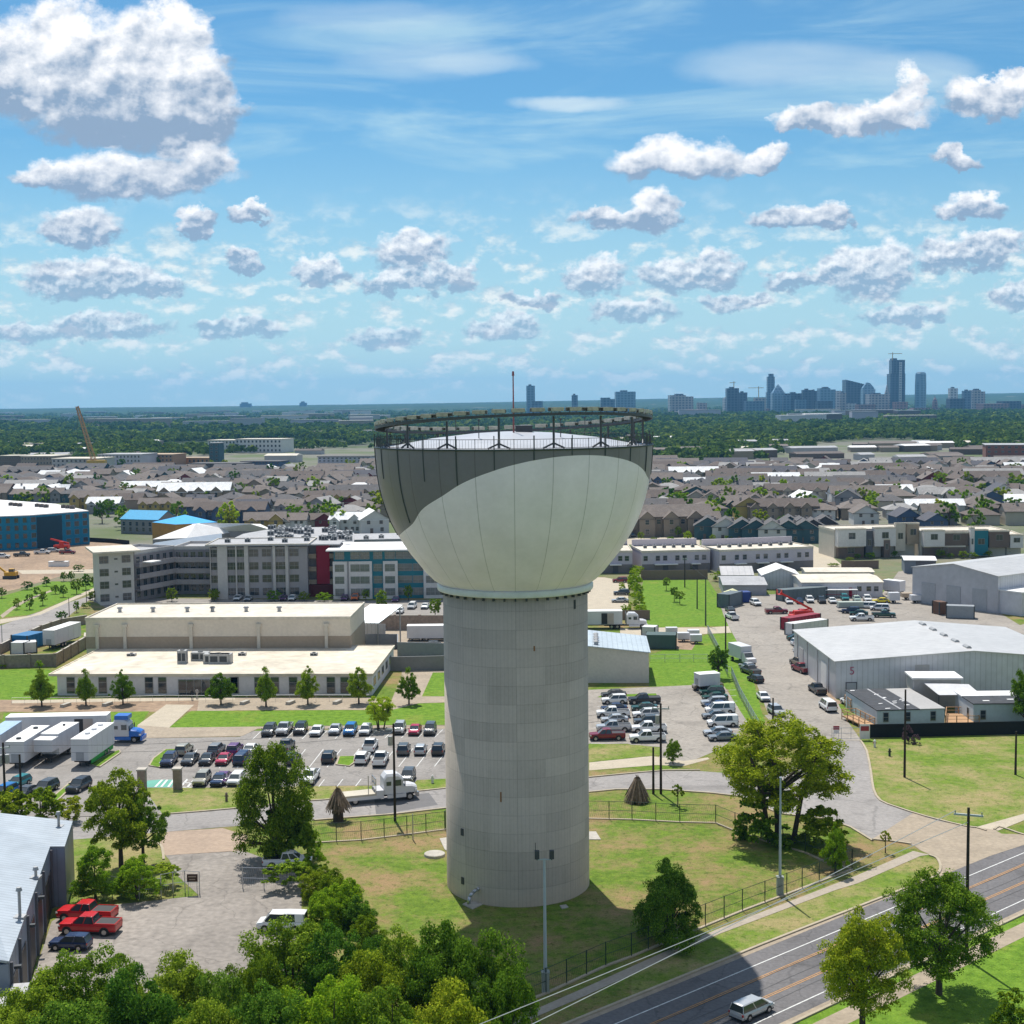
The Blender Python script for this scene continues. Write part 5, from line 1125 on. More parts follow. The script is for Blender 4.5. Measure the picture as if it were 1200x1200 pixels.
# front direction from the eaves line: use roof corner right at the eaves, x=1200
Er = P(*cJ(1455,910), hW); El = P(*cJ(255,926), hW); f = Frame2(El, Er)
dW = f.loc(P(*cJ(100,768), hW))[1]; LW = f.L; xr = f.fx(cJ,945); zr = V(*cJ(945,872), (f.o+f.ux*xr).y).z
r = tag(empty('warehouse', f.o, f.rz), 'large pale metal warehouse with a faded red 5 on its front wall', 'warehouse')
MB().add([(0,0,-.1),(LW,0,-.1),(LW,dW,-.1),(0,dW,-.1),(0,0,hW),(LW,0,hW),(LW,dW,hW),(0,dW,hW),(xr,0,zr),(xr,dW,zr)],[(0,1,5,8,4),(1,2,6,5),(2,3,7,9,6),(3,0,4,7),(4,8,9,7),(5,6,9,8)]).build('wall', metal_w, r)
q = MB()
for x0, x1 in ((-.3,xr),(LW+.3,xr)): q.add([(x0,-.3,hW+.03),(x1,-.3,zr+.03),(x1,dW+.3,zr+.03),(x0,dW+.3,hW+.03),(x0,-.3,hW+.2),(x1,-.3,zr+.2),(x1,dW+.3,zr+.2),(x0,dW+.3,hW+.2)],[(0,3,2,1),(4,5,6,7),(0,1,5,4),(1,2,6,5),(2,3,7,6),(3,0,4,7)])
q.build('roof', ribbed('metal_roof_white', (.50,.49,.48), 1.6, 1, amt=.05), r)
for k in range(5): y = dW*(.06+.19*k); MB().tube((xr,y,zr+.15),(xr,y+2.2,zr+.15),.45,n=10).build('ridge_vent', unit_m, r)
text('5', (f.fx(cJ,337),-.06,hW-2.1), 1.9, mat('faded_red', (.42,.12,.18), .8), r)
a = f.fx(cJ,334); MB().box(a-.8,-.1,0,a+.8,-.002,2.6).build('door', bm_('door_pale', (.36,.37,.39)), r); MB().box(a-.95,-.08,0,a-.8,-.0,2.75).box(a+.8,-.08,0,a+.95,-.0,2.75).box(a-.95,-.08,2.6,a+.95,-.0,2.75).build('door_frame', wall_dgrey, r)
a = f.fx(cJ,690); MB().box(a-1.2,-.06,hW-3.0,a+1.2,-.002,hW-.6).build('wall_patch', wall_lgrey, r)
for i, (yy_, w_, h_) in enumerate(((dW*.25,4,4.6),(dW*.8,3,4.0))): MB().box(-.08,yy_-w_/2,.05,-.002,yy_+w_/2,h_).build('side_door', wall_white if i == 0 else wall_lgrey, r)
for k in range(4): MB().box(-.12,dW*(.15+k*.25)-.08,0,-.005,dW*(.15+k*.25)+.08,hW-.2).build('downpipe', wall_lgrey, r)
# rear warehouse
El = P(*cJ(1070,495), 9.5); hW2 = HT(*cJ(1075,682), cJ(0,496)[1]); El = P(*cJ(1070,496), hW2); Er = P(*cJ(1500,440), hW2); f = Frame2(El, Er); dW2 = f.loc(P(*cJ(885,420), hW2))[1]
r = gable('warehouse', f, f.L*1.25, dW2, hW2, 1.8, metal_w, ribbed('metal_roof_white', (.50,.49,.48)), 'second pale metal warehouse with a lean-to, at the right edge of the yard', 'warehouse', 'x')
MB().box(.6,-6,-.1,f.L,-.02,hW2*.62).build('lean_to_wall', metal_w, r); MB().box(.4,-6.3,hW2*.62,f.L,-.02,hW2*.62+.25).build('lean_to_roof', roof_bright, r)
for k in range(3): MB().box(-.1,dW2*(.12+.3*k),.05,-.002,dW2*(.12+.3*k)+4,5.2).build('roller_door', bm_('door_pale', (.36,.37,.39)), r)
put_win(r, 1.6, 1.4, 12, -6, 1.2, 0)
MB().box(8,-6.1,.05,10,-6.003,2.6).build('door', wall_lgrey, r)
# grey shed right of the column
A = P(*cI(-140,1030)); B = P(*cI(345,1030)); f = Frame2(A, B); h = HT(*cI(100,1030), cI(0,858)[1]); h2 = HT(*cI(345,1030), cI(0,880)[1]); dS = f.loc(P(*cI(328,792), h2+.3))[1]
r = tag(empty('metal_shed', f.o, f.rz), 'windowless tan metal shed with a pale blue roof right behind the tower column', 'shed')
MB().add([(0,0,-.1),(f.L,0,-.1),(f.L,dS,-.1),(0,dS,-.1),(0,0,h),(f.L,0,h2),(f.L,dS,h2),(0,dS,h),(f.fx(cI,45),0,h+.35),(f.fx(cI,45),dS,h+.35)],[(0,1,5,8,4),(1,2,6,5),(2,3,7,9,6),(3,0,4,7),(4,8,9,7),(5,6,9,8)]).build('wall', bm_('shed_wall', (.60,.55,.48)), r)
xm = f.fx(cI,45); q = MB()
for x0, z0, x1, z1 in ((-.3,h,xm,h+.35),(xm,h+.35,f.L+.3,h2)): q.add([(x0,-.3,z0+.03),(x1,-.3,z1+.03),(x1,dS+.3,z1+.03),(x0,dS+.3,z0+.03),(x0,-.3,z0+.2),(x1,-.3,z1+.2),(x1,dS+.3,z1+.2),(x0,dS+.3,z0+.2)],[(0,3,2,1),(4,5,6,7),(0,1,5,4),(1,2,6,5),(2,3,7,6),(3,0,4,7)])
q.build('roof', metal_r2, r)
for k in range(4): x = f.fx(cI,80); MB().tube((x,2+k*2.6,h),(x,2+k*2.6,h+1.0),.4,n=10).tube((x,2+k*2.6,h+1.0),(x,2+k*2.6,h+1.25),.6,.3,n=10).build('roof_vent', unit_m, r)
# --- cabins with flat dark roofs behind the black screen (right)
f = Frame2(P(*cN(462,318)), P(*cN(800,308))); h = HT(*cN(462,318), cN(0,228)[1]); dC = f.loc(P(*cN(362,125), h))[1]
r = tag(empty('site_cabin', f.o, f.rz), 'pale blue site cabin with a patched dark roof behind the black fence', 'cabin')
dark_roof = mat('patched_roof', (.055,.058,.065), .9, .3, 1.2); MB().box(0,0,0,f.L,dC,h).build('wall', bm_('cabin_blue', (.46,.52,.56)), r)
xs3 = [0, f.L*.33, f.L*.36, f.L*.60, f.L+.1]
MB().box(-.1,-.1,h,f.L*.345,dC+.1,h+.15).build('roof_section', dark_roof, r); MB().box(f.L*.345+.02,-.1,h,f.L*.63,dC+.1,h+.16).build('roof_section', dark_roof, r); MB().box(f.L*.63+.02,-.1,h,f.L+.1,dC+.1,h+.15).build('roof_section', bm_('roof_mid', (.36,.35,.34)), r)
MB().box(f.L*.33,-.1,h+.163,f.L*.36,dC+.1,h+.22).build('roof_strip', roof_grey, r)
for k in range(12): x, y = R_.uniform(.3,f.L*.6), R_.uniform(.5,dC-.6); MB().prism([(x,y),(x+R_.uniform(.4,1),y+.1),(x+.9,y+.45),(x+.2,y+R_.uniform(.3,.6))], h+.165, h+.2).build('roof_patch', roof_bright, r)
for x in (510,620,748): put_win(r, .9, 1.5, f.fx(cN,x), 0, 1.0, panes=(1,2))
f2_ = Frame2(P(*cN(945,305)), P(*cN(1400,300))); h = HT(*cN(945,305), cN(0,195)[1]); dC2 = f2_.loc(P(*cN(870,135), h))[1]
r = tag(empty('site_cabin', f2_.o, f2_.rz), 'pale cabin with a dark roof at the right end of the black fence', 'cabin')
MB().box(0,0,0,f2_.L,dC2,h).build('wall', bm_('cabin_blue', (.46,.52,.56)), r); MB().box(-.1,-.1,h,f2_.L+.1,dC2*.6,h+.15).build('roof_section', dark_roof, r); MB().box(-.1,dC2*.6+.02,h,f2_.L+.1,dC2+.1,h+.2).build('roof_section', roof_bright, r)
put_win(r, .9, 1.5, f2_.fx(cN,1000), 0, 1.0, panes=(1,2)); put_win(r, .9, 1.6, 0, 2.5, .8, 2, panes=(1,1))
for k in range(3): MB().box(2+k*4,1.5+k*.8,h+.165,3+k*4,2.0+k*.8,h+.2).build('roof_patch', roof_bright, r)
fM = Frame2(P(*cN(700,215)), P(*cN(890,215))); r = tag(empty('site_cabin', fM.o, fM.rz), 'grey rear cabin with a thin white roof against the big warehouse', 'cabin')
MB().box(-1.5,1,0,fM.L,6,4.6).build('wall', wall_lgrey, r); MB().box(-1.8,.7,4.6,fM.L+.3,6.3,4.85).build('roof_section', roof_bright, r)
r = tag(empty('shade_sail', fM.o, fM.rz), 'white fabric shade sail stretched between the two cabins', 'shade sail')
MB().add([(1,-5,3.2),(7.5,-5.2,3.3),(7,0,3.9),(0,.6,4.0),(1,-5,3.25),(7.5,-5.2,3.35),(7,0,3.95),(0,.6,4.05)],[(0,3,2,1),(4,5,6,7),(0,1,5,4),(1,2,6,5),(2,3,7,6),(3,0,4,7)]).build('cloth', bm_('sail_cloth', (.55,.55,.56)), r)
for x, y, z in ((1,-5,3.3),(7.5,-5.2,3.4)): MB().tube((x,y,0),(x,y,z),.07).build('pole', dk, r)
timber = mat('raw_timber', (.42,.25,.13), .8)
def deck(fn, pts, z, label):
    w = pxy(fn, pts); c = sum(w, Vector())/len(w); rel = [(p.x-c.x, p.y-c.y) for p in w]; r = tag(empty('timber_ramp', (c.x, c.y, 0)), label, 'timber ramp')
    MB().prism(rel, z-.15, z).build('deck', timber, r); n = len(rel)
    for i in range(n):
        a, b = Vector((*rel[i],0)), Vector((*rel[(i+1)%n],0)); MB().bar(a+Vector((0,0,z+1.0)), b+Vector((0,0,z+1.0)), .1, .1).bar(a+Vector((0,0,z+.5)), b+Vector((0,0,z+.5)), .06, .06).build('rail', timber, r)
        m_ = max(1, int((b-a).length/1.6))
        for j in range(m_): p = a+(b-a)*j/m_; MB().box(p.x-.06,p.y-.06,0,p.x+.06,p.y+.06,z+1.05).build('post', timber, r)
deck(cN, [(285,270),(355,265),(450,315),(400,325)], .6, 'pale timber wheelchair ramp up to the left site cabin'); deck(cN, [(300,205),(350,200),(375,225),(330,232)], .9, 'small timber landing beside the white passenger van'); deck(cN, [(805,308),(975,308),(930,262),(810,262)], .7, 'timber deck and steps between the two cabins')
fence_wall('screen_fence', pxy(cN, [(418,362),(640,358),(900,352),(1200,345),(1500,335)]), 2.0, .06, mat('black_mesh', (.008,.009,.011), .85, .3, 2), 'long black windscreen fence in front of the site cabins', 'fence')
fence_wall('wood_fence', pxy(cI, [(305,512),(640,508)]), 2.6, .12, bm_('fence_brown', (.21,.15,.12)), 'brown board fence at the top of the long lawn', 'fence')
fence_wall('wood_fence', pxy(cJ, [(282,455),(345,458),(470,455)]), 2.4, .12, bm_('fence_brown', (.21,.15,.12)), 'brown board fence below the modern house', 'fence')
fence_wall('wood_fence', pxy(cI, [(205,712),(350,712)]), 2.2, .12, bm_('fence_brown', (.21,.15,.12)), 'brown board fence behind the semi truck cab', 'fence')
fence_wall('site_fence', pxy(cE, [(470,345),(600,352),(700,362)]), 1.6, .08, mat('black_mesh', (.008,.009,.011), .85, .3, 2), 'black silt fence at the edge of the building site', 'fence')
# --- metal warehouse bottom left
zc = 6.0; Rc = P(*cO(262,232), zc)
e0 = P(*cO(45,812), zc); e1 = P(*cO(252,232), zc); top_r = P(*cO(365,95), zc)
base_e0 = P(*cO(105,900)); 
# eaves run from e1 towards the camera to e0
d_ = (e1-e0); 
r = tag(empty('metal_warehouse', (e0.x, e0.y, 0)), 'blue grey corrugated warehouse at the lower left with a row of dark doors', 'warehouse')
def q2(p, z=None): return (p.x-e0.x, p.y-e0.y, p.z if z is None else z)
bl = P(*cO(-220,95), zc+.6); br = P(*cO(365,90), zc+.4); nl = P(*cO(-300,815), zc+.6); jog = P(*cO(325,232), zc)
poly = [q2(nl)[:2], q2(e0)[:2], q2(e1)[:2], q2(jog)[:2], q2(br)[:2], q2(bl)[:2]]
MB().prism(poly, -.1, zc-.02).build('wall', metal_b, r)
q = MB(); zt = [zc+1.6, zc, zc, zc-.0, zc+.1, zc+1.8]
v = [(x*1.0, y, z) for (x, y), z in zip(poly, zt)]; v2 = [(x, y, z+.2) for x, y, z in v]
q.add(v+v2, [(6,7,8,9,10,11),(0,1,7,6),(1,2,8,7),(2,3,9,8),(3,4,10,9),(4,5,11,10)]); q.build('roof', ribbed('metal_roof_steel', (.36,.40,.44), .62, 1, amt=.14), r)
a, b = Vector((*poly[1],0)), Vector((*poly[2],0)); d = b-a; rz = math.atan2(d.y, d.x); n_ = Vector((d.y, -d.x, 0)).normalized()
for i, (t, w_, h_) in enumerate(((.10,2.6,4.2),(.27,3.2,4.2),(.47,3.2,4.4),(.66,3.2,4.4),(.86,2.4,4.0),(.95,2.0,4.0))):
    p = a+d*t+n_*.02; o = MB().box(-w_/2,-.06,0,w_/2,0,h_).build('door', mat('shop_door', (.035,.03,.03), .5, .2), r); o.location = p; o.rotation_euler.z = rz
for t in (.02,.19,.37,.57,.77,.99):
    p = a+d*t+n_*.1; o = MB().box(-.12,-.12,0,.12,.08,zc-.1).build('pilaster', wall_dgrey, r); o.location = p; o.rotation_euler.z = rz
for t in (.07,.38,.62): p = a+d*t+n_*.3+Vector((0,0,zc-1.1)); o = MB().box(-.2,-.35,-.12,.2,.2,.12).build('wall_lamp', dk, r); o.location = p; o.rotation_euler.z = rz
for px, py, hh in ((295,118,1.2),(100,570,2.2),(180,372,.6)):
    p = P(*cO(px,py), zc+.4); MB().tube((p.x-e0.x,p.y-e0.y,zc),(p.x-e0.x,p.y-e0.y,zc+.4+hh),.14,n=8).tube((p.x-e0.x,p.y-e0.y,zc+.4+hh),(p.x-e0.x,p.y-e0.y,zc+.7+hh),.3,.2,n=8).box(p.x-e0.x-.45,p.y-e0.y-.45,zc+.15,p.x-e0.x+.45,p.y-e0.y+.45,zc+.4).build('roof_pipe', unit_m, r)
r, rel, c = px_prism('metal_warehouse', cO, [(-200,1000),(30,975),(130,960),(150,905),(60,912),(-100,1500)], 4.2, metal_b, metal_r, 'lower flat-roofed wing at the bottom left corner, half under the trees', 'building')
# ---------------------------------------------------------------- trucks and trailers
cY = crop(0,830,7.06); c6 = crop(400,900,12); c1 = crop(890,690,15); c7 = crop(680,690,13.33)
tw_white = mat('trailer_white', (.60,.60,.62), .45, .05, .5); tw_roof = mat('trailer_roof', (.80,.79,.77), .5, .05, .5)
def wheelset(r, x, W_, rad=.5, n=2, gap=1.2):
    for i in range(n):
        for s_ in (-1, 1):
            w = MB().tube((x+i*gap, s_*(W_/2-.35), rad),(x+i*gap, s_*(W_/2-.02), rad), rad, n=16).build('wheel', rubber, r)
            MB().tube((x+i*gap, s_*(W_/2-.04), rad),(x+i*gap, s_*(W_/2+.0), rad), rad*.55, n=10).build('rim', rimm, w)
def trailer(fn, p0, p1, W_, H_, label, zb=1.0, wheels=.7, wall=None, roof=None, vents=(), nose=False, rad=.48, name='trailer', cat='trailer', door=None, skirt=None):
    a, b = P(*fn(*p0)), P(*fn(*p1)); d = b-a; L_ = math.hypot(d.x, d.y); rz = math.atan2(d.y, d.x); r = tag(empty(name, (a.x, a.y, Z1), rz), label, cat); wall = wall or tw_white; roof = roof or tw_roof
    if nose: MB().box(1.8,-W_/2,zb,L_,W_/2,H_).box(-.6,-W_/2,zb+.9,1.8,W_/2,H_-.35).build('body', wall, r); MB().box(1.75,-W_/2-.03,H_,L_+.03,W_/2+.03,H_+.07).box(-.63,-W_/2-.03,H_-.35,1.75,W_/2+.03,H_-.28).build('roof', roof, r)
    else: MB().box(0,-W_/2,zb,L_,W_/2,H_).build('body', wall, r); MB().box(-.04,-W_/2-.03,H_,L_+.04,W_/2+.03,H_+.07).build('roof', roof, r)
    MB().box(.3,-W_/2+.3,zb-.25,L_-.3,W_/2-.3,zb-.01).build('chassis', blackp, r); wheelset(r, L_*wheels-.6, W_, rad)
    MB().box(.9,-.5,.05,1.1,-.35,zb-.1).box(.9,.35,.05,1.1,.5,zb-.1).build('landing_leg', dk, r)
    for t, s_ in vents: MB().tube((L_*t,0,H_+.07),(L_*t,0,H_+.3),.42*s_,.36*s_,12).build('roof_vent', dk if s_ < 1 else tw_white, r)
    if skirt: MB().box(L_*.1,-W_/2+.02,.35,L_*.95,-W_/2+.1,zb).build('skirt', skirt, r)
    for k in range(5): MB().box(L_*(k+.6)/5-.03,-W_/2-.03,zb+.1,L_*(k+.6)/5+.03,-W_/2-.001,H_-.15).build('seam', wall, r)
    if door: MB().box(L_*door,-W_/2-.05,zb+.1,L_*door+1.3,-W_/2-.002,H_-.4).build('door', blackp, r); MB().box(L_*door+1.3,-W_/2-.12,zb+.1,L_*door+2.7,-W_/2-.06,H_-.4).build('door_leaf', mat('door_leaf', (.45,.38,.34), .6), r)
    MB().box(-.06,-.55,zb+.05,-.002,.55,zb+1.2).build('nose_box', mat('nose_box', (.33,.34,.36), .5), r) if not nose else None
    return r
trailer(cY, (-60,455), (120,330), 2.5, 4.0, 'trailer with a pale blue roof at the left edge of the trailer park', roof=mat('roof_sky_blue', (.33,.46,.60), .5))
trailer(cY, (130,510), (345,365), 2.6, 3.9, 'white trailer with two dark roof vents, second in the trailer park', vents=((.15,.9),(.8,.9)))
trailer(cY, (375,465), (590,335), 2.6, 3.9, 'white trailer with a stepped roof and blue band, third in the trailer park', nose=True, vents=((.75,.5),))
trailer(cY, (665,495), (880,345), 2.5, 4.0, 'white trailer with green underside and three white roof vents', vents=((.3,1),(.55,1),(.8,1)), skirt=mat('green_skirt', (.02,.30,.05), .6))
trailer(cY, (75,288), (905,270), 2.6, 4.1, 'very long white semi trailer behind the parked trailers, blue cab in front', wheels=.12, door=.68)
trailer(cE, (265,930), (410,880), 2.6, 4.0, 'white box trailer in the walled loading yard beside the blue container', wheels=.35)
trailer(cG, (950,762), (1300,758), 2.5, 3.2, 'white twin axle trailer half hidden behind the tower column', zb=.6, wheels=.22, rad=.4)
trailer(c7, (-400,625), (650,612), 2.6, 3.9, 'white trailer with an open door, coupled to the white cab', wheels=.90, door=.69)
def big_cab(fn, x, y, ang, c1_, c2_, label, flat=False, name='semi_truck'):
    p = P(*fn(x, y)); r = tag(empty(name, (p.x, p.y, Z1), math.radians(ang)), label, 'truck'); W_ = 2.4     # x forward; origin behind the cab
    secs = []
    for x_, zt, w in ((-.2,3.0,1.16),(.2,3.55,1.16),(1.6,3.5,1.14),(2.3,2.95,1.1)): secs.append([(x_,-w,1.0),(x_,w,1.0),(x_,w,zt-.3),(x_,w*.8,zt),(x_,-w*.8,zt),(x_,-w,zt-.3)])
    mb = MB(); loft(mb, secs); mb.build('cab', c1_, r)
    mb = MB(); loft(mb, [[(x_,-w,.95),(x_,w,.95),(x_,w,zt-.2),(x_,w*.7,zt),(x_,-w*.7,zt),(x_,-w,zt-.2)] for x_, zt, w in ((2.31,2.05,1.05),(3.4,1.95,.95),(4.1,1.7,.85))]); mb.build('hood', c1_ if flat else c2_, r)
    MB().add([(2.0,-1.0,3.1),(2.0,1.0,3.1),(2.52,1.0,2.15),(2.52,-1.0,2.15)],[(3,2,1,0)]).add([(2.0,-1.0,3.1),(2.0,1.0,3.1),(2.3,1.0,2.1),(2.3,-1.0,2.1)],[(0,1,2,3)]).build('windscreen', cglass, r)
    for s_ in (-1, 1):
        MB().box(1.2,s_*1.15-.03,2.0,2.0,s_*1.15+.03,2.75).build('window', cglass, r); MB().box(.1,s_*1.17-.03,2.1,.7,s_*1.17+.03,2.6).build('window', cglass, r)
        MB().box(2.4,s_*1.3-.08,1.9,2.5,s_*1.3+.08,2.6).build('mirror', blackp, r); MB().box(3.8,s_*.95-.12,1.1,4.08,s_*.95+.12,1.35).build('headlight', hlm, r)
        MB().box(.2,s_*1.1-.15,.5,2.6,s_*1.1+.1,.95).build('step', c2_, r)
    MB().box(4.0,-1.15,.4,4.3,1.15,.95).build('bumper', c2_ if not flat else rimm, r); MB().box(-5.2,-.5,.6,3.8,.5,.9).build('chassis', blackp, r)
    wheelset(r, 3.1, 2.4, .5, 1)
    if flat:
        MB().box(-5.6,-1.2,1.0,-1.2,1.2,1.25).build('bed', mat('bed_boards', (.50,.45,.36), .7), r); MB().box(-5.6,-1.22,.6,-1.2,-1.1,1.0).box(-5.6,1.1,.6,-1.2,1.22,1.0).box(-1.2,-1.2,.6,-.25,1.2,1.6).build('locker', c1_, r); wheelset(r, -3.9, 2.4, .5, 1)
        h = MB()
        for y in (-1.1,0,1.1): h.box(-1.3,y-.05,1.25,-1.2,y+.05,3.1)
        h.box(-1.3,-1.1,3.0,-1.2,1.1,3.1).box(-1.3,-1.1,2.3,-1.2,1.1,2.4).tube((-2.2,-1.1,1.2),(-2.2,-1.1,3.6),.05).build('headboard', rimm, r)
    else: wheelset(r, -3.6, 2.4, .5, 2, 1.25); MB().tube((-.4,-.9,1),(-.4,-.9,3.6),.09).tube((-.4,.9,1),(-.4,.9,3.6),.09).build('exhaust', rimm, r)
    return r
tblue = mat('cab_blue', (.01,.13,.50), .3, spec=.6)
r = big_cab(cY, 960, 275, -2, tw_white, tblue, 'white semi truck cab with a bright blue wind fairing'); MB().box(.2,-1.0,3.5,2.2,1.0,4.1).build('fairing', tblue, r); 
big_cab(c7, 740, 615, 0, tw_white, tw_white, 'white semi truck cab in front of the brown fence beside the lawn')
p_ = P(*c6(600,455)); ang = math.degrees(math.atan2(*(reversed(tuple((P(*cL(1120,655))-P(*cL(765,690))).to_2d())))))
big_cab(c6, 600, 452, ang, tw_white, tw_white, 'white crew cab flatbed truck driving along the side street', flat=True, name='flatbed_truck')
def boxtruck(fn, x, y, ang, label):
    p = P(*fn(x, y)); r = tag(empty('box_truck', (p.x, p.y, Z1), math.radians(ang)), label, 'truck')
    MB().box(-4,-1.15,1.0,1.2,1.15,3.4).build('box', tw_white, r); mb = MB(); loft(mb, [[(x_,-.98,.6),(x_,.98,.6),(x_,.9,zt),(x_,-.9,zt)] for x_, zt in ((1.3,2.3),(2.0,2.3),(2.6,1.5),(3.6,1.35))]); mb.build('cab', tw_white, r)
    MB().add([(2.02,-.85,2.28),(2.02,.85,2.28),(2.64,.85,1.52),(2.64,-.85,1.52)],[(0,3,2,1)]).build('windscreen', cglass, r); wheelset(r, -2.8, 2.1, .4, 1); wheelset(r, 2.7, 2.1, .4, 1); return r
boxtruck(cI, 818, 930, -72, 'white box truck at the top of the vehicles along the lane fence')
trailer(cI, (585,1080), (688,1072), 2.3, 3.3, 'white camper box on the bed of the brown pickup', zb=1.3, wheels=.5, name='camper_box', cat='camper', rad=.4)
trailer(cJ, (505,580), (590,590), 2.4, 3.6, 'white tall trailer behind the yellow sports car', wheels=.5)
for k, (x, y, h) in enumerate(((545,628,2.6),(610,612,1.7),(655,628,2.0))):
    p = P(*cJ(x, y)); r = tag(empty('utility_trailer', (p.x,p.y,Z1)), ['tall white tank trailer next to the yellow sports car','low tan tank trailer between two white ones in the yard','square white tank trailer, the right one of three in the yard'][k], 'trailer')
    MB().box(-1.3,-1,.7,1.3,1,h).build('body', [tw_white, wall_tan, tw_white][k], r); wheelset(r, 0, 2.0, .35, 1)
for k, (x, y) in enumerate(((458,795),(517,822),(568,808),(580,832))):
    p = P(*cI(x, y)); r = tag(empty('generator_trailer', (p.x,p.y,Z1)), ['small white generator at the drive edge, leftmost of four','small white generator trailer on bare earth, second of four','small white generator trailer at the back, third of four','small white generator trailer at the front right of four'][k], 'generator')
    MB().box(-1.2,-.8,.6,1.2,.8,1.9).build('body', tw_white, r); MB().box(-1.1,-.85,.4,1.1,.85,.59).build('frame', wall_tan, r); wheelset(r, 0, 1.8, .33, 1)
# red boom lift
p = P(*c1(720,560)); r = tag(empty('boom_lift', (p.x,p.y,Z1), 0), 'red telescopic boom lift reaching left over the parked cars', 'boom lift'); rd = mat('lift_red', (.55,.03,.015), .4)
MB().box(-2.6,-1.1,.7,2.4,1.1,1.4).box(-1.5,-1.0,1.4,2.8,1.0,2.3).build('chassis', rd, r)
MB().bar((2.6,0,2.5),(-4.6,0,6.4),.4,.45).bar((-1.8,.5,1.9),(2.6,.5,2.7),.3,.3).build('boom', rd, r); wheelset(r, -2.2, 2.4, .55, 1); wheelset(r, 1.8, 2.4, .55, 1)
MB().box(-5.3,-.8,6.0,-4.3,.8,6.1).box(-5.3,-.8,6.1,-5.25,.8,7.1).box(-4.35,-.8,6.1,-4.3,.8,7.1).build('basket', rd, r)
# lettering of the red container is too small to read in the photograph: a row of white strokes
mb = MB(); x = 3.2
for k in range(13): w_ = (.16,.24,.3,.2)[k%4]; mb.box(x,-.09,1.35,x+w_,-.06,1.35+(.62 if k in (0,7) else .5)); x += w_+.11
mb.build('lettering', roof_bright, rR)
# ---------------------------------------------------------------- poles, lamps, wires
wood = mat('pole_wood', (.035,.026,.02), .9, .25, 3); pgreen = mat('pole_green', (.03,.05,.035), .7)
def upole(fn, x, y, ytop, label, arm=0, ang=0, m=None, rad=.17, boxes=0, name='utility_pole'):
    p = P(*fn(x, y)); h = HT(*fn(x, y), fn(0, ytop)[1]); r = tag(empty(name, (p.x, p.y, 0), math.radians(ang)), label, 'pole')
    MB().tube((0,0,-.2),(0,0,h),rad,rad*.7,10).build('pole', m or wood, r)
    if arm: MB().box(-arm,-.08,h-.75,arm,.08,h-.58).build('crossarm', mat('arm_grey', (.42,.46,.46), .6), r)
    for k in range(3 if arm else 0): MB().tube((-arm*.9+k*arm*.9,0,h-.58),(-arm*.9+k*arm*.9,0,h-.35),.06,n=6).build('insulator', rimm, r)
    for k in range(boxes): MB().tube((.42*(1 if k%2 else -1),0,h-2.6),(.42*(1 if k%2 else -1),0,h-1.5),.28,n=10).build('transformer', unit_m, r)
    return r, p, h
_, pA, hA_ = upole(cPX, 463, 962, 848, 'dark utility pole by the fence between the office car park and the tower', .9, 10, boxes=1)
_, pB, hB_ = upole(cM, 405, 645, 190, 'taller dark utility pole of the pair right of the tower', 1.1, -8, boxes=1)
upole(cM, 367, 645, 410, 'shorter bare pole of the pair right of the tower')
upole(cPX, 1060, 911, 808, 'dark utility pole on the dry grass in front of the site cabins')
upole(cPX, 1190, 908, 857, 'short pole on the dry grass near the right edge')
_, pC, hC_ = upole(cZ, 888, 850, 30, 'tall pole with a pale crossarm behind the two verge trees', 1.25, -20)
_, pD, hD_ = upole(cPX, 7, 962, 870, 'dark pole with a transformer behind the lower left warehouse, nearer the edge', .8, 20, boxes=2)
upole(cPX, 26, 965, 884, 'thinner dark pole right of the transformer pole at the left edge')
_, pE, hE_ = upole(cI, 525, 550, 395, 'pole with a small crossarm at the top of the long lawn', .8, 0)
upole(cI, 587, 658, 505, 'bare pole in the long lawn, middle of three', m=pgreen); _, pF, hF_ = upole(cI, 630, 742, 500, 'bare pole at the lower end of the long lawn', m=pgreen)
_, pG, hG_ = upole(cI, 730, 890, 690, 'pole beside the round tree at the lane fence')
upole(cI, 968, 1215, 1105, 'short dark pole above the big tree, beside a silver SUV')
upole(cE, 12, 900, 790, 'thin pole beside the street on the far left', m=unit_m, rad=.1); upole(cE, 375, 755, 645, 'thin dark pole on the verge of the curving street', rad=.1); upole(cE, 468, 672, 610, 'thin pole at the apartment end of the curving street', rad=.1)
upole(cQ, 960, 190, 60, 'thin grey pole inside the tower fence next to the curb', m=galv, rad=.09)
def wire(a, b, sag, label, m=None, r_=.018):
    n = 14; pts = [a+(b-a)*(i/n)-Vector((0,0,sag*4*(i/n)*(1-i/n))) for i in range(n+1)]; c = pts[0].copy(); o = MB().pipe([p-c for p in pts], r_, 4).build('overhead_wire', m or dk, loc=tuple(c)); return tag(o, label, 'cable')
def up(p, z): return Vector((p.x, p.y, z))
for k, (zz, xx) in enumerate(((-.3, .5), (-1.2, 0))): wire(up(pA, hA_+zz), up(pB, hB_+zz), .7, ['upper','lower'][k]+' overhead wire between the poles either side of the tower'); wire(up(pD, hD_+zz), up(pA, hA_+zz), .8, ['upper','lower'][k]+' overhead wire running left over the car park')
wire(up(pE, hE_), up(pF, hF_), .5, 'overhead wire above the long lawn'); wire(up(pF, hF_), up(pG, hG_), .5, 'overhead wire crossing the drive to the pole at the lane fence')
wl = mat('wire_pale', (.50,.52,.50), .4, metal=.3)
t0 = up(pC, hC_-.4)-Vector((1.1,-.4,0)); Q1 = P(609.7, 1200, 10.8); wire(t0, t0+(Q1-t0)*1.7, .4, 'pale wire from the crossarm pole down along the verge', wl, .035)
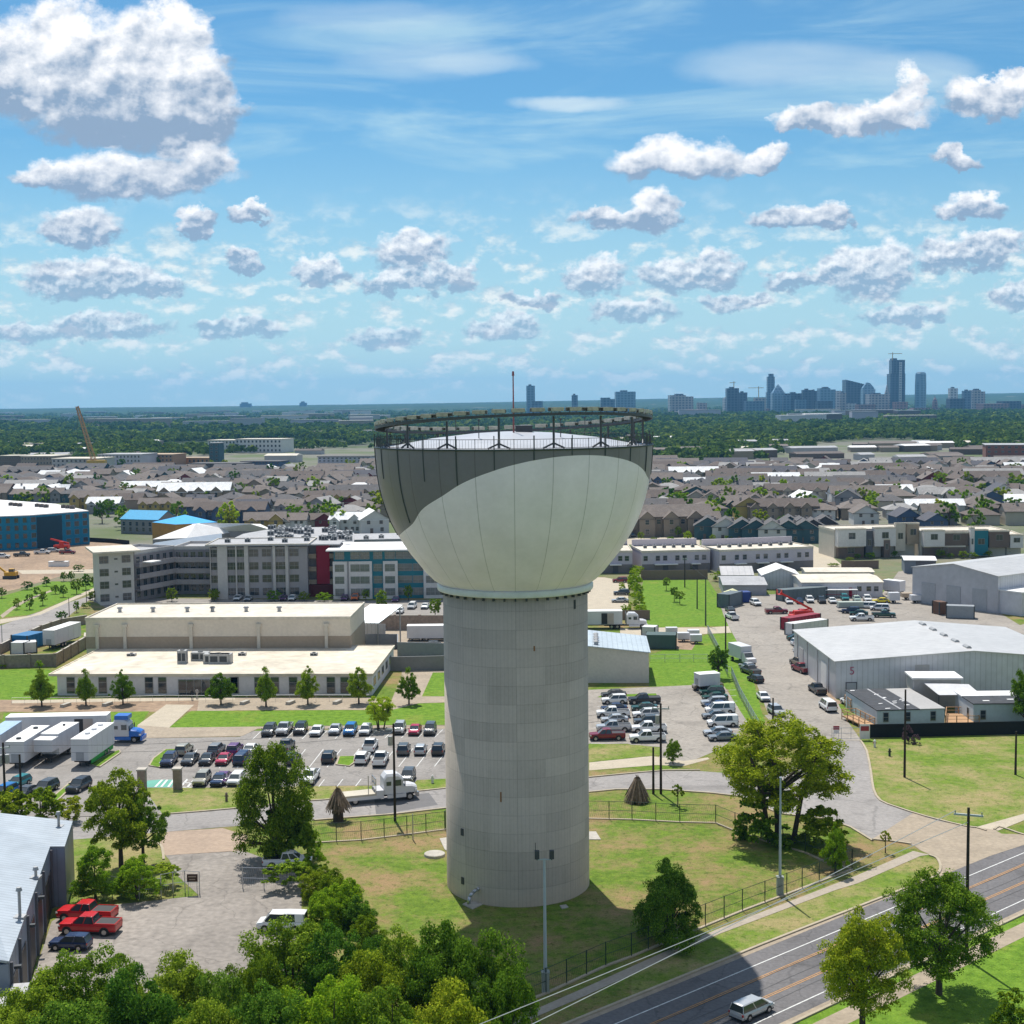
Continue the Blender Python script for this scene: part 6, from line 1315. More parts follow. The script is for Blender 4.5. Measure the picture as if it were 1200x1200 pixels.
t1 = up(pC, hC_-1.3); Q2 = P(546, 1200, 9.8); wire(t1, t1+(Q2-t1)*1.7, .4, 'lower pale wire along the fence towards the lower left', wl, .035)
r = tag(empty('street_lamp', P(*cS(597,955))), 'tall grey lamp post with two dark floodlights in front of the tower', 'street lamp'); h = HT(*cS(597,955), cS(0,285)[1])
galp = mat('lamp_post_grey', (.40,.46,.50), .5, .05, 1)
MB().tube((0,0,0),(0,0,h),.17,.10,12).build('post', galp, r); MB().box(-.32,-.3,0,.32,.3,1.75).box(-.36,-.34,1.75,.36,.34,1.85).build('cabinet', mat('cabinet_grey', (.30,.33,.31), .6), r)
MB().bar((-.62,0,h-.05),(.62,0,h-.05),.08,.08).build('arm', galp, r)
for s_ in (-1, 1): MB().box(s_*.62-.2,-.28,h+.05,s_*.62+.2,.1,h+.75).bar((s_*.62,0,h-.1),(s_*.62,0,h+.1),.1,.1).build('floodlight', dk, r)
MB().tube((-.75,0,h+.7),(-.75,0,h+1.4),.03).build('aerial', dk, r)
r = tag(empty('street_lamp', P(914,1049)), 'slim grey lamp post with a base cabinet behind the front fence', 'street lamp'); h = HT(914, 1049, 912)
MB().tube((0,0,0),(0,0,h),.16,.09,12).build('post', galp, r); MB().box(-.32,-.3,0,.32,.3,1.85).box(-.36,-.34,1.85,.36,.34,1.95).build('cabinet', mat('cabinet_grey', (.30,.33,.31), .6), r); MB().tube((0,0,h),(0,0,h+.12),.14,n=8).build('cap', galp, r)
# ---------------------------------------------------------------- fences
fgreen = mat('fence_green', (.02,.045,.03), .6)
def link_fence(pts, h, label, step=3.0, m=fgreen, base=True, fine=.22):
    c = pts[0].copy(); c.z = 0; pts = [p-c for p in pts]; r = tag(empty('chain_fence', c), label, 'fence'); mesh = MB(); k = 0
    for a, b in zip(pts, pts[1:]):
        d = b-a; n = max(1, round(d.length/step))
        for i in range(n+ (b is pts[-1])):
            p = a+d*(i/n); MB().tube((p.x,p.y,-.1),(p.x,p.y,h+.05),.05,n=6).build('post', m, r)
        for z in (h, h*.5): mesh.tube((a.x,a.y,z),(b.x,b.y,z),.028,n=4)
        nn = int(d.length/fine)
        for i in range(nn):
            p = a+d*(i/nn); q_ = a+d*(min(nn, i+1)/nn)
            mesh.tube((p.x,p.y,.05),(q_.x,q_.y,h*.5),.008,n=3,cap=False); mesh.tube((q_.x,q_.y,h*.5),(p.x,p.y,h),.008,n=3,cap=False)
    mesh.build('mesh', m, r)
    if base: strip(MB(), pts, .28, -.05, .12).build('curb', kerbm, r)
    return r
link_fence([P(*p) for p in (cL(450,892), cL(700,878), cL(930,850), cL(1120,825), cS(95,135))], 2.2, 'green wire fence on a pale curb left of the tower')
link_fence([P(*p) for p in (cM(30,770), cM(260,775), cM(500,788), cM(680,792), cW(560,158), cW(700,205), cW(940,275), cW(1050,325), cZ(270,365))], 2.2, 'green wire fence curving behind the tower and under the big tree')
link_fence([P(*p) for p in (cZ(270,365), cZ(0,468), cW(840,500), cW(600,590), cW(400,672), cW(180,762), cW(0,838), cS(900,825), cS(600,962), cS(300,1085), cS(0,1200))], 2.2, 'green wire fence along the pavement in front of the tower')
link_fence([P(*p) for p in (cI(640,785), cI(690,880), cI(740,1000), cM(760,60), cM(800,160), cM(870,290), cM(900,340))], 1.9, 'grey chain fence beside the lane, left of the parked vehicles', m=galv, base=False)
link_fence([P(*p) for p in (cI(350,925), cI(500,925), cI(640,925))], 1.5, 'thin wire fence across the grass behind the tan shed', m=galv, base=False)
link_fence([P(*p) for p in (cO(565,475), cO(700,490), cO(810,485))], 2.1, 'wire fence smothered by bushes, left of the forecourt gate', m=galv, base=False)
link_fence([P(*p) for p in (cO(810,475), cO(870,462), cO(930,455), cO(1003,460))], 2.3, 'forecourt gate fence holding a small brown sign board', m=galv, base=False, step=1.6)
link_fence([P(*p) for p in (cQ(105,432), cQ(212,435), cQ(335,425), cQ(400,415))], 2.2, 'wire fence right of the forecourt entrance, partly covered by vines', m=galv, base=False, step=2.5)
def board(fn, x, y, w, h, z, m, label, ang=0, txt=None):
    p = P(*fn(x, y)); r = tag(empty('sign_board', (p.x, p.y, 0), math.radians(ang)), label, 'sign'); MB().box(-w/2,-.03,z,w/2,.03,z+h).build('board', m, r); MB().tube((-w/2+.1,.06,0),(-w/2+.1,.06,z+h),.03,n=6).tube((w/2-.1,.06,0),(w/2-.1,.06,z+h),.03,n=6).build('post', galv, r); return r
r = board(cO, 968, 462, 1.1, .8, 1.3, mat('sign_brown', (.05,.025,.015), .6), 'small dark brown sign board on the forecourt gate'); MB().box(-.4,-.045,1.78,.4,-.031,1.92).box(-.3,-.045,1.5,.3,-.031,1.6).build('lettering', wall_tan, r)
sred = mat('sign_red', (.30,.03,.04), .6)
r = board(cN, 257, 372, .9, .55, 1.5, sred, 'small red sign on the lane gate'); MB().box(-.4,-.05,.95,.4,-.031,1.48).build('lower_panel', wall_white, r)
r = board(cN, 400, 375, 1.5, 2.2, .2, wall_white, 'white notice board with a red panel at the end of the black fence'); MB().box(-.6,-.06,1.4,.6,-.031,2.1).build('red_panel', sred, r)
gf = [P(*cN(235,378)), P(*cN(380,375))]; c = gf[0]; g = tag(empty('lane_gate', (c.x,c.y,0)), 'closed tubular metal gate across the lane', 'gate'); d = gf[1]-gf[0]
mb = MB(); 
for z in (.3,1.1,1.9): mb.tube((0,0,z),(d.x,d.y,z),.03,n=6)
for t in (0,.33,.66,1): mb.tube((d.x*t,d.y*t,.2),(d.x*t,d.y*t,1.95),.035,n=6)
mb.tube((0,0,.3),(d.x*.33,d.y*.33,1.9),.025,n=5).build('gate_frame', galv, g)
# railing in front of the office
pts = [P(*cK(60,192)), P(*cK(450,190)), P(*cK(830,180)), P(*cK(1170,182)), P(*cL(340,178)), P(*cL(740,178))]; c = pts[0].copy(); r = tag(empty('walk_railing', c), 'thin pale railing along the walk in front of the office', 'railing'); mb = MB()
for a, b in zip(pts, pts[1:]):
    a = a-c; b = b-c; d = b-a; mb.tube((a.x,a.y,1.05),(b.x,b.y,1.05),.03,n=5); n = round(d.length/2.2)
    for i in range(n): p = a+d*(i/n); mb.tube((p.x,p.y,0),(p.x,p.y,1.05),.025,n=5)
mb.build('railing_bars', mat('rail_pale', (.55,.55,.53), .5, metal=.2), r)
for k, (fn, x, y) in enumerate(((cK,330,205),(cK,540,200),(cL,115,192),(cL,345,192),(cL,580,190))):
    p = P(*fn(x, y)); o = MB().box(-.45,-1.1,0,.45,1.1,.12).box(-.38,-1.0,.12,.38,1.0,.5).build('stone_bench', cpad, loc=(p.x,p.y,0), rz=-.35); tag(o, f'pale stone bench between the office trees, {ORD[k]} from the left', 'bench', 'stone benches')
for k, (x, y) in enumerate(((715,622),(893,618))):
    p = P(*cK(x, y)); r = tag(empty('stone_pier', (p.x,p.y,0)), ['stone entrance pier beside the roadside tree','stone entrance pier between the teal bays and the hatched bay'][k], 'pillar'); MB().box(-.5,-.5,0,.5,.5,2.6).build('shaft', masonry, r); MB().box(-.6,-.6,2.6,.6,.6,2.8).build('cap', capm, r)
for k, (fn, x, y, col, lab) in enumerate(((cN,450,410,'w','white bollard marker with a red top on the dry grass'),(cN,525,455,'g','small dark green hydrant on the dry grass'),(cK,1138,680,'b','short brown post in the grass strip beside the street'),(cL,1058,590,'w','white hydrant with caps on the grass near the tower'))):
    p = P(*fn(x, y)); r = tag(empty('marker_post', (p.x,p.y,0)), lab, 'post'); m = {'w':wall_white,'g':pgreen,'b':wall_brown}[col]; MB().tube((0,0,0),(0,0,.95),.17,.15,10).tube((0,0,.95),(0,0,1.12),.19,.06,10).build('post', m, r); MB().tube((-.26,0,.65),(.26,0,.65),.08,n=8).build('cap', sred if k == 0 else m, r)
# canopies and bits
p = P(*cI(765,625)); r = tag(empty('canopy_tent', (p.x,p.y,0)), 'small pale yellow pop-up tent beside the blue tarp', 'tent'); tn = mat('tent_yellow', (.62,.62,.36), .7)
MB().add([(-2,-2,2.4),(2,-2,2.4),(2,2,2.4),(-2,2,2.4),(0,0,3.5)],[(0,1,4),(1,2,4),(2,3,4),(3,0,4),(3,2,1,0)]).build('canopy', tn, r)
for x, y in ((-1.9,-1.9),(1.9,-1.9),(1.9,1.9),(-1.9,1.9)): MB().tube((x,y,0),(x,y,2.4),.04,n=6).build('leg', galv, r)
container(cI, (798,628), (858,626), 2.6, 3, mat('tarp_blue', (.02,.05,.22), .6), 'stack under a deep blue tarp by the yellow tent', 'tarp_stack', 'tarp stack')
# timber shed bay next to the pale flatbed in the yard
p = P(*cJ(325,668)); r = tag(empty('flatbed_trailer', (p.x,p.y,Z1)), 'dark flatbed with a pale load among the bunched cars', 'trailer'); MB().box(-3,-1.2,.8,3.2,1.2,1.0).build('bed', wall_dgrey, r); MB().box(-2.8,-1.1,1.0,3,1.1,2.2).build('load', bm_('load_pale', (.35,.40,.36)), r); wheelset(r, 0, 2.4, .4, 2)
# wrapped dead palms
thatch = mat('dead_fronds', (.17,.125,.085), .95, .4, 4)
def palm(fn, x, y, ytop, wide, label, sk0, sk1):
    p = P(*fn(x, y)); h = HT(*fn(x, y), fn(0, ytop)[1]); r = tag(empty('dead_palm', (p.x, p.y, 0)), label, 'palm tree'); MB().tube((0,0,-.1),(0,0,h*.8),wide*.22,wide*.16,12).build('trunk', mat('palm_trunk', (.06,.045,.035), .95), r)
    mb = MB(); rr = random.Random(int(x))
    for k in range(340):
        a = rr.uniform(0, 6.283); t = rr.random()**.7; z0 = h*(sk1-.02-.35*(1-t)*rr.random()); r0 = wide*.10; r1 = wide*(.16+.36*t)*rr.uniform(.8,1.15); z1 = h*(sk0+(.62*(1-t)+.12)*rr.random())
        aa = a+rr.uniform(-.15,.15); zm = z0-(z0-z1)*.42; rm = r0+(r1-r0)*.42; w_ = .05
        t_ = Vector((-math.sin(aa), math.cos(aa), 0))*w_*2; A_ = Vector((r0*math.cos(a), r0*math.sin(a), z0)); B_ = Vector((rm*math.cos(aa), rm*math.sin(aa), zm)); C_ = Vector((r1*math.cos(aa), r1*math.sin(aa), z1))
        mb.add([A_-t_,A_+t_,B_+t_,B_-t_,C_+t_*.6,C_-t_*.6], [(0,1,2,3),(3,2,4,5)])
    for k in range(16): a = rr.uniform(0,6.283); mb.tube((0,0,h*.9),(.25*math.cos(a),.25*math.sin(a),h*(1+rr.uniform(0,.09))),.05,.01,4)
    mb.build('fronds', thatch, r)
palm(cL, 585, 782, 612, 3.0, 'dead palm with a hanging skirt of brown fronds left of the tower', .28, .98); palm(cM, 287, 684, 558, 3.4, 'squat dead palm like a thatch heap right of the tower', -.02, .98)
# building site machines
ylw = mat('machine_yellow', (.60,.33,.02), .5)
p = P(*cE(60,545)); r = tag(empty('excavator', (p.x,p.y,0)), 'yellow excavator at the left edge of the building site', 'excavator')
MB().box(-2,-1.4,0,2,-.8,.9).box(-2,.8,0,2,1.4,.9).build('track', dk, r); MB().box(-1.6,-1.2,.95,1.7,1.2,2.0).box(-.2,-1.2,2.0,1.2,0,3.0).build('body', ylw, r); MB().box(-.25,-1.22,2.15,1.25,.05,2.85).build('window', cglass, r); MB().bar((-1.4,0,1.8),(-4.6,0,4.4),.4,.5).bar((-4.6,0,4.4),(-6.6,0,2.0),.3,.4).build('arm', ylw, r); MB().box(-7.2,-.6,1.2,-6.2,.6,2.1).build('bucket', dk, r)
p = P(*cE(335,390)); r = tag(empty('telehandler', (p.x,p.y,0)), 'orange red telehandler in front of the teal building shell', 'construction machine'); MB().box(-2.6,-1.1,.7,2.6,1.1,1.8).box(-.6,-1.1,1.8,.8,.1,3.0).build('body', rd, r); MB().bar((2.4,.5,2.2),(-4,.5,3.9),.5,.55).build('boom', rd, r); wheelset(r, -1.7, 2.3, .6, 1); wheelset(r, 1.7, 2.3, .6, 1)
for k, (x, y) in enumerate(((295,478),(320,478),(343,478))): p = P(*cE(x, y)); o = MB().box(-1.6,-1,0,1.6,1,1.5).box(-1.7,-1.1,1.5,1.7,1.1,1.6).build('wrapped_pallet', tw_roof, loc=(p.x,p.y,0)); tag(o, f'white wrapped pallet on the bare earth, {ORD[k]} of three from the left', 'pallet', 'wrapped pallets')
# person by the office door, seen from far
def person(fn, x, y, label, shirt):
    p = P(*fn(x, y)); r = tag(empty('person', (p.x, p.y, .02)), label, 'person')
    V_ = [(0,0,.95),(0,0,1.15),(0,0,1.42),(0,.0,1.55),(0,-.02,1.68),(.2,0,1.42),(.26,.03,1.15),(.24,-.08,.92),(-.2,0,1.42),(-.26,.03,1.15),(-.24,-.08,.92),(.1,0,.92),(.11,-.02,.5),(.12,.03,.08),(.12,-.12,.04),(-.1,0,.92),(-.11,.02,.5),(-.12,.03,.08),(-.12,-.12,.04)]
    E_ = [(0,1),(1,2),(2,3),(3,4),(2,5),(5,6),(6,7),(2,8),(8,9),(9,10),(0,11),(11,12),(12,13),(13,14),(0,15),(15,16),(16,17),(17,18)]
    R = [.14,.13,.15,.06,.1,.07,.05,.04,.07,.05,.04,.1,.07,.05,.045,.1,.07,.05,.045]
    me = bpy.data.meshes.new('body'); me.from_pydata(V_, E_, []); o = bpy.data.objects.new('body', me); C.objects.link(o); m = o.modifiers.new('s', 'SKIN'); me.skin_vertices[0].data[0].use_root = True
    for i, q_ in enumerate(R): me.skin_vertices[0].data[i].radius = (q_, q_)
    o.modifiers.new('u', 'SUBSURF').render_levels = 1; me.materials.append(shirt)
    o.parent = r; MB().lathe([(0.01,1.80),(.07,1.78),(.1,1.72),(.105,1.66),(.06,1.6)][::-1], 10).build('hair', blackp, r, True)
person(cK, 966, 172, 'person in dark clothes standing at the office entrance', mat('dark_cloth', (.03,.03,.035), .8)); person(cK, 990, 165, 'person in pale clothes standing at the office entrance', mat('pale_cloth', (.45,.42,.40), .8))
# ---------------------------------------------------------------- trees
def leafmat(name, c_dark, c_light, c3=None):
    m = bpy.data.materials.new(name); m.use_nodes = True; N, L = m.node_tree.nodes, m.node_tree.links; N.clear(); g = N.new('ShaderNodeNewGeometry'); oi = N.new('ShaderNodeObjectInfo')
    cr = N.new('ShaderNodeValToRGB'); e = cr.color_ramp.elements; e[0].position = 0; e[0].color = (*c_dark, 1); e[1].position = .8; e[1].color = (*c_light, 1)
    if c3: q_ = e.new(1.0); q_.color = (*c3, 1)
    L.new(g.outputs['Random Per Island'], cr.inputs[0])
    hs = N.new('ShaderNodeHueSaturation'); mr = N.new('ShaderNodeMapRange'); L.new(oi.outputs['Random'], mr.inputs[0]); mr.inputs['To Min'].default_value = .75; mr.inputs['To Max'].default_value = 1.25; L.new(mr.outputs[0], hs.inputs['Value'])
    m2 = N.new('ShaderNodeMapRange'); L.new(oi.outputs['Random'], m2.inputs[0]); m2.inputs['To Min'].default_value = .52; m2.inputs['To Max'].default_value = .48; L.new(m2.outputs[0], hs.inputs['Hue']); L.new(cr.outputs[0], hs.inputs['Color'])
    d = N.new('ShaderNodeBsdfDiffuse'); t = N.new('ShaderNodeBsdfTranslucent'); mx = N.new('ShaderNodeMixShader'); mx.inputs[0].default_value = .42; L.new(hs.outputs[0], d.inputs[0]); L.new(hs.outputs[0], t.inputs[0]); L.new(d.outputs[0], mx.inputs[1]); L.new(t.outputs[0], mx.inputs[2])
    o = N.new('ShaderNodeOutputMaterial'); L.new(mx.outputs[0], o.inputs[0]); return m
LM = {'olive': leafmat('leaf_olive', (.105,.175,.012), (.32,.41,.025), (.44,.49,.04)), 'green': leafmat('leaf_green', (.08,.155,.014), (.26,.39,.03), (.38,.49,.055)),
      'dark': leafmat('leaf_dark', (.045,.115,.014), (.16,.31,.03), (.27,.40,.05)), 'lime': leafmat('leaf_lime', (.15,.27,.018), (.34,.51,.025), (.47,.57,.04)), 'brown': leafmat('leaf_pink', (.08,.06,.06), (.25,.16,.2))}
bark = mat('bark', (.075,.058,.045), .95, .3, 2, bump=.3)
def crown_mesh(seed, shape, n_cl, per, leaf, key):
    """crown in a unit frame: x, y in -1..1, z in 0..1; clumps of leaf sized faces through its volume"""
    rs = np.random.RandomState(seed); cs = []
    while len(cs) < n_cl:
        p = rs.uniform(-1, 1, 3); p[2] = (p[2]+1)/2
        z = p[2]; rad = {'round': math.sqrt(max(0, 1-((z-.42)/.60)**2)), 'cone': (1.05-z)**.7*min(1, z*4+.25), 'wide': math.sqrt(max(0, 1-((z-.35)/.68)**2))*(.85+.15*math.sin(seed)), 'bush': math.sqrt(max(0, 1-(z/1.02)**2.2))}[shape]
        a = math.atan2(p[1], p[0]); rad *= 1+.20*math.sin(2*a+seed+z*2)+.17*math.sin(3*a+seed*2.3+z*5)+.11*math.sin(5*a+seed-z*7)
        r = math.hypot(p[0], p[1])
        gap = math.sin(p[0]*5+seed)*math.sin(p[1]*5.5+seed*2)+math.sin(p[2]*9+p[0]*3+seed)*.8
        if r < rad*.92 and (r > rad*.42 or z > .62 or rs.rand() < .25) and (gap > (-.55 if shape != 'cone' else -9) or rs.rand() < .2): cs.append((p[0], p[1], p[2], rs.uniform(.10, .22)))
    cs = np.array(cs); k_ = np.percentile(np.hypot(cs[:, 0], cs[:, 1]), 94)+.10; cs[:, 0] = (cs[:, 0]-np.median(cs[:, 0])*.5)/k_; cs[:, 1] /= k_; n = n_cl*per; idx = np.repeat(np.arange(n_cl), per); c = cs[idx]
    d = rs.normal(size=(n, 3)); d /= np.linalg.norm(d, axis=1)[:, None]; d[:, 2] = np.where(d[:, 2] < -.3, -d[:, 2]*.6, d[:, 2])
    rr = c[:, 3:4]*(rs.uniform(.35, 1.0, (n, 1))**.5); pos = c[:, :3]+d*rr*np.array([1, 1, .62]); pos[:, 2] = np.clip(pos[:, 2], 0.0, 1.08)
    nrm = d+rs.normal(size=(n, 3))*.55; nrm /= np.linalg.norm(nrm, axis=1)[:, None]; t = np.cross(nrm, rs.normal(size=(n, 3))); t /= np.linalg.norm(t, axis=1)[:, None]; b = np.cross(nrm, t)
    s = leaf*rs.uniform(.6, 1.3, (n, 1)); t = t*s; b = b*s*.75; t[:, 2] *= .55; b[:, 2] *= .55
    v = np.stack([pos-t*.9, pos-b, pos+t, pos+b*.8], 1).reshape(-1, 3); f = np.arange(n*4).reshape(-1, 4); return npmesh('crown', v, f, LM[key]), cs
CR = {}
def crown(shape, key, seed, q):
    k = (shape, key, seed, q)
    if k not in CR:
        n_cl, per, leaf = {'hi': (140, 160, .031), 'mid': (70, 60, .065), 'lo': (26, 34, .13), 'xhi': (220, 205, .0225)}[q]
        CR[k] = crown_mesh(seed, shape, n_cl, per, leaf, key)
    return CR[k]
TR = {}
def tree(p, h, w, shape='round', key='green', label='', q='mid', seed=None, c0=.28, name=None, group=None, limbs=True, cat='tree', stems=1, cr=None):
    seed = R_.randint(1, 3) if seed is None else seed; me, cs = crown(shape, key, seed, q); cr = cr or name
    r = tag(empty(name or 'tree', (p.x, p.y, 0), R_.uniform(0, 6.28)), label, cat, group); cb = h*c0; ch = h-cb
    o = bpy.data.objects.new('foliage' if shape == 'bush' else 'crown', me); C.objects.link(o); o.parent = r; o.location.z = cb; o.scale = (w/2, w/2, ch)
    if limbs:
        k = (shape, key, seed, q, round(c0, 1), stems)
        if k not in TR:
            mb = MB(); rs = random.Random(seed)
            for s_ in range(stems):
                bx, by = (0, 0) if stems == 1 else (.10*math.cos(s_*2.2), .10*math.sin(s_*2.2)); tx, ty = bx*3, by*3
                mb.tube((bx,by,-.03),(tx*.6,ty*.6,c0+.05),.035 if stems == 1 else .024,.024 if stems == 1 else .018,8); mb.tube((tx*.6,ty*.6,c0+.04),(tx,ty,c0+(1-c0)*.6),.024,.010,6)
            for c in cs[::max(1, len(cs)//(16 if q in ('hi','xhi') else 6))]:
                z = c0+(1-c0)*c[2]; z0 = c0+(z-c0)*.25; mb.tube((0,0,z0),(c[0]*.45/1,c[1]*.45,z*.97),.014,.004,5)
            me2 = mb.build('trunk', bark); TR[k] = me2.data; bpy.data.objects.remove(me2)
        t = bpy.data.objects.new('trunk', TR[k]); C.objects.link(t); t.parent = r; t.scale = (h, h, h) if q != 'lo' else (h*.9, h*.9, h)
        s2 = w/h if True else 1; t.scale = (h*max(.8, min(1.15, s2)), h*max(.8, min(1.15, s2)), h)
    return r
def T(fn, x, y, ytop, wpx, shape, key, label, q='mid', **k):
    """tree standing at (x, y) of a crop, its top at ytop and wpx wide there"""
    b = fn(x, y); p = P(*b); h = HT(*b, fn(0, ytop)[1]); s = (fn(1, 0)[0]-fn(0, 0)[0]); w = wpx*s*(V(600, b[1], p.y)-V(601, b[1], p.y)).length; return tree(p, h, w, shape, key, label, q, **k)
T(cPX, 915, 985, 842, 142, 'wide', 'olive', 'biggest tree, broad and olive green, above the fence corner right of the tower', 'xhi', seed=2, c0=.36, name='broad_tree', stems=3)
T(cPX, 895, 985, 925, 80, 'bush', 'green', 'dense shrub under the left side of the biggest tree', 'mid', name='shrub', c0=0, limbs=False, cat='shrub')
T(cPX, 962, 992, 945, 75, 'bush', 'olive', 'dense shrub under the right side of the biggest tree', 'mid', name='shrub', c0=0, limbs=False, cat='shrub')
T(cPX, 322, 1008, 876, 92, 'round', 'olive', 'tall olive tree beside the street left of the tower', 'xhi', seed=1, c0=.10, name='tall_tree')
T(cPX, 340, 1006, 930, 70, 'bush', 'green', 'dark undergrowth at the foot of the tall olive tree', 'mid', name='shrub', c0=0, limbs=False, cat='shrub')
T(cPX, 142, 1016, 905, 84, 'round', 'olive', 'olive tree with two trunks between the warehouse and the red drive', 'hi', seed=3, c0=.22, name='tall_tree')
T(cPX, 168, 1012, 932, 56, 'round', 'green', 'greener tree close behind the twin trunk tree by the warehouse', 'hi', seed=2, c0=.25, name='tall_tree')
T(cPX, 112, 1054, 995, 58, 'bush', 'lime', 'round bright bush at the warehouse corner', 'hi', seed=1, c0=.12, name='bushy_tree'); T(cPX, 160, 1052, 1003, 60, 'bush', 'lime', 'bright bush spilling over the forecourt fence', 'hi', seed=2, c0=.1, name='bushy_tree')
T(cPX, 195, 1040, 1012, 40, 'bush', 'green', 'small vine clump on the forecourt gate fence', 'mid', name='shrub', c0=.5, limbs=False, cat='shrub')
T(cPX, 336, 1042, 1008, 54, 'bush', 'green', 'vines covering the fence in front of the white pickup', 'mid', name='vine_hedge', c0=.35, limbs=False, cat='hedge')
for k, (x, y, yt, w) in enumerate(((10,968,925,60),(48,968,922,60),(80,965,935,40))): T(cPX, x, y, yt, w, 'round', 'olive', 'thin olive tree behind the lower left warehouse, '+ORD[k]+' from the left', 'mid', name='thin_tree', c0=.2)
OT = [(cK,210,205,15,150),(cK,432,200,24,118),(cK,618,196,26,120),(cK,1110,196,32,145),(cL,222,206,14,118),(cL,432,196,8,128),(cL,688,192,2,130),(cL,940,196,17,112)]
for k, (fn, x, y, yt, w) in enumerate(OT): T(fn, x, y, yt, w, 'cone', 'green', f'conical young tree in the bed before the office, {ORD[k]} from the left', 'hi', seed=k%3+1, c0=.16, name='young_tree', group='young trees before the office')
T(cL, 795, 322, 155, 165, 'round', 'lime', 'low spreading bright tree at the top of the office car park', 'hi', c0=.3, name='spreading_tree', stems=3)
T(cI, 695, 1010, 848, 108, 'round', 'dark', 'round dark tree at the lane fence behind the brown pickup', 'hi', c0=.22, name='round_tree')
for k, (x, y, yt, w) in enumerate(((432,566,502,46),(472,622,545,50),(500,636,570,54))): T(cI, x, y, yt, w, 'round', 'green', f'thin young tree on the long lawn, {ORD[k]} from the back', 'mid', c0=.4, name='young_tree', group='young trees on the long lawn')
for k, (x, y, yt, w) in enumerate(((285,480,435,70),(272,520,455,80),(275,560,485,80),(282,600,525,75),(288,640,570,75),(232,690,632,60),(300,690,632,90),(210,560,525,40))): T(cI, x, y, yt, w, 'bush', 'lime', f'bright bush of the hedge between car park and long lawn, {ORD[k]} from the back', 'mid', c0=.05, name='hedge_bush', group='bushes of the long hedge', limbs=False, cat='hedge')
T(cM, 465, 492, 373, 102, 'round', 'green', 'compact green tree at the exit of the car park beside the double pole', 'hi', c0=.08, name='round_tree')
T(cW, 200, 750, 322, 395, 'bush', 'dark', 'dense dark tree inside the front fence, right edge of the tower shadow', 'xhi', seed=3, c0=.04, name='dense_tree')
T(cZ, 325, 1275, 596, 540, 'round', 'olive', 'big yellow green tree on the near verge at the lower right', 'xhi', seed=3, c0=.25, name='verge_tree')
T(cZ, 740, 1040, 400, 560, 'wide', 'green', 'spreading green tree on the near verge, casting a broad shadow', 'xhi', seed=1, c0=.24, name='verge_tree')
T(cPX, 1195, 1215, 1160, 60, 'bush', 'olive', 'dry bush at the bottom right corner', 'mid', c0=0, limbs=False, name='shrub', cat='shrub')
T(cZ, 178, 385, 118, 150, 'cone', 'lime', 'yellow green columnar tree at the fence corner', 'hi', c0=.1, name='column_tree')
T(cN, 1215, 320, 20, 190, 'round', 'green', 'tall green tree behind the cabins at the right edge', 'hi', c0=.15, name='tall_tree')
T(cM, 490, 712, 592, 66, 'round', 'olive', 'almost bare sapling on the grass in front of the street, right of the tower', 'lo', c0=.45, name='sapling'); T(cZ, 450, 275, 150, 60, 'round', 'olive', 'almost bare sapling on the grass strip at the junction', 'lo', c0=.5, name='sapling')
T(cN, 612, 385, 300, 60, 'bush', 'brown', 'pink flowering shrub in front of the black fence', 'mid', c0=.1, name='flowering_shrub', limbs=False, cat='shrub'); T(cN, 655, 395, 345, 50, 'bush', 'brown', 'smaller pink flowering shrub in front of the black fence', 'mid', c0=0, name='flowering_shrub', limbs=False, cat='shrub')
# hedge down the forecourt edge
HB = [(368,1022,995,30,'lime'),(372,1052,1015,46,'olive'),(392,1062,1020,56,'olive'),(405,1078,1032,60,'lime'),(390,1090,1045,50,'lime'),(418,1092,1052,50,'dark'),(432,1112,1075,50,'olive'),(375,1085,1040,40,'lime')]
for k, (x, y, yt, w, m) in enumerate(HB): T(cPX, x, y, yt, w, 'bush', m, f'rounded bush in the hedge along the forecourt edge, {ORD[k]} from the street', 'hi', c0=0, seed=k%3+1, name='hedge_bush', group='bushes along the forecourt edge', limbs=False, cat='hedge')
MASS = [(45,1285,1150,110,'green'),(110,1270,1118,120,'green'),(165,1300,1140,110,'dark'),(215,1262,1128,100,'green'),(262,1280,1142,90,'dark'),(305,1250,1122,80,'olive'),(345,1215,1086,110,'green'),(395,1235,1092,90,'dark'),
        (390,1310,1150,130,'lime'),(440,1262,1120,100,'olive'),(478,1252,1098,100,'green'),(520,1262,1088,110,'green'),(562,1272,1100,100,'green'),(590,1295,1140,90,'green'),(460,1330,1165,120,'green'),(530,1330,1165,120,'olive'),(320,1320,1165,120,'dark'),(240,1330,1180,110,'green'),(90,1330,1180,130,'dark'),(20,1330,1190,100,'green'),(330,1170,1110,60,'dark'),(445,1190,1105,60,'dark'),(200,1225,1145,60,'dark'),(70,1235,1145,70,'olive')]
for k, (x, y, yt, w, m) in enumerate(MASS): T(cPX, x, y, yt, w*1.12, 'round', m, f'leafy tree of the wood along the bottom edge, {ORD[k%20]} '+('in its front rank' if k >= 14 else 'in its upper rank')+(' beyond' if k >= 20 else ''), 'xhi', c0=.10, seed=k%3+1, name='wood_tree', group='trees of the near wood')
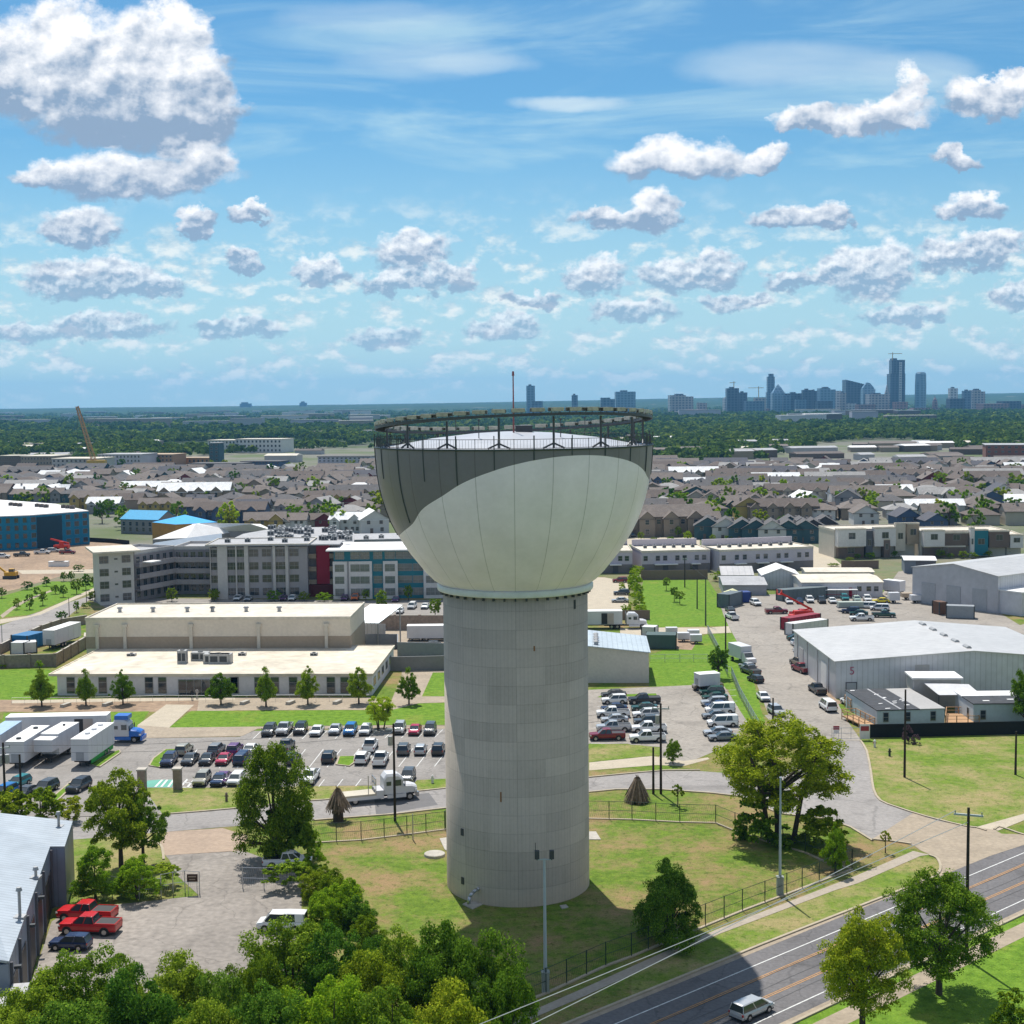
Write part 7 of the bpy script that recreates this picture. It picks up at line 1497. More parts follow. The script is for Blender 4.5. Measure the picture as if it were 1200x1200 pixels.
# small trees round the apartments, the left street and the yard
ST = [(cG,45,572,518,52,'olive'),(cG,325,578,528,72,'lime'),(cG,465,577,530,52,'olive'),(cG,560,580,538,82,'lime'),(cG,755,575,520,40,'green'),(cG,828,605,528,68,'green'),(cG,955,575,498,40,'green'),(cG,1080,645,560,74,'green'),(cG,820,650,618,50,'olive'),(cE,930,668,596,62,'olive'),(cE,1160,668,610,60,'olive')]
for k, (fn, x, y, yt, w, m) in enumerate(ST): T(fn, x, y, yt, w, 'round', m, f'small tree at the foot of the apartments, {ORD[k]} in view', 'mid', c0=.15, name='small_tree', group='small trees at the apartments')
SL = [(148,605,560,64,'dark'),(92,712,650,45,'green'),(160,712,630,52,'green'),(232,690,610,52,'green'),(300,628,575,48,'green'),(342,645,575,50,'dark'),(415,628,540,60,'green'),(465,605,520,62,'dark'),(505,585,530,40,'olive'),(250,585,535,52,'dark'),(345,560,505,46,'green'),(425,505,470,60,'dark'),(335,775,718,62,'dark'),(415,728,662,40,'green'),(465,705,675,50,'green'),(500,662,610,50,'olive'),(215,1035,985,54,'lime'),(15,1030,1008,45,'lime'),(10,650,590,50,'dark'),(200,640,590,40,'green'),(385,560,500,40,'dark'),(130,870,845,60,'olive'),(270,815,795,80,'olive')]
for k, (x, y, yt, w, m) in enumerate(SL): T(cE, x, y, yt, w, 'round', m, f'street tree on the green by the curving street, {ORD[k%20]}'+(' in the rear' if k < 20 else ' by the block wall'), 'mid', c0=.22, name='street_tree', group='trees by the curving street')
SR = [(cI,305,312,272,34,'green'),(cI,370,332,296,38,'olive'),(cI,455,332,296,42,'lime'),(cI,492,298,240,34,'green'),(cI,540,318,262,42,'lime'),(cI,665,322,285,40,'green'),(cI,745,320,290,50,'green'),(cI,838,318,290,44,'lime'),(cI,910,320,292,44,'lime'),(cI,700,520,470,90,'green'),(cI,540,470,425,60,'green'),(cJ,220,378,298,60,'lime'),(cJ,430,405,375,60,'lime'),(cJ,365,408,380,40,'dark'),(cJ,550,400,365,44,'dark'),(cJ,672,385,352,44,'olive'),(cJ,780,402,358,50,'green'),(cJ,830,405,378,40,'green'),(cJ,895,405,368,50,'green'),(cJ,945,405,372,60,'green'),(cJ,1020,398,365,50,'green'),(cJ,1130,390,355,40,'green'),(cJ,325,418,398,40,'olive'),(cJ,245,445,428,60,'green')]
for k, (fn, x, y, yt, w, m) in enumerate(SR): T(fn, x, y, yt, w, 'round', m, f'small garden tree between the townhouses and the modern houses, {ORD[k%20]}'+(' along the street' if k < 20 else ' at the drive'), 'mid', c0=.2, name='garden_tree', group='garden trees by the townhouses')
T(cJ, 990, 108, 28, 78, 'round', 'green', 'tall leafy tree standing out among the estate roofs on the right', 'mid', c0=.12, name='estate_tree'); T(cJ, 925, 92, 25, 62, 'cone', 'lime', 'yellow green tree among the estate roofs, left of a taller one', 'mid', c0=.1, name='estate_tree')
# ---------------------------------------------------------------- estate houses
HR = {k: mat('shingle_'+k, v, .9, .14, .5, scale2=2) for k, v in {'brown':(.125,.10,.088),'grey':(.11,.104,.105),'taupe':(.165,.138,.122),'slate':(.085,.085,.10),'white':(.72,.72,.72),'pale':(.30,.29,.28)}.items()}
HW = {k: mat('siding_'+k, v, .8, .06, .5) for k, v in {'cream':(.42,.38,.31),'grey':(.26,.255,.26),'white':(.58,.57,.55),'tan':(.27,.22,.17),'teal':(.045,.10,.12),'red':(.17,.03,.035),'yellow':(.42,.31,.10),'blue':(.06,.10,.18),'charcoal':(.07,.07,.075)}.items()}
hw_, hr_ = mat('house_wall', (.5,.5,.5)), mat('house_roof', (.2,.2,.2)); trim = mat('fascia', (.40,.35,.32))
def gab(mb, q, x0, y0, x1, y1, h, rise, axis, o=.5, hip=0):
    """walls into mb, roof into q; hip: how far the ridge ends draw in"""
    if axis == 'x': ym = (y0+y1)/2; ra, rb = (x0+hip, ym), (x1-hip, ym)
    else: xm = (x0+x1)/2; ra, rb = (xm, y0+hip), (xm, y1-hip)
    v = [(x0,y0,-.2),(x1,y0,-.2),(x1,y1,-.2),(x0,y1,-.2),(x0,y0,h),(x1,y0,h),(x1,y1,h),(x0,y1,h)]; f = [(0,1,5,4),(1,2,6,5),(2,3,7,6),(3,0,4,7)]
    if not hip:
        v += [(*ra,h+rise),(*rb,h+rise)]; f += [(4,7,8),(5,9,6)] if axis == 'x' else [(4,8,5),(6,9,7)]
    mb.add(v, f); k = rise/((y1-y0)/2 if axis == 'x' else (x1-x0)/2); ze = h-o*k*.6
    X0, X1, Y0, Y1 = x0-o, x1+o, y0-o, y1+o; e = 0 if hip else o
    A_, B_ = ((ra[0]-e, ra[1]), (rb[0]+e, rb[1])) if axis == 'x' else ((ra[0], ra[1]-e), (rb[0], rb[1]+e))
    c = [(X0,Y0,ze),(X1,Y0,ze),(X1,Y1,ze),(X0,Y1,ze)]; v = c+[(*A_,h+rise+.05),(*B_,h+rise+.05)]; v2 = v+[(a,b,z-.22) for a,b,z in c]
    f = [(0,1,5,4),(2,3,4,5),(1,2,5),(3,0,4)] if axis == 'x' else [(1,2,5,4),(3,0,4,5),(0,1,4),(2,3,5)]
    if not hip: f = f[:2]
    q.add(v2, f+[(0,6,7,1),(1,7,8,2),(2,8,9,3),(3,9,6,0)])
def hwin(r, x, y, z, w=1.3, h=1.5, face=0): put_win(r, w, h, x, y, z, face, (1,2), [trim, wglass])
def proto_house(kind):
    r = empty('house'); mb, q = MB(), MB()
    if kind == 'gable': gab(mb, q, -6, -5.5, 6, 5.5, 5.2, 2.5, 'x'); gab(mb, q, -4.8, -7.3, -.6, 0, 4.6, 1.6, 'y', .35); W_ = [(2,-5.5,3.6),(4.3,-5.5,3.6),(-2.7,-7.3,3.2),(3.2,-5.5,.9),(-2.7,-7.3,.8)]; D_ = (.6,-5.5)
    elif kind == 'front': gab(mb, q, -5.2, -7, 5.2, 7, 5.4, 3.2, 'y'); W_ = [(-2.3,-7,3.6),(2.3,-7,3.6),(2.6,-7,.9)]; D_ = (-1.2,-7)
    elif kind == 'hip': gab(mb, q, -7, -6, 7, 6, 4.8, 2.4, 'x', .7, 5); W_ = [(-4.8,-6,3.4),(-1.6,-6,3.4),(1.6,-6,3.4),(4.8,-6,3.4),(-4,-6,.8),(4.2,-6,.8)]; D_ = (0,-6)
    elif kind == 'cross': gab(mb, q, -7.5, -4, 7.5, 5, 5.1, 2.5, 'x'); gab(mb, q, 1.5, -7, 6.5, 1, 5.1, 2.2, 'y'); gab(mb, q, -6.5, -5.6, -3, 0, 4.6, 1.4, 'y', .3); W_ = [(4,-7,3.5),(-4.75,-5.6,3.2),(-1,-4,3.4),(3,-7,.9),(5,-7,.9)]; D_ = (-.6,-4)
    else:
        gab(mb, q, -15, -5.5, 15, 5.5, 6, 3.0, 'x')
        for k in range(4): gab(mb, q, -14.2+7.2*k, -7.2, -9.6+7.2*k, 0, 5.5, 2.0, 'y', .3)
        W_ = [(-11.9+7.2*k,-7.2,3.6) for k in range(4)]+[(-11.9+7.2*k,-7.2,.8) for k in range(4)]+[(-8.2+7.2*k,-5.5,3.6) for k in range(3)]; D_ = (-8.2,-5.5)
    mb.build('wall', hw_, r); q.build('roof', hr_, r)
    for x, y, z in W_: hwin(r, x, y-.01, z)
    MB().box(D_[0]-.55,D_[1]-.08,0,D_[0]+.55,D_[1]-.002,2.1).build('door', wall_brown, r); MB().box(2.4,.9,6.5,3.2,1.7,8.3 if kind != 'row' else 9.5).build('chimney', trim, r); return r
HP = {k: proto_house(k) for k in ('gable','front','hip','cross','row')}
HD = {'gable':'gabled','front':'steep front-gabled','hip':'hipped','cross':'cross-gabled','row':'long many-gabled'}
def house(p, kind, wallc, roofc, rz, label=None, sc=1.0):
    o = dup(HP[kind], loc=(p.x, p.y, 0), rz=rz, sc=sc, cmap={'house_wall': HW[wallc], 'house_roof': HR[roofc]}); o.name = 'terrace_house' if kind == 'row' else 'house'
    if label: tag(o, label, 'house')
    else: tag(o, f"{wallc} {'terrace' if kind == 'row' else 'house'} with a {HD[kind]} {roofc} roof, among many in the estate", 'house', f"estate houses, {wallc} walls and {HD[kind]} {roofc} roof")
    return o
FE = []   # houses one can point out: crop, x, y of the front foot, kind, wall, roof, heading, scale, label
def fh(fn, x, y, kind, w, r, ang, sc_, label): p = P(*fn(x, y)); FE.append((p, 17*sc_ if kind == 'row' else 10)); house(p, kind, w, r, math.radians(ang), label, sc_)
fh(cB, 245, 735, 'cross', 'yellow', 'taupe', 8, 1.05, 'yellow house with balconies behind the white hipped apartment roof'); fh(cB, 375, 730, 'gable', 'white', 'taupe', 0, .95, 'white porch house between the yellow and the dark red houses'); fh(cB, 465, 722, 'gable', 'cream', 'brown', 5, .85, 'small olive cream house left of the dark red one')
fh(cB, 548, 722, 'front', 'red', 'brown', -15, .8, 'dark red house left of the two white-roofed houses'); fh(cB, 645, 730, 'cross', 'white', 'white', -12, 1.0, 'white house with a bright white roof behind the flat apartment roofs'); fh(cB, 745, 735, 'front', 'white', 'white', 14, 1.05, 'tall white house with a bright white roof right beside the tower bowl')
fh(cB, 90, 690, 'row', 'blue', 'brown', -2, 1.0, 'navy terrace with a wide brown roof left of the yellow house')
fh(cE, 1090, 215, 'hip', 'blue', 'brown', 0, 1.2, 'navy blue house with a broad brown hipped roof behind the blue roofs'); fh(cE, 570, 190, 'cross', 'grey', 'white', 0, 1.0, 'grey house with a white roof above the teal building shell'); fh(cE, 900, 190, 'row', 'yellow', 'taupe', 3, .8, 'pale yellow terrace behind the cyan roofed unfinished house')
for k, (x, y, w) in enumerate(((640,300,'teal'),(730,305,'white'),(812,312,'teal'),(880,315,'teal'),(960,318,'white'),(1040,318,'teal'),(1125,318,'teal'))): fh(cI, x, y, 'front', w, 'grey', -8, .92, f'{"dark teal" if w == "teal" else "white"} gabled townhouse with green glass, {ORD[k]} from the left behind the flat rows')
for k, (x, y, w) in enumerate(((20,300,'teal'),(75,310,'white'),(135,318,'charcoal'),(195,300,'charcoal'))): fh(cJ, x, y-8, 'front', w, 'grey', -8, .9, f'dark gabled townhouse left of the modern white house, {ORD[k]} of four')
for k in range(7): fh(cI, 585+k*73, 150+k*5, 'front', 'cream', 'brown', -10, .95, f'pointed white gable of the sawtooth terrace, {ORD[k]} from the tower')
fh(cI, 395, 285, 'row', 'tan', 'taupe', 4, 1.25, 'long brown terrace with dark balconies right of the tower bowl'); fh(cI, 540, 262, 'row', 'tan', 'taupe', 2, .8, 'short brown terrace left of the green glass townhouses')
fh(cJ, 745, 190, 'row', 'white', 'white', -4, .8, 'long house with a bright white metal roof behind the modern houses'); fh(cJ, 545, 120, 'cross', 'white', 'white', -5, 1.1, 'white roofed house with a brick chimney on the right of the estate'); fh(cJ, 310, 118, 'row', 'tan', 'white', -3, .7, 'low house with a flat looking white roof left of the brick chimney one'); fh(cJ, 925, 140, 'hip', 'cream', 'white', 0, .8, 'low white roofed house under the tall estate tree'); fh(cJ, 110, 150, 'front', 'white', 'white', 12, .9, 'small white house with a snow white gable left of the estate'); fh(cJ, 600, 250, 'front', 'blue', 'slate', 0, .9, 'navy gable peeping over the first modern house'); fh(cJ, 740, 265, 'front', 'blue', 'slate', 0, .8, 'dark blue gable between the modern houses')
fh(cA, 920, 600, 'row', 'tan', 'white', 2, 1.2, 'long terrace with a bright white roof in the left middle of the estate'); fh(cA, 590, 500, 'front', 'white', 'white', 0, .9, 'small white gable alone among brown roofs at the left'); fh(cC, 590, 735, 'row', 'white', 'white', 2, .75, 'white roofed house right of the tower bowl, lower of two'); fh(cC, 540, 690, 'row', 'tan', 'white', -3, 1.0, 'broad white roof right of the tower bowl, upper of two'); fh(cC, 1000, 720, 'row', 'tan', 'white', -2, .9, 'long bright white roof in the upper estate right of the tower'); fh(cC, 1150, 835, 'front', 'white', 'white', 0, .9, 'white roofed house with a stone chimney by the sawtooth terrace')
# two unfinished houses
fU = Frame2(P(*cE(655,300)), P(*cE(830,306))); hU = HT(*cE(655,300), cE(0,222)[1]); cyan = mat('roof_membrane_cyan', (.01,.30,.55), .6, .12, 1); r = gable('unfinished_house', fU, fU.L*1.15, 12, hU, 3.0, HW['grey'], cyan, 'unfinished grey house with a cyan roof membrane, left of the flat blue one', 'house')
for i in range(5):
    for z in (1, hU*.55): hwin(r, fU.L*(i+.5)/5, 0, z, 1.4, 1.6)
r = hip('unfinished_house', cE, [(822,240),(950,252),(1178,240),(1050,212)], 6.3, [(1000,199)], 7.8, mat('osb_board', (.45,.24,.06), .8), mat('roof_membrane_blue', (.005,.33,.70), .5, .08), 'unfinished house with bare orange board walls and a bright blue hipped roof', 'house')
# the grid of the estate
rs = random.Random(11); grid = []; ca, sa = math.cos(math.radians(-5)), math.sin(math.radians(-5))
yy = 455.0; k = 0
while yy < 1230:
    x = -560+rs.uniform(0, 10)
    while x < 600:
        jx, jy = x+rs.uniform(-2, 2), yy+rs.uniform(-3, 3); X, Y = jx*ca-jy*sa-60, jx*sa+jy*ca; x += rs.choice((15.5, 16.5, 18))
        if Y < 300: continue
        dv = Vector((X, Y, 0)); d_ = dv-Vector((0,0,H)); c = d_.dot(FW); px = 600+F*d_.dot(RT)/c; py = 600-F*d_.dot(UP)/c
        if px < -40 or px > 1240: continue
        lim = 590 if px < 112 else 598 if px < 250 else 606 if px < 330 else 612 if px < 560 else 628 if px < 820 else 622
        if 820 <= px < 975: lim = 612
        if px >= 975: lim = 618
        top = 556 if px < 430 else 546 if px < 780 else 548
        if py > lim or py < top: continue
        if any((p-dv).length < q_+5 for p, q_ in FE): continue
        grid.append((Y, dv, px, py))
    yy += (21, 28)[k % 2]; k += 1
grid.sort(key=lambda g: g[0]); n_ = 0; rest = []
wpick = ['cream','grey','tan','white','cream','tan','grey','cream','teal','charcoal','white','tan','blue','red','yellow']; rpick = ['brown','taupe','taupe','grey','grey','brown','slate','taupe','grey','white','pale','brown']
for Y, dv, px, py in grid:
    kind = rs.choice(['gable','gable','front','hip','hip','hip','cross','row']); w, r_ = rs.choice(wpick), rs.choice(rpick)
    if r_ == 'white' and rs.random() < .45: r_ = 'taupe'
    rz = math.radians(-5+rs.choice((0, 180, 180, 180, 90, 0, -90, 12, -12, 170)))
    if kind == 'row': rz = math.radians(-5+rs.uniform(-4, 4))
    if 462 < px < 742 or n_ >= 245: rest.append((dv, kind, w, r_, rz)); continue
    house(dv, kind, w, r_, rz, sc=rs.uniform(.88, 1.1)); n_ += 1
def merged(name, items, mats_order):
    """far houses one cannot tell apart any more, as one mass"""
    idx = {m.name: i for i, m in enumerate(mats_order)}; vs, fs, ms = [], [], []; n = 0
    for dv, kind, w, r_, rz in items:
        c, s = math.cos(rz), math.sin(rz)
        for ch in kids(HP[kind]):
            if ch.name.split('.')[0] not in ('wall', 'roof'): continue
            mi = idx[(HW[w] if ch.name.startswith('wall') else HR[r_]).name]; me = ch.data
            vs += [(v.co.x*c-v.co.y*s+dv.x, v.co.x*s+v.co.y*c+dv.y, v.co.z) for v in me.vertices]; fs += [tuple(i+n for i in p.vertices) for p in me.polygons]; ms += [mi]*len(me.polygons); n += len(me.vertices)
    mb = MB(); mb.v, mb.f, mb.m = vs, fs, ms; return tag(mb.build(name, mats_order), kind='stuff')
merged('far_houses', rest, list(HW.values())+list(HR.values()))
# ---------------------------------------------------------------- larger far buildings
def far_block(fn, x0, x1, ybase, ytop, m, rm, label, depth=16, storeys=3, cols=8, name='far_building', cat='building', win=True):
    f = Frame2(P(*fn(x0, ybase)), P(*fn(x1, ybase))); h = HT(*fn(x0, ybase), fn(0, ytop)[1]); r = tag(empty(name, f.o, f.rz), label, cat)
    MB().box(0,0,-.2,f.L,depth,h).build('wall', m, r); MB().box(-.6,-.6,h,f.L+.6,depth+.6,h+.5).build('roof', rm, r)
    if win:
        for s_ in range(storeys):
            for c_ in range(cols): put_win(r, f.L/cols*.45, h/storeys*.5, f.L*(c_+.5)/cols, 0, h*(s_+.28)/storeys, panes=(2,1), mats=[trim, wglass])
    return r
far_block(cA, 0, 100, 440, 378, wall_brown, roof_white, 'dark brown apartment block at the left horizon side, below the trees', cols=9); far_block(cA, 100, 245, 442, 380, HW['tan'], roof_white, 'tan and maroon apartment block left of the yellow crane', cols=10, depth=30); far_block(cA, 245, 450, 450, 392, wall_lgrey, roof_white, 'pale apartment block partly hidden by the yellow crane', cols=10, depth=30)
far_block(cA, 460, 660, 430, 372, wall_lilac, roof_grey, 'blue grey apartment block right of the yellow crane', cols=12, depth=30); far_block(cA, 665, 810, 422, 372, bm_('wall_salmon', (.38,.22,.13)), bm_('roof_tan', (.45,.33,.22)), 'unfinished salmon coloured block right of the crane', cols=8, depth=25)
far_block(cA, 975, 1105, 362, 305, wall_white, roof_white, 'white office block among the trees, left half', cols=8, depth=30); far_block(cA, 1105, 1320, 362, 300, wall_white, roof_white, 'long white office block among the trees, right half', cols=12, depth=30)
far_block(cA, 982, 1028, 420, 318, HW['teal'], roof_grey, 'slim teal tower block behind the white offices', cols=2, storeys=6, depth=10); far_block(cA, 820, 980, 415, 388, bm_('wall_orange', (.40,.20,.08)), bm_('roof_tan', (.45,.33,.22)), 'low orange timber frame building left of the teal tower block', cols=8, storeys=1); far_block(cA, 890, 1130, 462, 415, HW['charcoal'], HR['grey'], 'long grey green terrace block below the orange frame', cols=12, depth=20); far_block(cA, 1130, 1310, 445, 405, HW['blue'], HR['grey'], 'long blue terrace block right of the grey green one', cols=12, depth=20)
far_block(cB, 490, 735, 420, 382, wall_lilac, HR['grey'], 'pale lilac long block near the tower bowl, left', cols=12); far_block(cD, 985, 1290, 658, 585, bm_('brick_far', (.22,.09,.06)), roof_grey, 'red brick block at the right edge of the forest', cols=8, depth=40); far_block(cA, 0, 210, 345, 320, wall_brown, roof_white, 'long low roof in the left forest', cols=9, storeys=1); far_block(cB, 465, 640, 290, 262, wall_tan, roof_white, 'row of small pale blocks in the forest left of the tower', cols=9, storeys=2)
far_block(cB, 700, 900, 290, 258, wall_white, roof_white, 'pale blocks just left of the tower rim in the forest', cols=9, storeys=2); far_block(cC, 60, 290, 430, 400, HW['blue'], roof_grey, 'dark blue low block seen through the tower railing', cols=9, storeys=2); far_block(cT, 560, 760, 290, 268, wall_tan, roof_white, 'low tan block seen behind the deck roof', cols=9, storeys=1)
rs2 = random.Random(5)
for k in range(70):
    px, py = rs2.uniform(0, 1200), rs2.choice((rs2.uniform(500, 545), rs2.uniform(505, 535)))
    if 440 < px < 765 and k % 3: px = rs2.uniform(770, 1200)
    if px > 850 and py < 522: py = rs2.uniform(524, 545)
    p = P(px, py); L_ = rs2.uniform(12, 45); D_ = rs2.uniform(10, 22); h = rs2.uniform(3.5, 7); r = empty('low_building', (p.x, p.y, 0), rs2.uniform(-.3, .3)); tag(r, 'low pale roofed building scattered among the trees beyond the estate', 'building', 'low buildings among far trees')
    MB().box(-L_/2,0,-.2,L_/2,D_,h).build('wall', rs2.choice((wall_tan, wall_lgrey, wall_brown)), r); MB().add([(-L_/2-.5,-.5,h),(L_/2+.5,-.5,h),(L_/2+.5,D_+.5,h),(-L_/2-.5,D_+.5,h),(-L_/2,D_/2,h+1.5),(L_/2,D_/2,h+1.5)],[(0,1,5,4),(2,3,4,5),(1,2,5),(3,0,4),(3,2,1,0)]).build('roof', rs2.choice((roof_bright, roof_grey, HR['taupe'], HR['brown'], roof_white)), r)
for k in range(60):
    px, py = rs2.uniform(0, 440) if k % 4 else rs2.uniform(770, 1200), rs2.uniform(484, 503)
    if px > 700: py = rs2.uniform(487, 500)
    p = P(px, py); L_ = rs2.uniform(40, 130); D_ = 30; h = rs2.uniform(14, 24); r = empty('distant_block', (p.x, p.y, 0), rs2.uniform(-.2, .2)); tag(r, 'pale distant block rising out of the far woods', 'building', 'distant blocks in the far woods')
    MB().box(-L_/2,0,-.2,L_/2,D_,h).build('wall', rs2.choice((wall_tan, wall_lgrey, wall_lilac, wall_brown, wall_white)), r); MB().box(-L_/2,-.5,h,L_/2,D_,h+1.5).build('roof', rs2.choice((roof_bright, roof_grey, roof_white)), r)
# crawler crane
p = P(*cA(455,452)); r = tag(empty('crawler_crane', (p.x,p.y,0)), 'yellow crawler crane with a tall leaning lattice boom on the left', 'crane'); tip = V(*cA(362,145), p.y)-p
cy_ = mat('crane_yellow', (.55,.33,.05), .5); MB().box(-6,-4,0,6,-1.5,3).box(-6,1.5,0,6,4,3).box(-7,-3,3,7,3,9).build('body', cy_, r)
mb = MB(); ft = Vector((-2,0,8)); d = tip-ft; sd = Vector((d.z,0,-d.x)).normalized(); S_ = 20
for a, b in ((-1,-1),(1,-1),(1,1),(-1,1)):
    mb.bar(ft+sd*a*1.5+Vector((0,b*1.5,0)), tip+sd*a*.8+Vector((0,b*.8,0)), .45, .45)
for i in range(S_):
    t0, t1 = i/S_, (i+1)/S_
    for a in (-1, 1): s_ = a if i % 2 else -a; mb.bar(ft+d*t0+sd*s_*1.4+Vector((0,-1.4,0)), ft+d*t1-sd*s_*1.4+Vector((0,-1.4,0)), .3, .3)
mb.build('boom', mat('boom_tan', (.42,.24,.10), .6), r); MB().tube(tip, Vector((7,0,9)), .12).tube(tip, (tip.x-1, 0, 12), .1).build('cable', dk, r)
# ---------------------------------------------------------------- downtown skyline
def tower_mat(name, c, gl, fx=3.4, fz=3.9):
    m = bpy.data.materials.new(name); m.use_nodes = True; N, L = m.node_tree.nodes, m.node_tree.links; b = N['Principled BSDF']; b.inputs['Roughness'].default_value = .35
    t = N.new('ShaderNodeTexCoord'); s = N.new('ShaderNodeSeparateXYZ'); L.new(t.outputs['Object'], s.inputs[0])
    def M(op, a, b_):
        n = N.new('ShaderNodeMath'); n.operation = op
        for i, x in enumerate((a, b_)):
            if isinstance(x, (int, float)): n.inputs[i].default_value = x
            else: L.new(x, n.inputs[i])
        return n.outputs[0]
    hx = M('ADD', s.outputs[0], s.outputs[1]); a = M('LESS_THAN', M('FRACT', M('DIVIDE', hx, fx*3), 0), .62); c_ = M('LESS_THAN', M('FRACT', M('DIVIDE', s.outputs[2], fz*2), 0), .6)
    mx = N.new('ShaderNodeMix'); mx.data_type = 'RGBA'; L.new(M('MULTIPLY', a, c_), mx.inputs['Factor']); mx.inputs['A'].default_value = (*c, 1); mx.inputs['B'].default_value = (*gl, 1); L.new(mx.outputs['Result'], b.inputs['Base Color']); return m
SK = {'b': tower_mat('tower_blue', (0.149,0.216,0.297), (0.054,0.108,0.189)), 't': tower_mat('tower_tan', (0.486,0.419,0.392), (0.162,0.176,0.216)), 'd': tower_mat('tower_dark', (0.081,0.101,0.149), (0.027,0.041,0.068)), 'g': tower_mat('tower_glass', (0.230,0.338,0.432), (0.108,0.203,0.297)), 'r': tower_mat('tower_brick', (0.324,0.189,0.176), (0.135,0.095,0.108)), 'w': tower_mat('tower_pale', (0.675,0.634,0.608), (0.270,0.270,0.297))}
YS = 4150
SKY = [(617,627,452,'g','flat'),(623,636,470,'b','flat'),(670,677,463,'b','flat'),(704,720,466,'b','step'),(721,744,459,'g','flat'),(784,811,463,'t','step'),(804,823,480,'r','flat'),(817,828,472,'t','flat'),(848,867,464,'t','dome'),(851,865,455,'d','flat'),(865,875,460,'d','flat'),(873,894,470,'b','flat'),(884,897,466,'t','flat'),(898,908,438,'b','crown'),(904,919,450,'g','spire'),(917,926,463,'b','flat'),(922,938,461,'d','flat'),(932,944,468,'b','flat'),(940,951,457,'d','flat'),(950,957,458,'d','flat'),(959,977,455,'g','step'),(970,984,458,'w','flat'),(957,974,470,'d','flat'),(984,991,460,'t','flat'),(989,1011,445,'d','slant'),(1010,1024,448,'g','fin'),(1016,1040,462,'t','flat'),(985,1002,473,'w','flat'),(1004,1024,474,'r','flat'),(1037,1041,450,'t','spire'),(1041,1059,420,'d','build'),(1047,1062,471,'r','flat'),(1072,1085,436,'g','round'),(1068,1087,478,'r','flat'),(1091,1100,464,'r','capitol'),(1112,1121,455,'w','flat'),(1111,1128,467,'d','flat'),(1128,1137,458,'b','flat'),(1137,1152,457,'t','step'),(1148,1178,473,'r','flat'),(1171,1193,470,'d','flat'),(1190,1204,474,'r','flat'),(826,848,482,'r','flat'),(876,900,479,'r','flat'),(1052,1070,480,'w','flat'),(1099,1114,482,'w','flat')]
dsc = {'g':'glassy blue green','b':'blue grey','t':'tan','d':'dark','r':'reddish','w':'pale'}; shp = {'flat':'block','step':'stepped tower','dome':'tower with a rounded top','crown':'slim tower with a notched crown','spire':'tower with a pointed glass top','slant':'tower with a slanting roof','fin':'tower with a curved fin','build':'tallest tower, still under construction','round':'rounded tall tower','capitol':'domed capitol'}
seen_ = {}
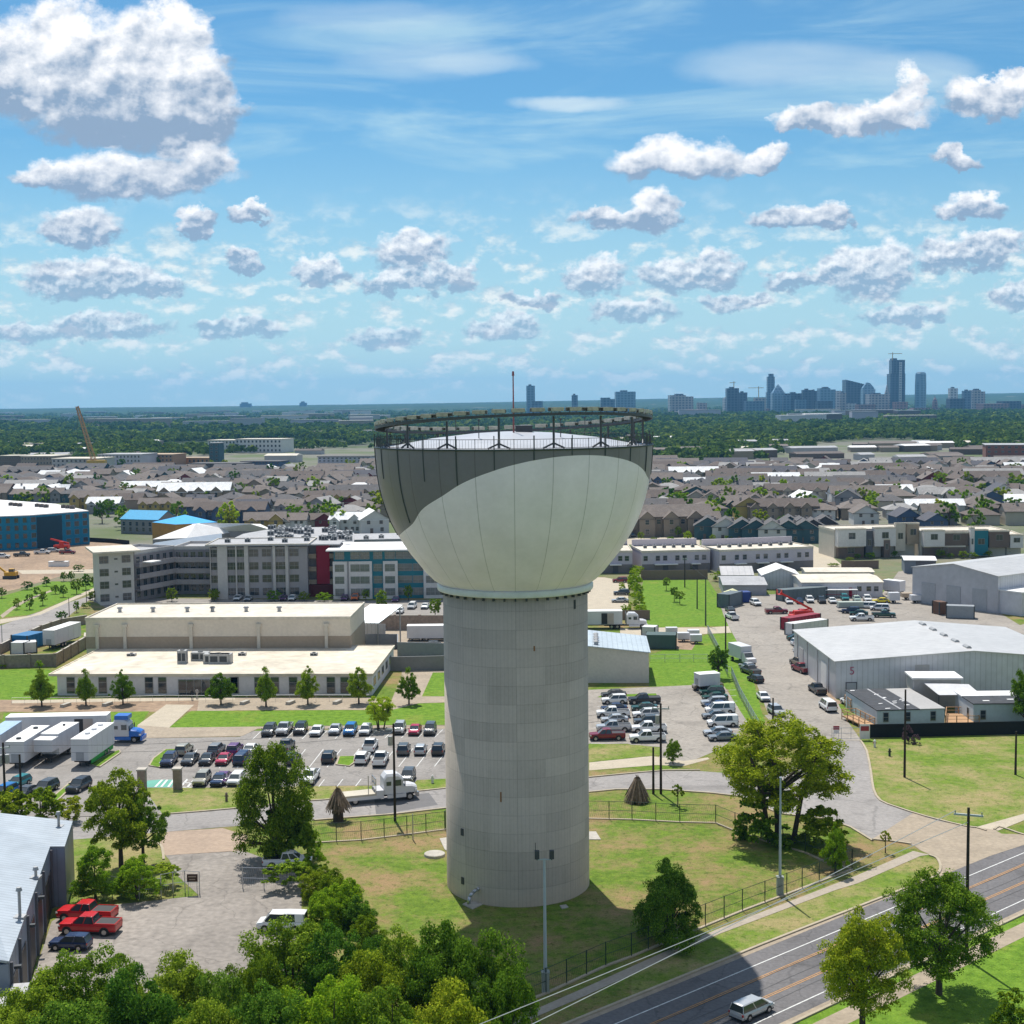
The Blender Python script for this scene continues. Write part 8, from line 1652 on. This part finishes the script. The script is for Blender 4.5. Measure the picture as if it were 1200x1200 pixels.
for k, (x0, x1, yt, m, s_) in enumerate(SKY):
    Y = YS+(k*37 % 11)*28+(160 if yt < 455 else 0); a, b, c = V(x0, 480, Y), V(x1, 480, Y), V((x0+x1)/2, yt, Y); w = (b.x-a.x)/2; h = c.z; cx = (a.x+b.x)/2
    key = (m, s_); seen_[key] = seen_.get(key, 0)+1; multi = sum(1 for q_ in SKY if (q_[3], q_[4]) == key) > 1
    lab = f"{dsc[m]} {shp[s_]} in the distant skyline" + (f", {ORD[seen_[key]-1]} of its kind from the left" if multi else '')
    r = tag(empty('skyline_tower', (cx, Y, 0)), lab, 'tower block'); mm = SK[m]; d_ = w*.9; mb = MB()
    if s_ in ('flat',): mb.box(-w,-d_,-5,w,d_,h)
    elif s_ == 'step': mb.box(-w,-d_,-5,w*.35,d_,h).box(w*.35,-d_,-5,w,d_,h*.93)
    elif s_ == 'slant': mb.add([(-w,-d_,-5),(w,-d_,-5),(w,d_,-5),(-w,d_,-5),(-w,-d_,h),(w,-d_,h*.86),(w,d_,h*.86),(-w,d_,h)],[(4,5,6,7),(0,1,5,4),(1,2,6,5),(2,3,7,6),(3,0,4,7)])
    elif s_ == 'fin': mb.box(-w,-d_,-5,w,d_,h*.78); loft(mb, [[(x,-d_*.5,h*.78),(x,d_*.5,h*.78),(x,d_*.5,z),(x,-d_*.5,z)] for x, z in ((-w,h*.82),(-w*.3,h),(w*.3,h*.96),(w*.8,h*.85),(w,h*.785))])
    elif s_ == 'dome': mb.box(-w,-d_,-5,w,d_,h*.9).lathe([(w*.95,h*.9),(w*.8,h*.96),(w*.4,h),(0.1,h*1.01)], 16)
    elif s_ == 'crown': mb.box(-w,-d_,-5,w,d_,h*.55).box(-w*.82,-d_*.82,h*.55,w*.82,d_*.82,h*.93).box(-w*.5,-d_*.5,h*.93,w*.6,d_*.5,h)
    elif s_ == 'spire': mb.box(-w,-d_,-5,w,d_,h*.72); mb.add([(-w*.9,-d_*.9,h*.72),(w*.9,-d_*.9,h*.72),(w*.9,d_*.9,h*.72),(-w*.9,d_*.9,h*.72),(-w*.45,-d_*.45,h*.88),(w*.45,-d_*.45,h*.88),(w*.45,d_*.45,h*.88),(-w*.45,d_*.45,h*.88),(0,0,h)],[(0,1,5,4),(1,2,6,5),(2,3,7,6),(3,0,4,7),(4,5,8),(5,6,8),(6,7,8),(7,4,8)])
    elif s_ == 'build': mb.box(-w,-d_,-5,w*.92,d_,h*.72).box(-w*.78,-d_*.8,h*.72,w*.9,d_*.8,h*.97).box(-w*.7,-d_*.7,h*.97,-w*.1,d_*.7,h)
    elif s_ == 'round': mb.lathe([(w,-5),(w,h*.7),(w*.93,h*.96),(w*.7,h),(.1,h)], 24)
    else: mb.box(-w,-d_,-5,w,d_,h*.35).lathe([(w*.7,h*.35),(w*.7,h*.6),(w*.6,h*.72),(w*.35,h*.84),(w*.12,h*.9),(w*.1,h)], 20)
    mb.build('facade', mm, r)
    if s_ in ('flat','step') and h > 60: MB().box(-w*.5,-d_*.5,h,w*.2,d_*.5,h+4).build('roof_plant', SK['d'], r)
    if s_ == 'build': MB().box(w*.1,-d_-1.5,h*.1,w*.45,-d_,h*.93).build('hoist_strip', SK['w'], r)
def tcrane(x, yb, yt, xl, xr, label):
    Y = YS+100; a = V(x, yt, Y); l, r2 = V(xl, yt+1, Y), V(xr, yt+1, Y); z0 = V(x, yb, Y).z; r = tag(empty('tower_crane', (a.x, Y, 0)), label, 'crane'); MB().box(-1,-1,z0-3,1,1,a.z+3).build('mast', cy_, r); MB().box(l.x-a.x,-.8,a.z-2,r2.x-a.x,.8,a.z-.4).build('jib', cy_, r)
tcrane(1046, 421, 414, 1041, 1057, 'tower crane on top of the tallest distant tower'); tcrane(889, 466, 454, 877, 895, 'tower crane left of the slim notched tower'); tcrane(860, 456, 448, 855, 862, 'small crane on the dark tower top at the left of the skyline')
for k, (x0, x1, yt) in enumerate(((281,294,474),(351,359,473))): a, b, c = V(x0, 478, 9500), V(x1, 478, 9500), V(x0, yt-1, 9500); r = tag(empty('hilltop_building', (a.x, 9500, 0)), ['wide dark building on the left horizon hills','smaller dark building on the horizon hills, nearer the middle'][k], 'building'); MB().box(0,0,-5,b.x-a.x,40,c.z).build('facade', SK['d'], r); MB().box(10,5,c.z,(b.x-a.x)*.7,30,c.z+9).build('roof_plant', SK['d'], r)
# ---------------------------------------------------------------- far woods
def woods(name, n, y0, y1, dens, size, key, seed, nq):
    rs = np.random.RandomState(seed); P_ = []
    while len(P_) < n:
        Y = math.sqrt(rs.uniform(y0*y0, y1*y1)); t = rs.uniform(-.42, .42); X = t*Y
        g = math.sin(X*.011+1.2+Y*.004)+math.sin(X*.023-Y*.007)+math.sin(Y*.0123+X*.003+2)+rs.uniform(-.8, .8)
        if dens(t, Y, g): P_.append((X, Y))
    P_ = np.array(P_); rad = rs.uniform(.7, 1.35, n)*size(P_[:, 1]); i = np.repeat(np.arange(n), nq); N_ = n*nq
    d = rs.normal(size=(N_, 3)); d /= np.linalg.norm(d, axis=1)[:, None]; d[:, 2] = abs(d[:, 2]); R1 = rad[i][:, None]*rs.uniform(.75, 1.05, (N_, 1))
    pos = np.concatenate([P_[i], (rad[i]*.55)[:, None]], 1)+d*R1*np.array([1, 1, .85]); nr = d+rs.normal(size=(N_, 3))*.35; nr /= np.linalg.norm(nr, axis=1)[:, None]
    t = np.cross(nr, rs.normal(size=(N_, 3))); t /= np.linalg.norm(t, axis=1)[:, None]; b = np.cross(nr, t); s = rad[i][:, None]*rs.uniform(.28, .5, (N_, 1)); t *= s; b *= s
    v = np.stack([pos-t, pos-b, pos+t, pos+b], 1).reshape(-1, 3); me = npmesh(name, v, np.arange(N_*4).reshape(-1, 4), LM[key]); o = bpy.data.objects.new(name, me); C.objects.link(o); return tag(o, kind='stuff')
def dn(t, Y, g):
    if t > .09: return Y > 1500+200*math.sin(t*30) or g > .75
    return (Y > 1180 and g > (.2 if Y < 1900 else -.7))
sz = lambda Y: 4.6+np.clip((Y-1200)/2600, 0, 1)*5
LM['far'] = leafmat('leaf_far', (.020,.052,.012), (.078,.15,.028), (.14,.20,.035)); LM['far2'] = leafmat('leaf_far_pale', (.07,.12,.015), (.20,.28,.035), (.28,.32,.05))
woods('woodland', 5200, 1120, 2300, dn, sz, 'far', 3, 34); woods('woodland', 6500, 1900, 4050, dn, sz, 'far', 4, 24); woods('woodland', 1500, 1150, 3400, dn, sz, 'far2', 5, 26)
woods('woodland', 5000, 4600, 9000, lambda t, Y, g: g > -.5, lambda Y: 10+Y*0, 'far', 6, 12)
for k in range(190):
    px, py = rs2.uniform(0, 1200), rs2.uniform(550, 624)
    if 445 < px < 760: continue
    tree(P(px, py), rs2.uniform(6, 11), rs2.uniform(6, 10), 'round', rs2.choice(('green','lime','dark','olive')), 'small leafy tree standing between the estate houses', 'lo', c0=.15, name='estate_tree', group='small trees among the estate houses')
for o in HP.values(): hide_proto(o)
for o in PROTO.values(): hide_proto(o)
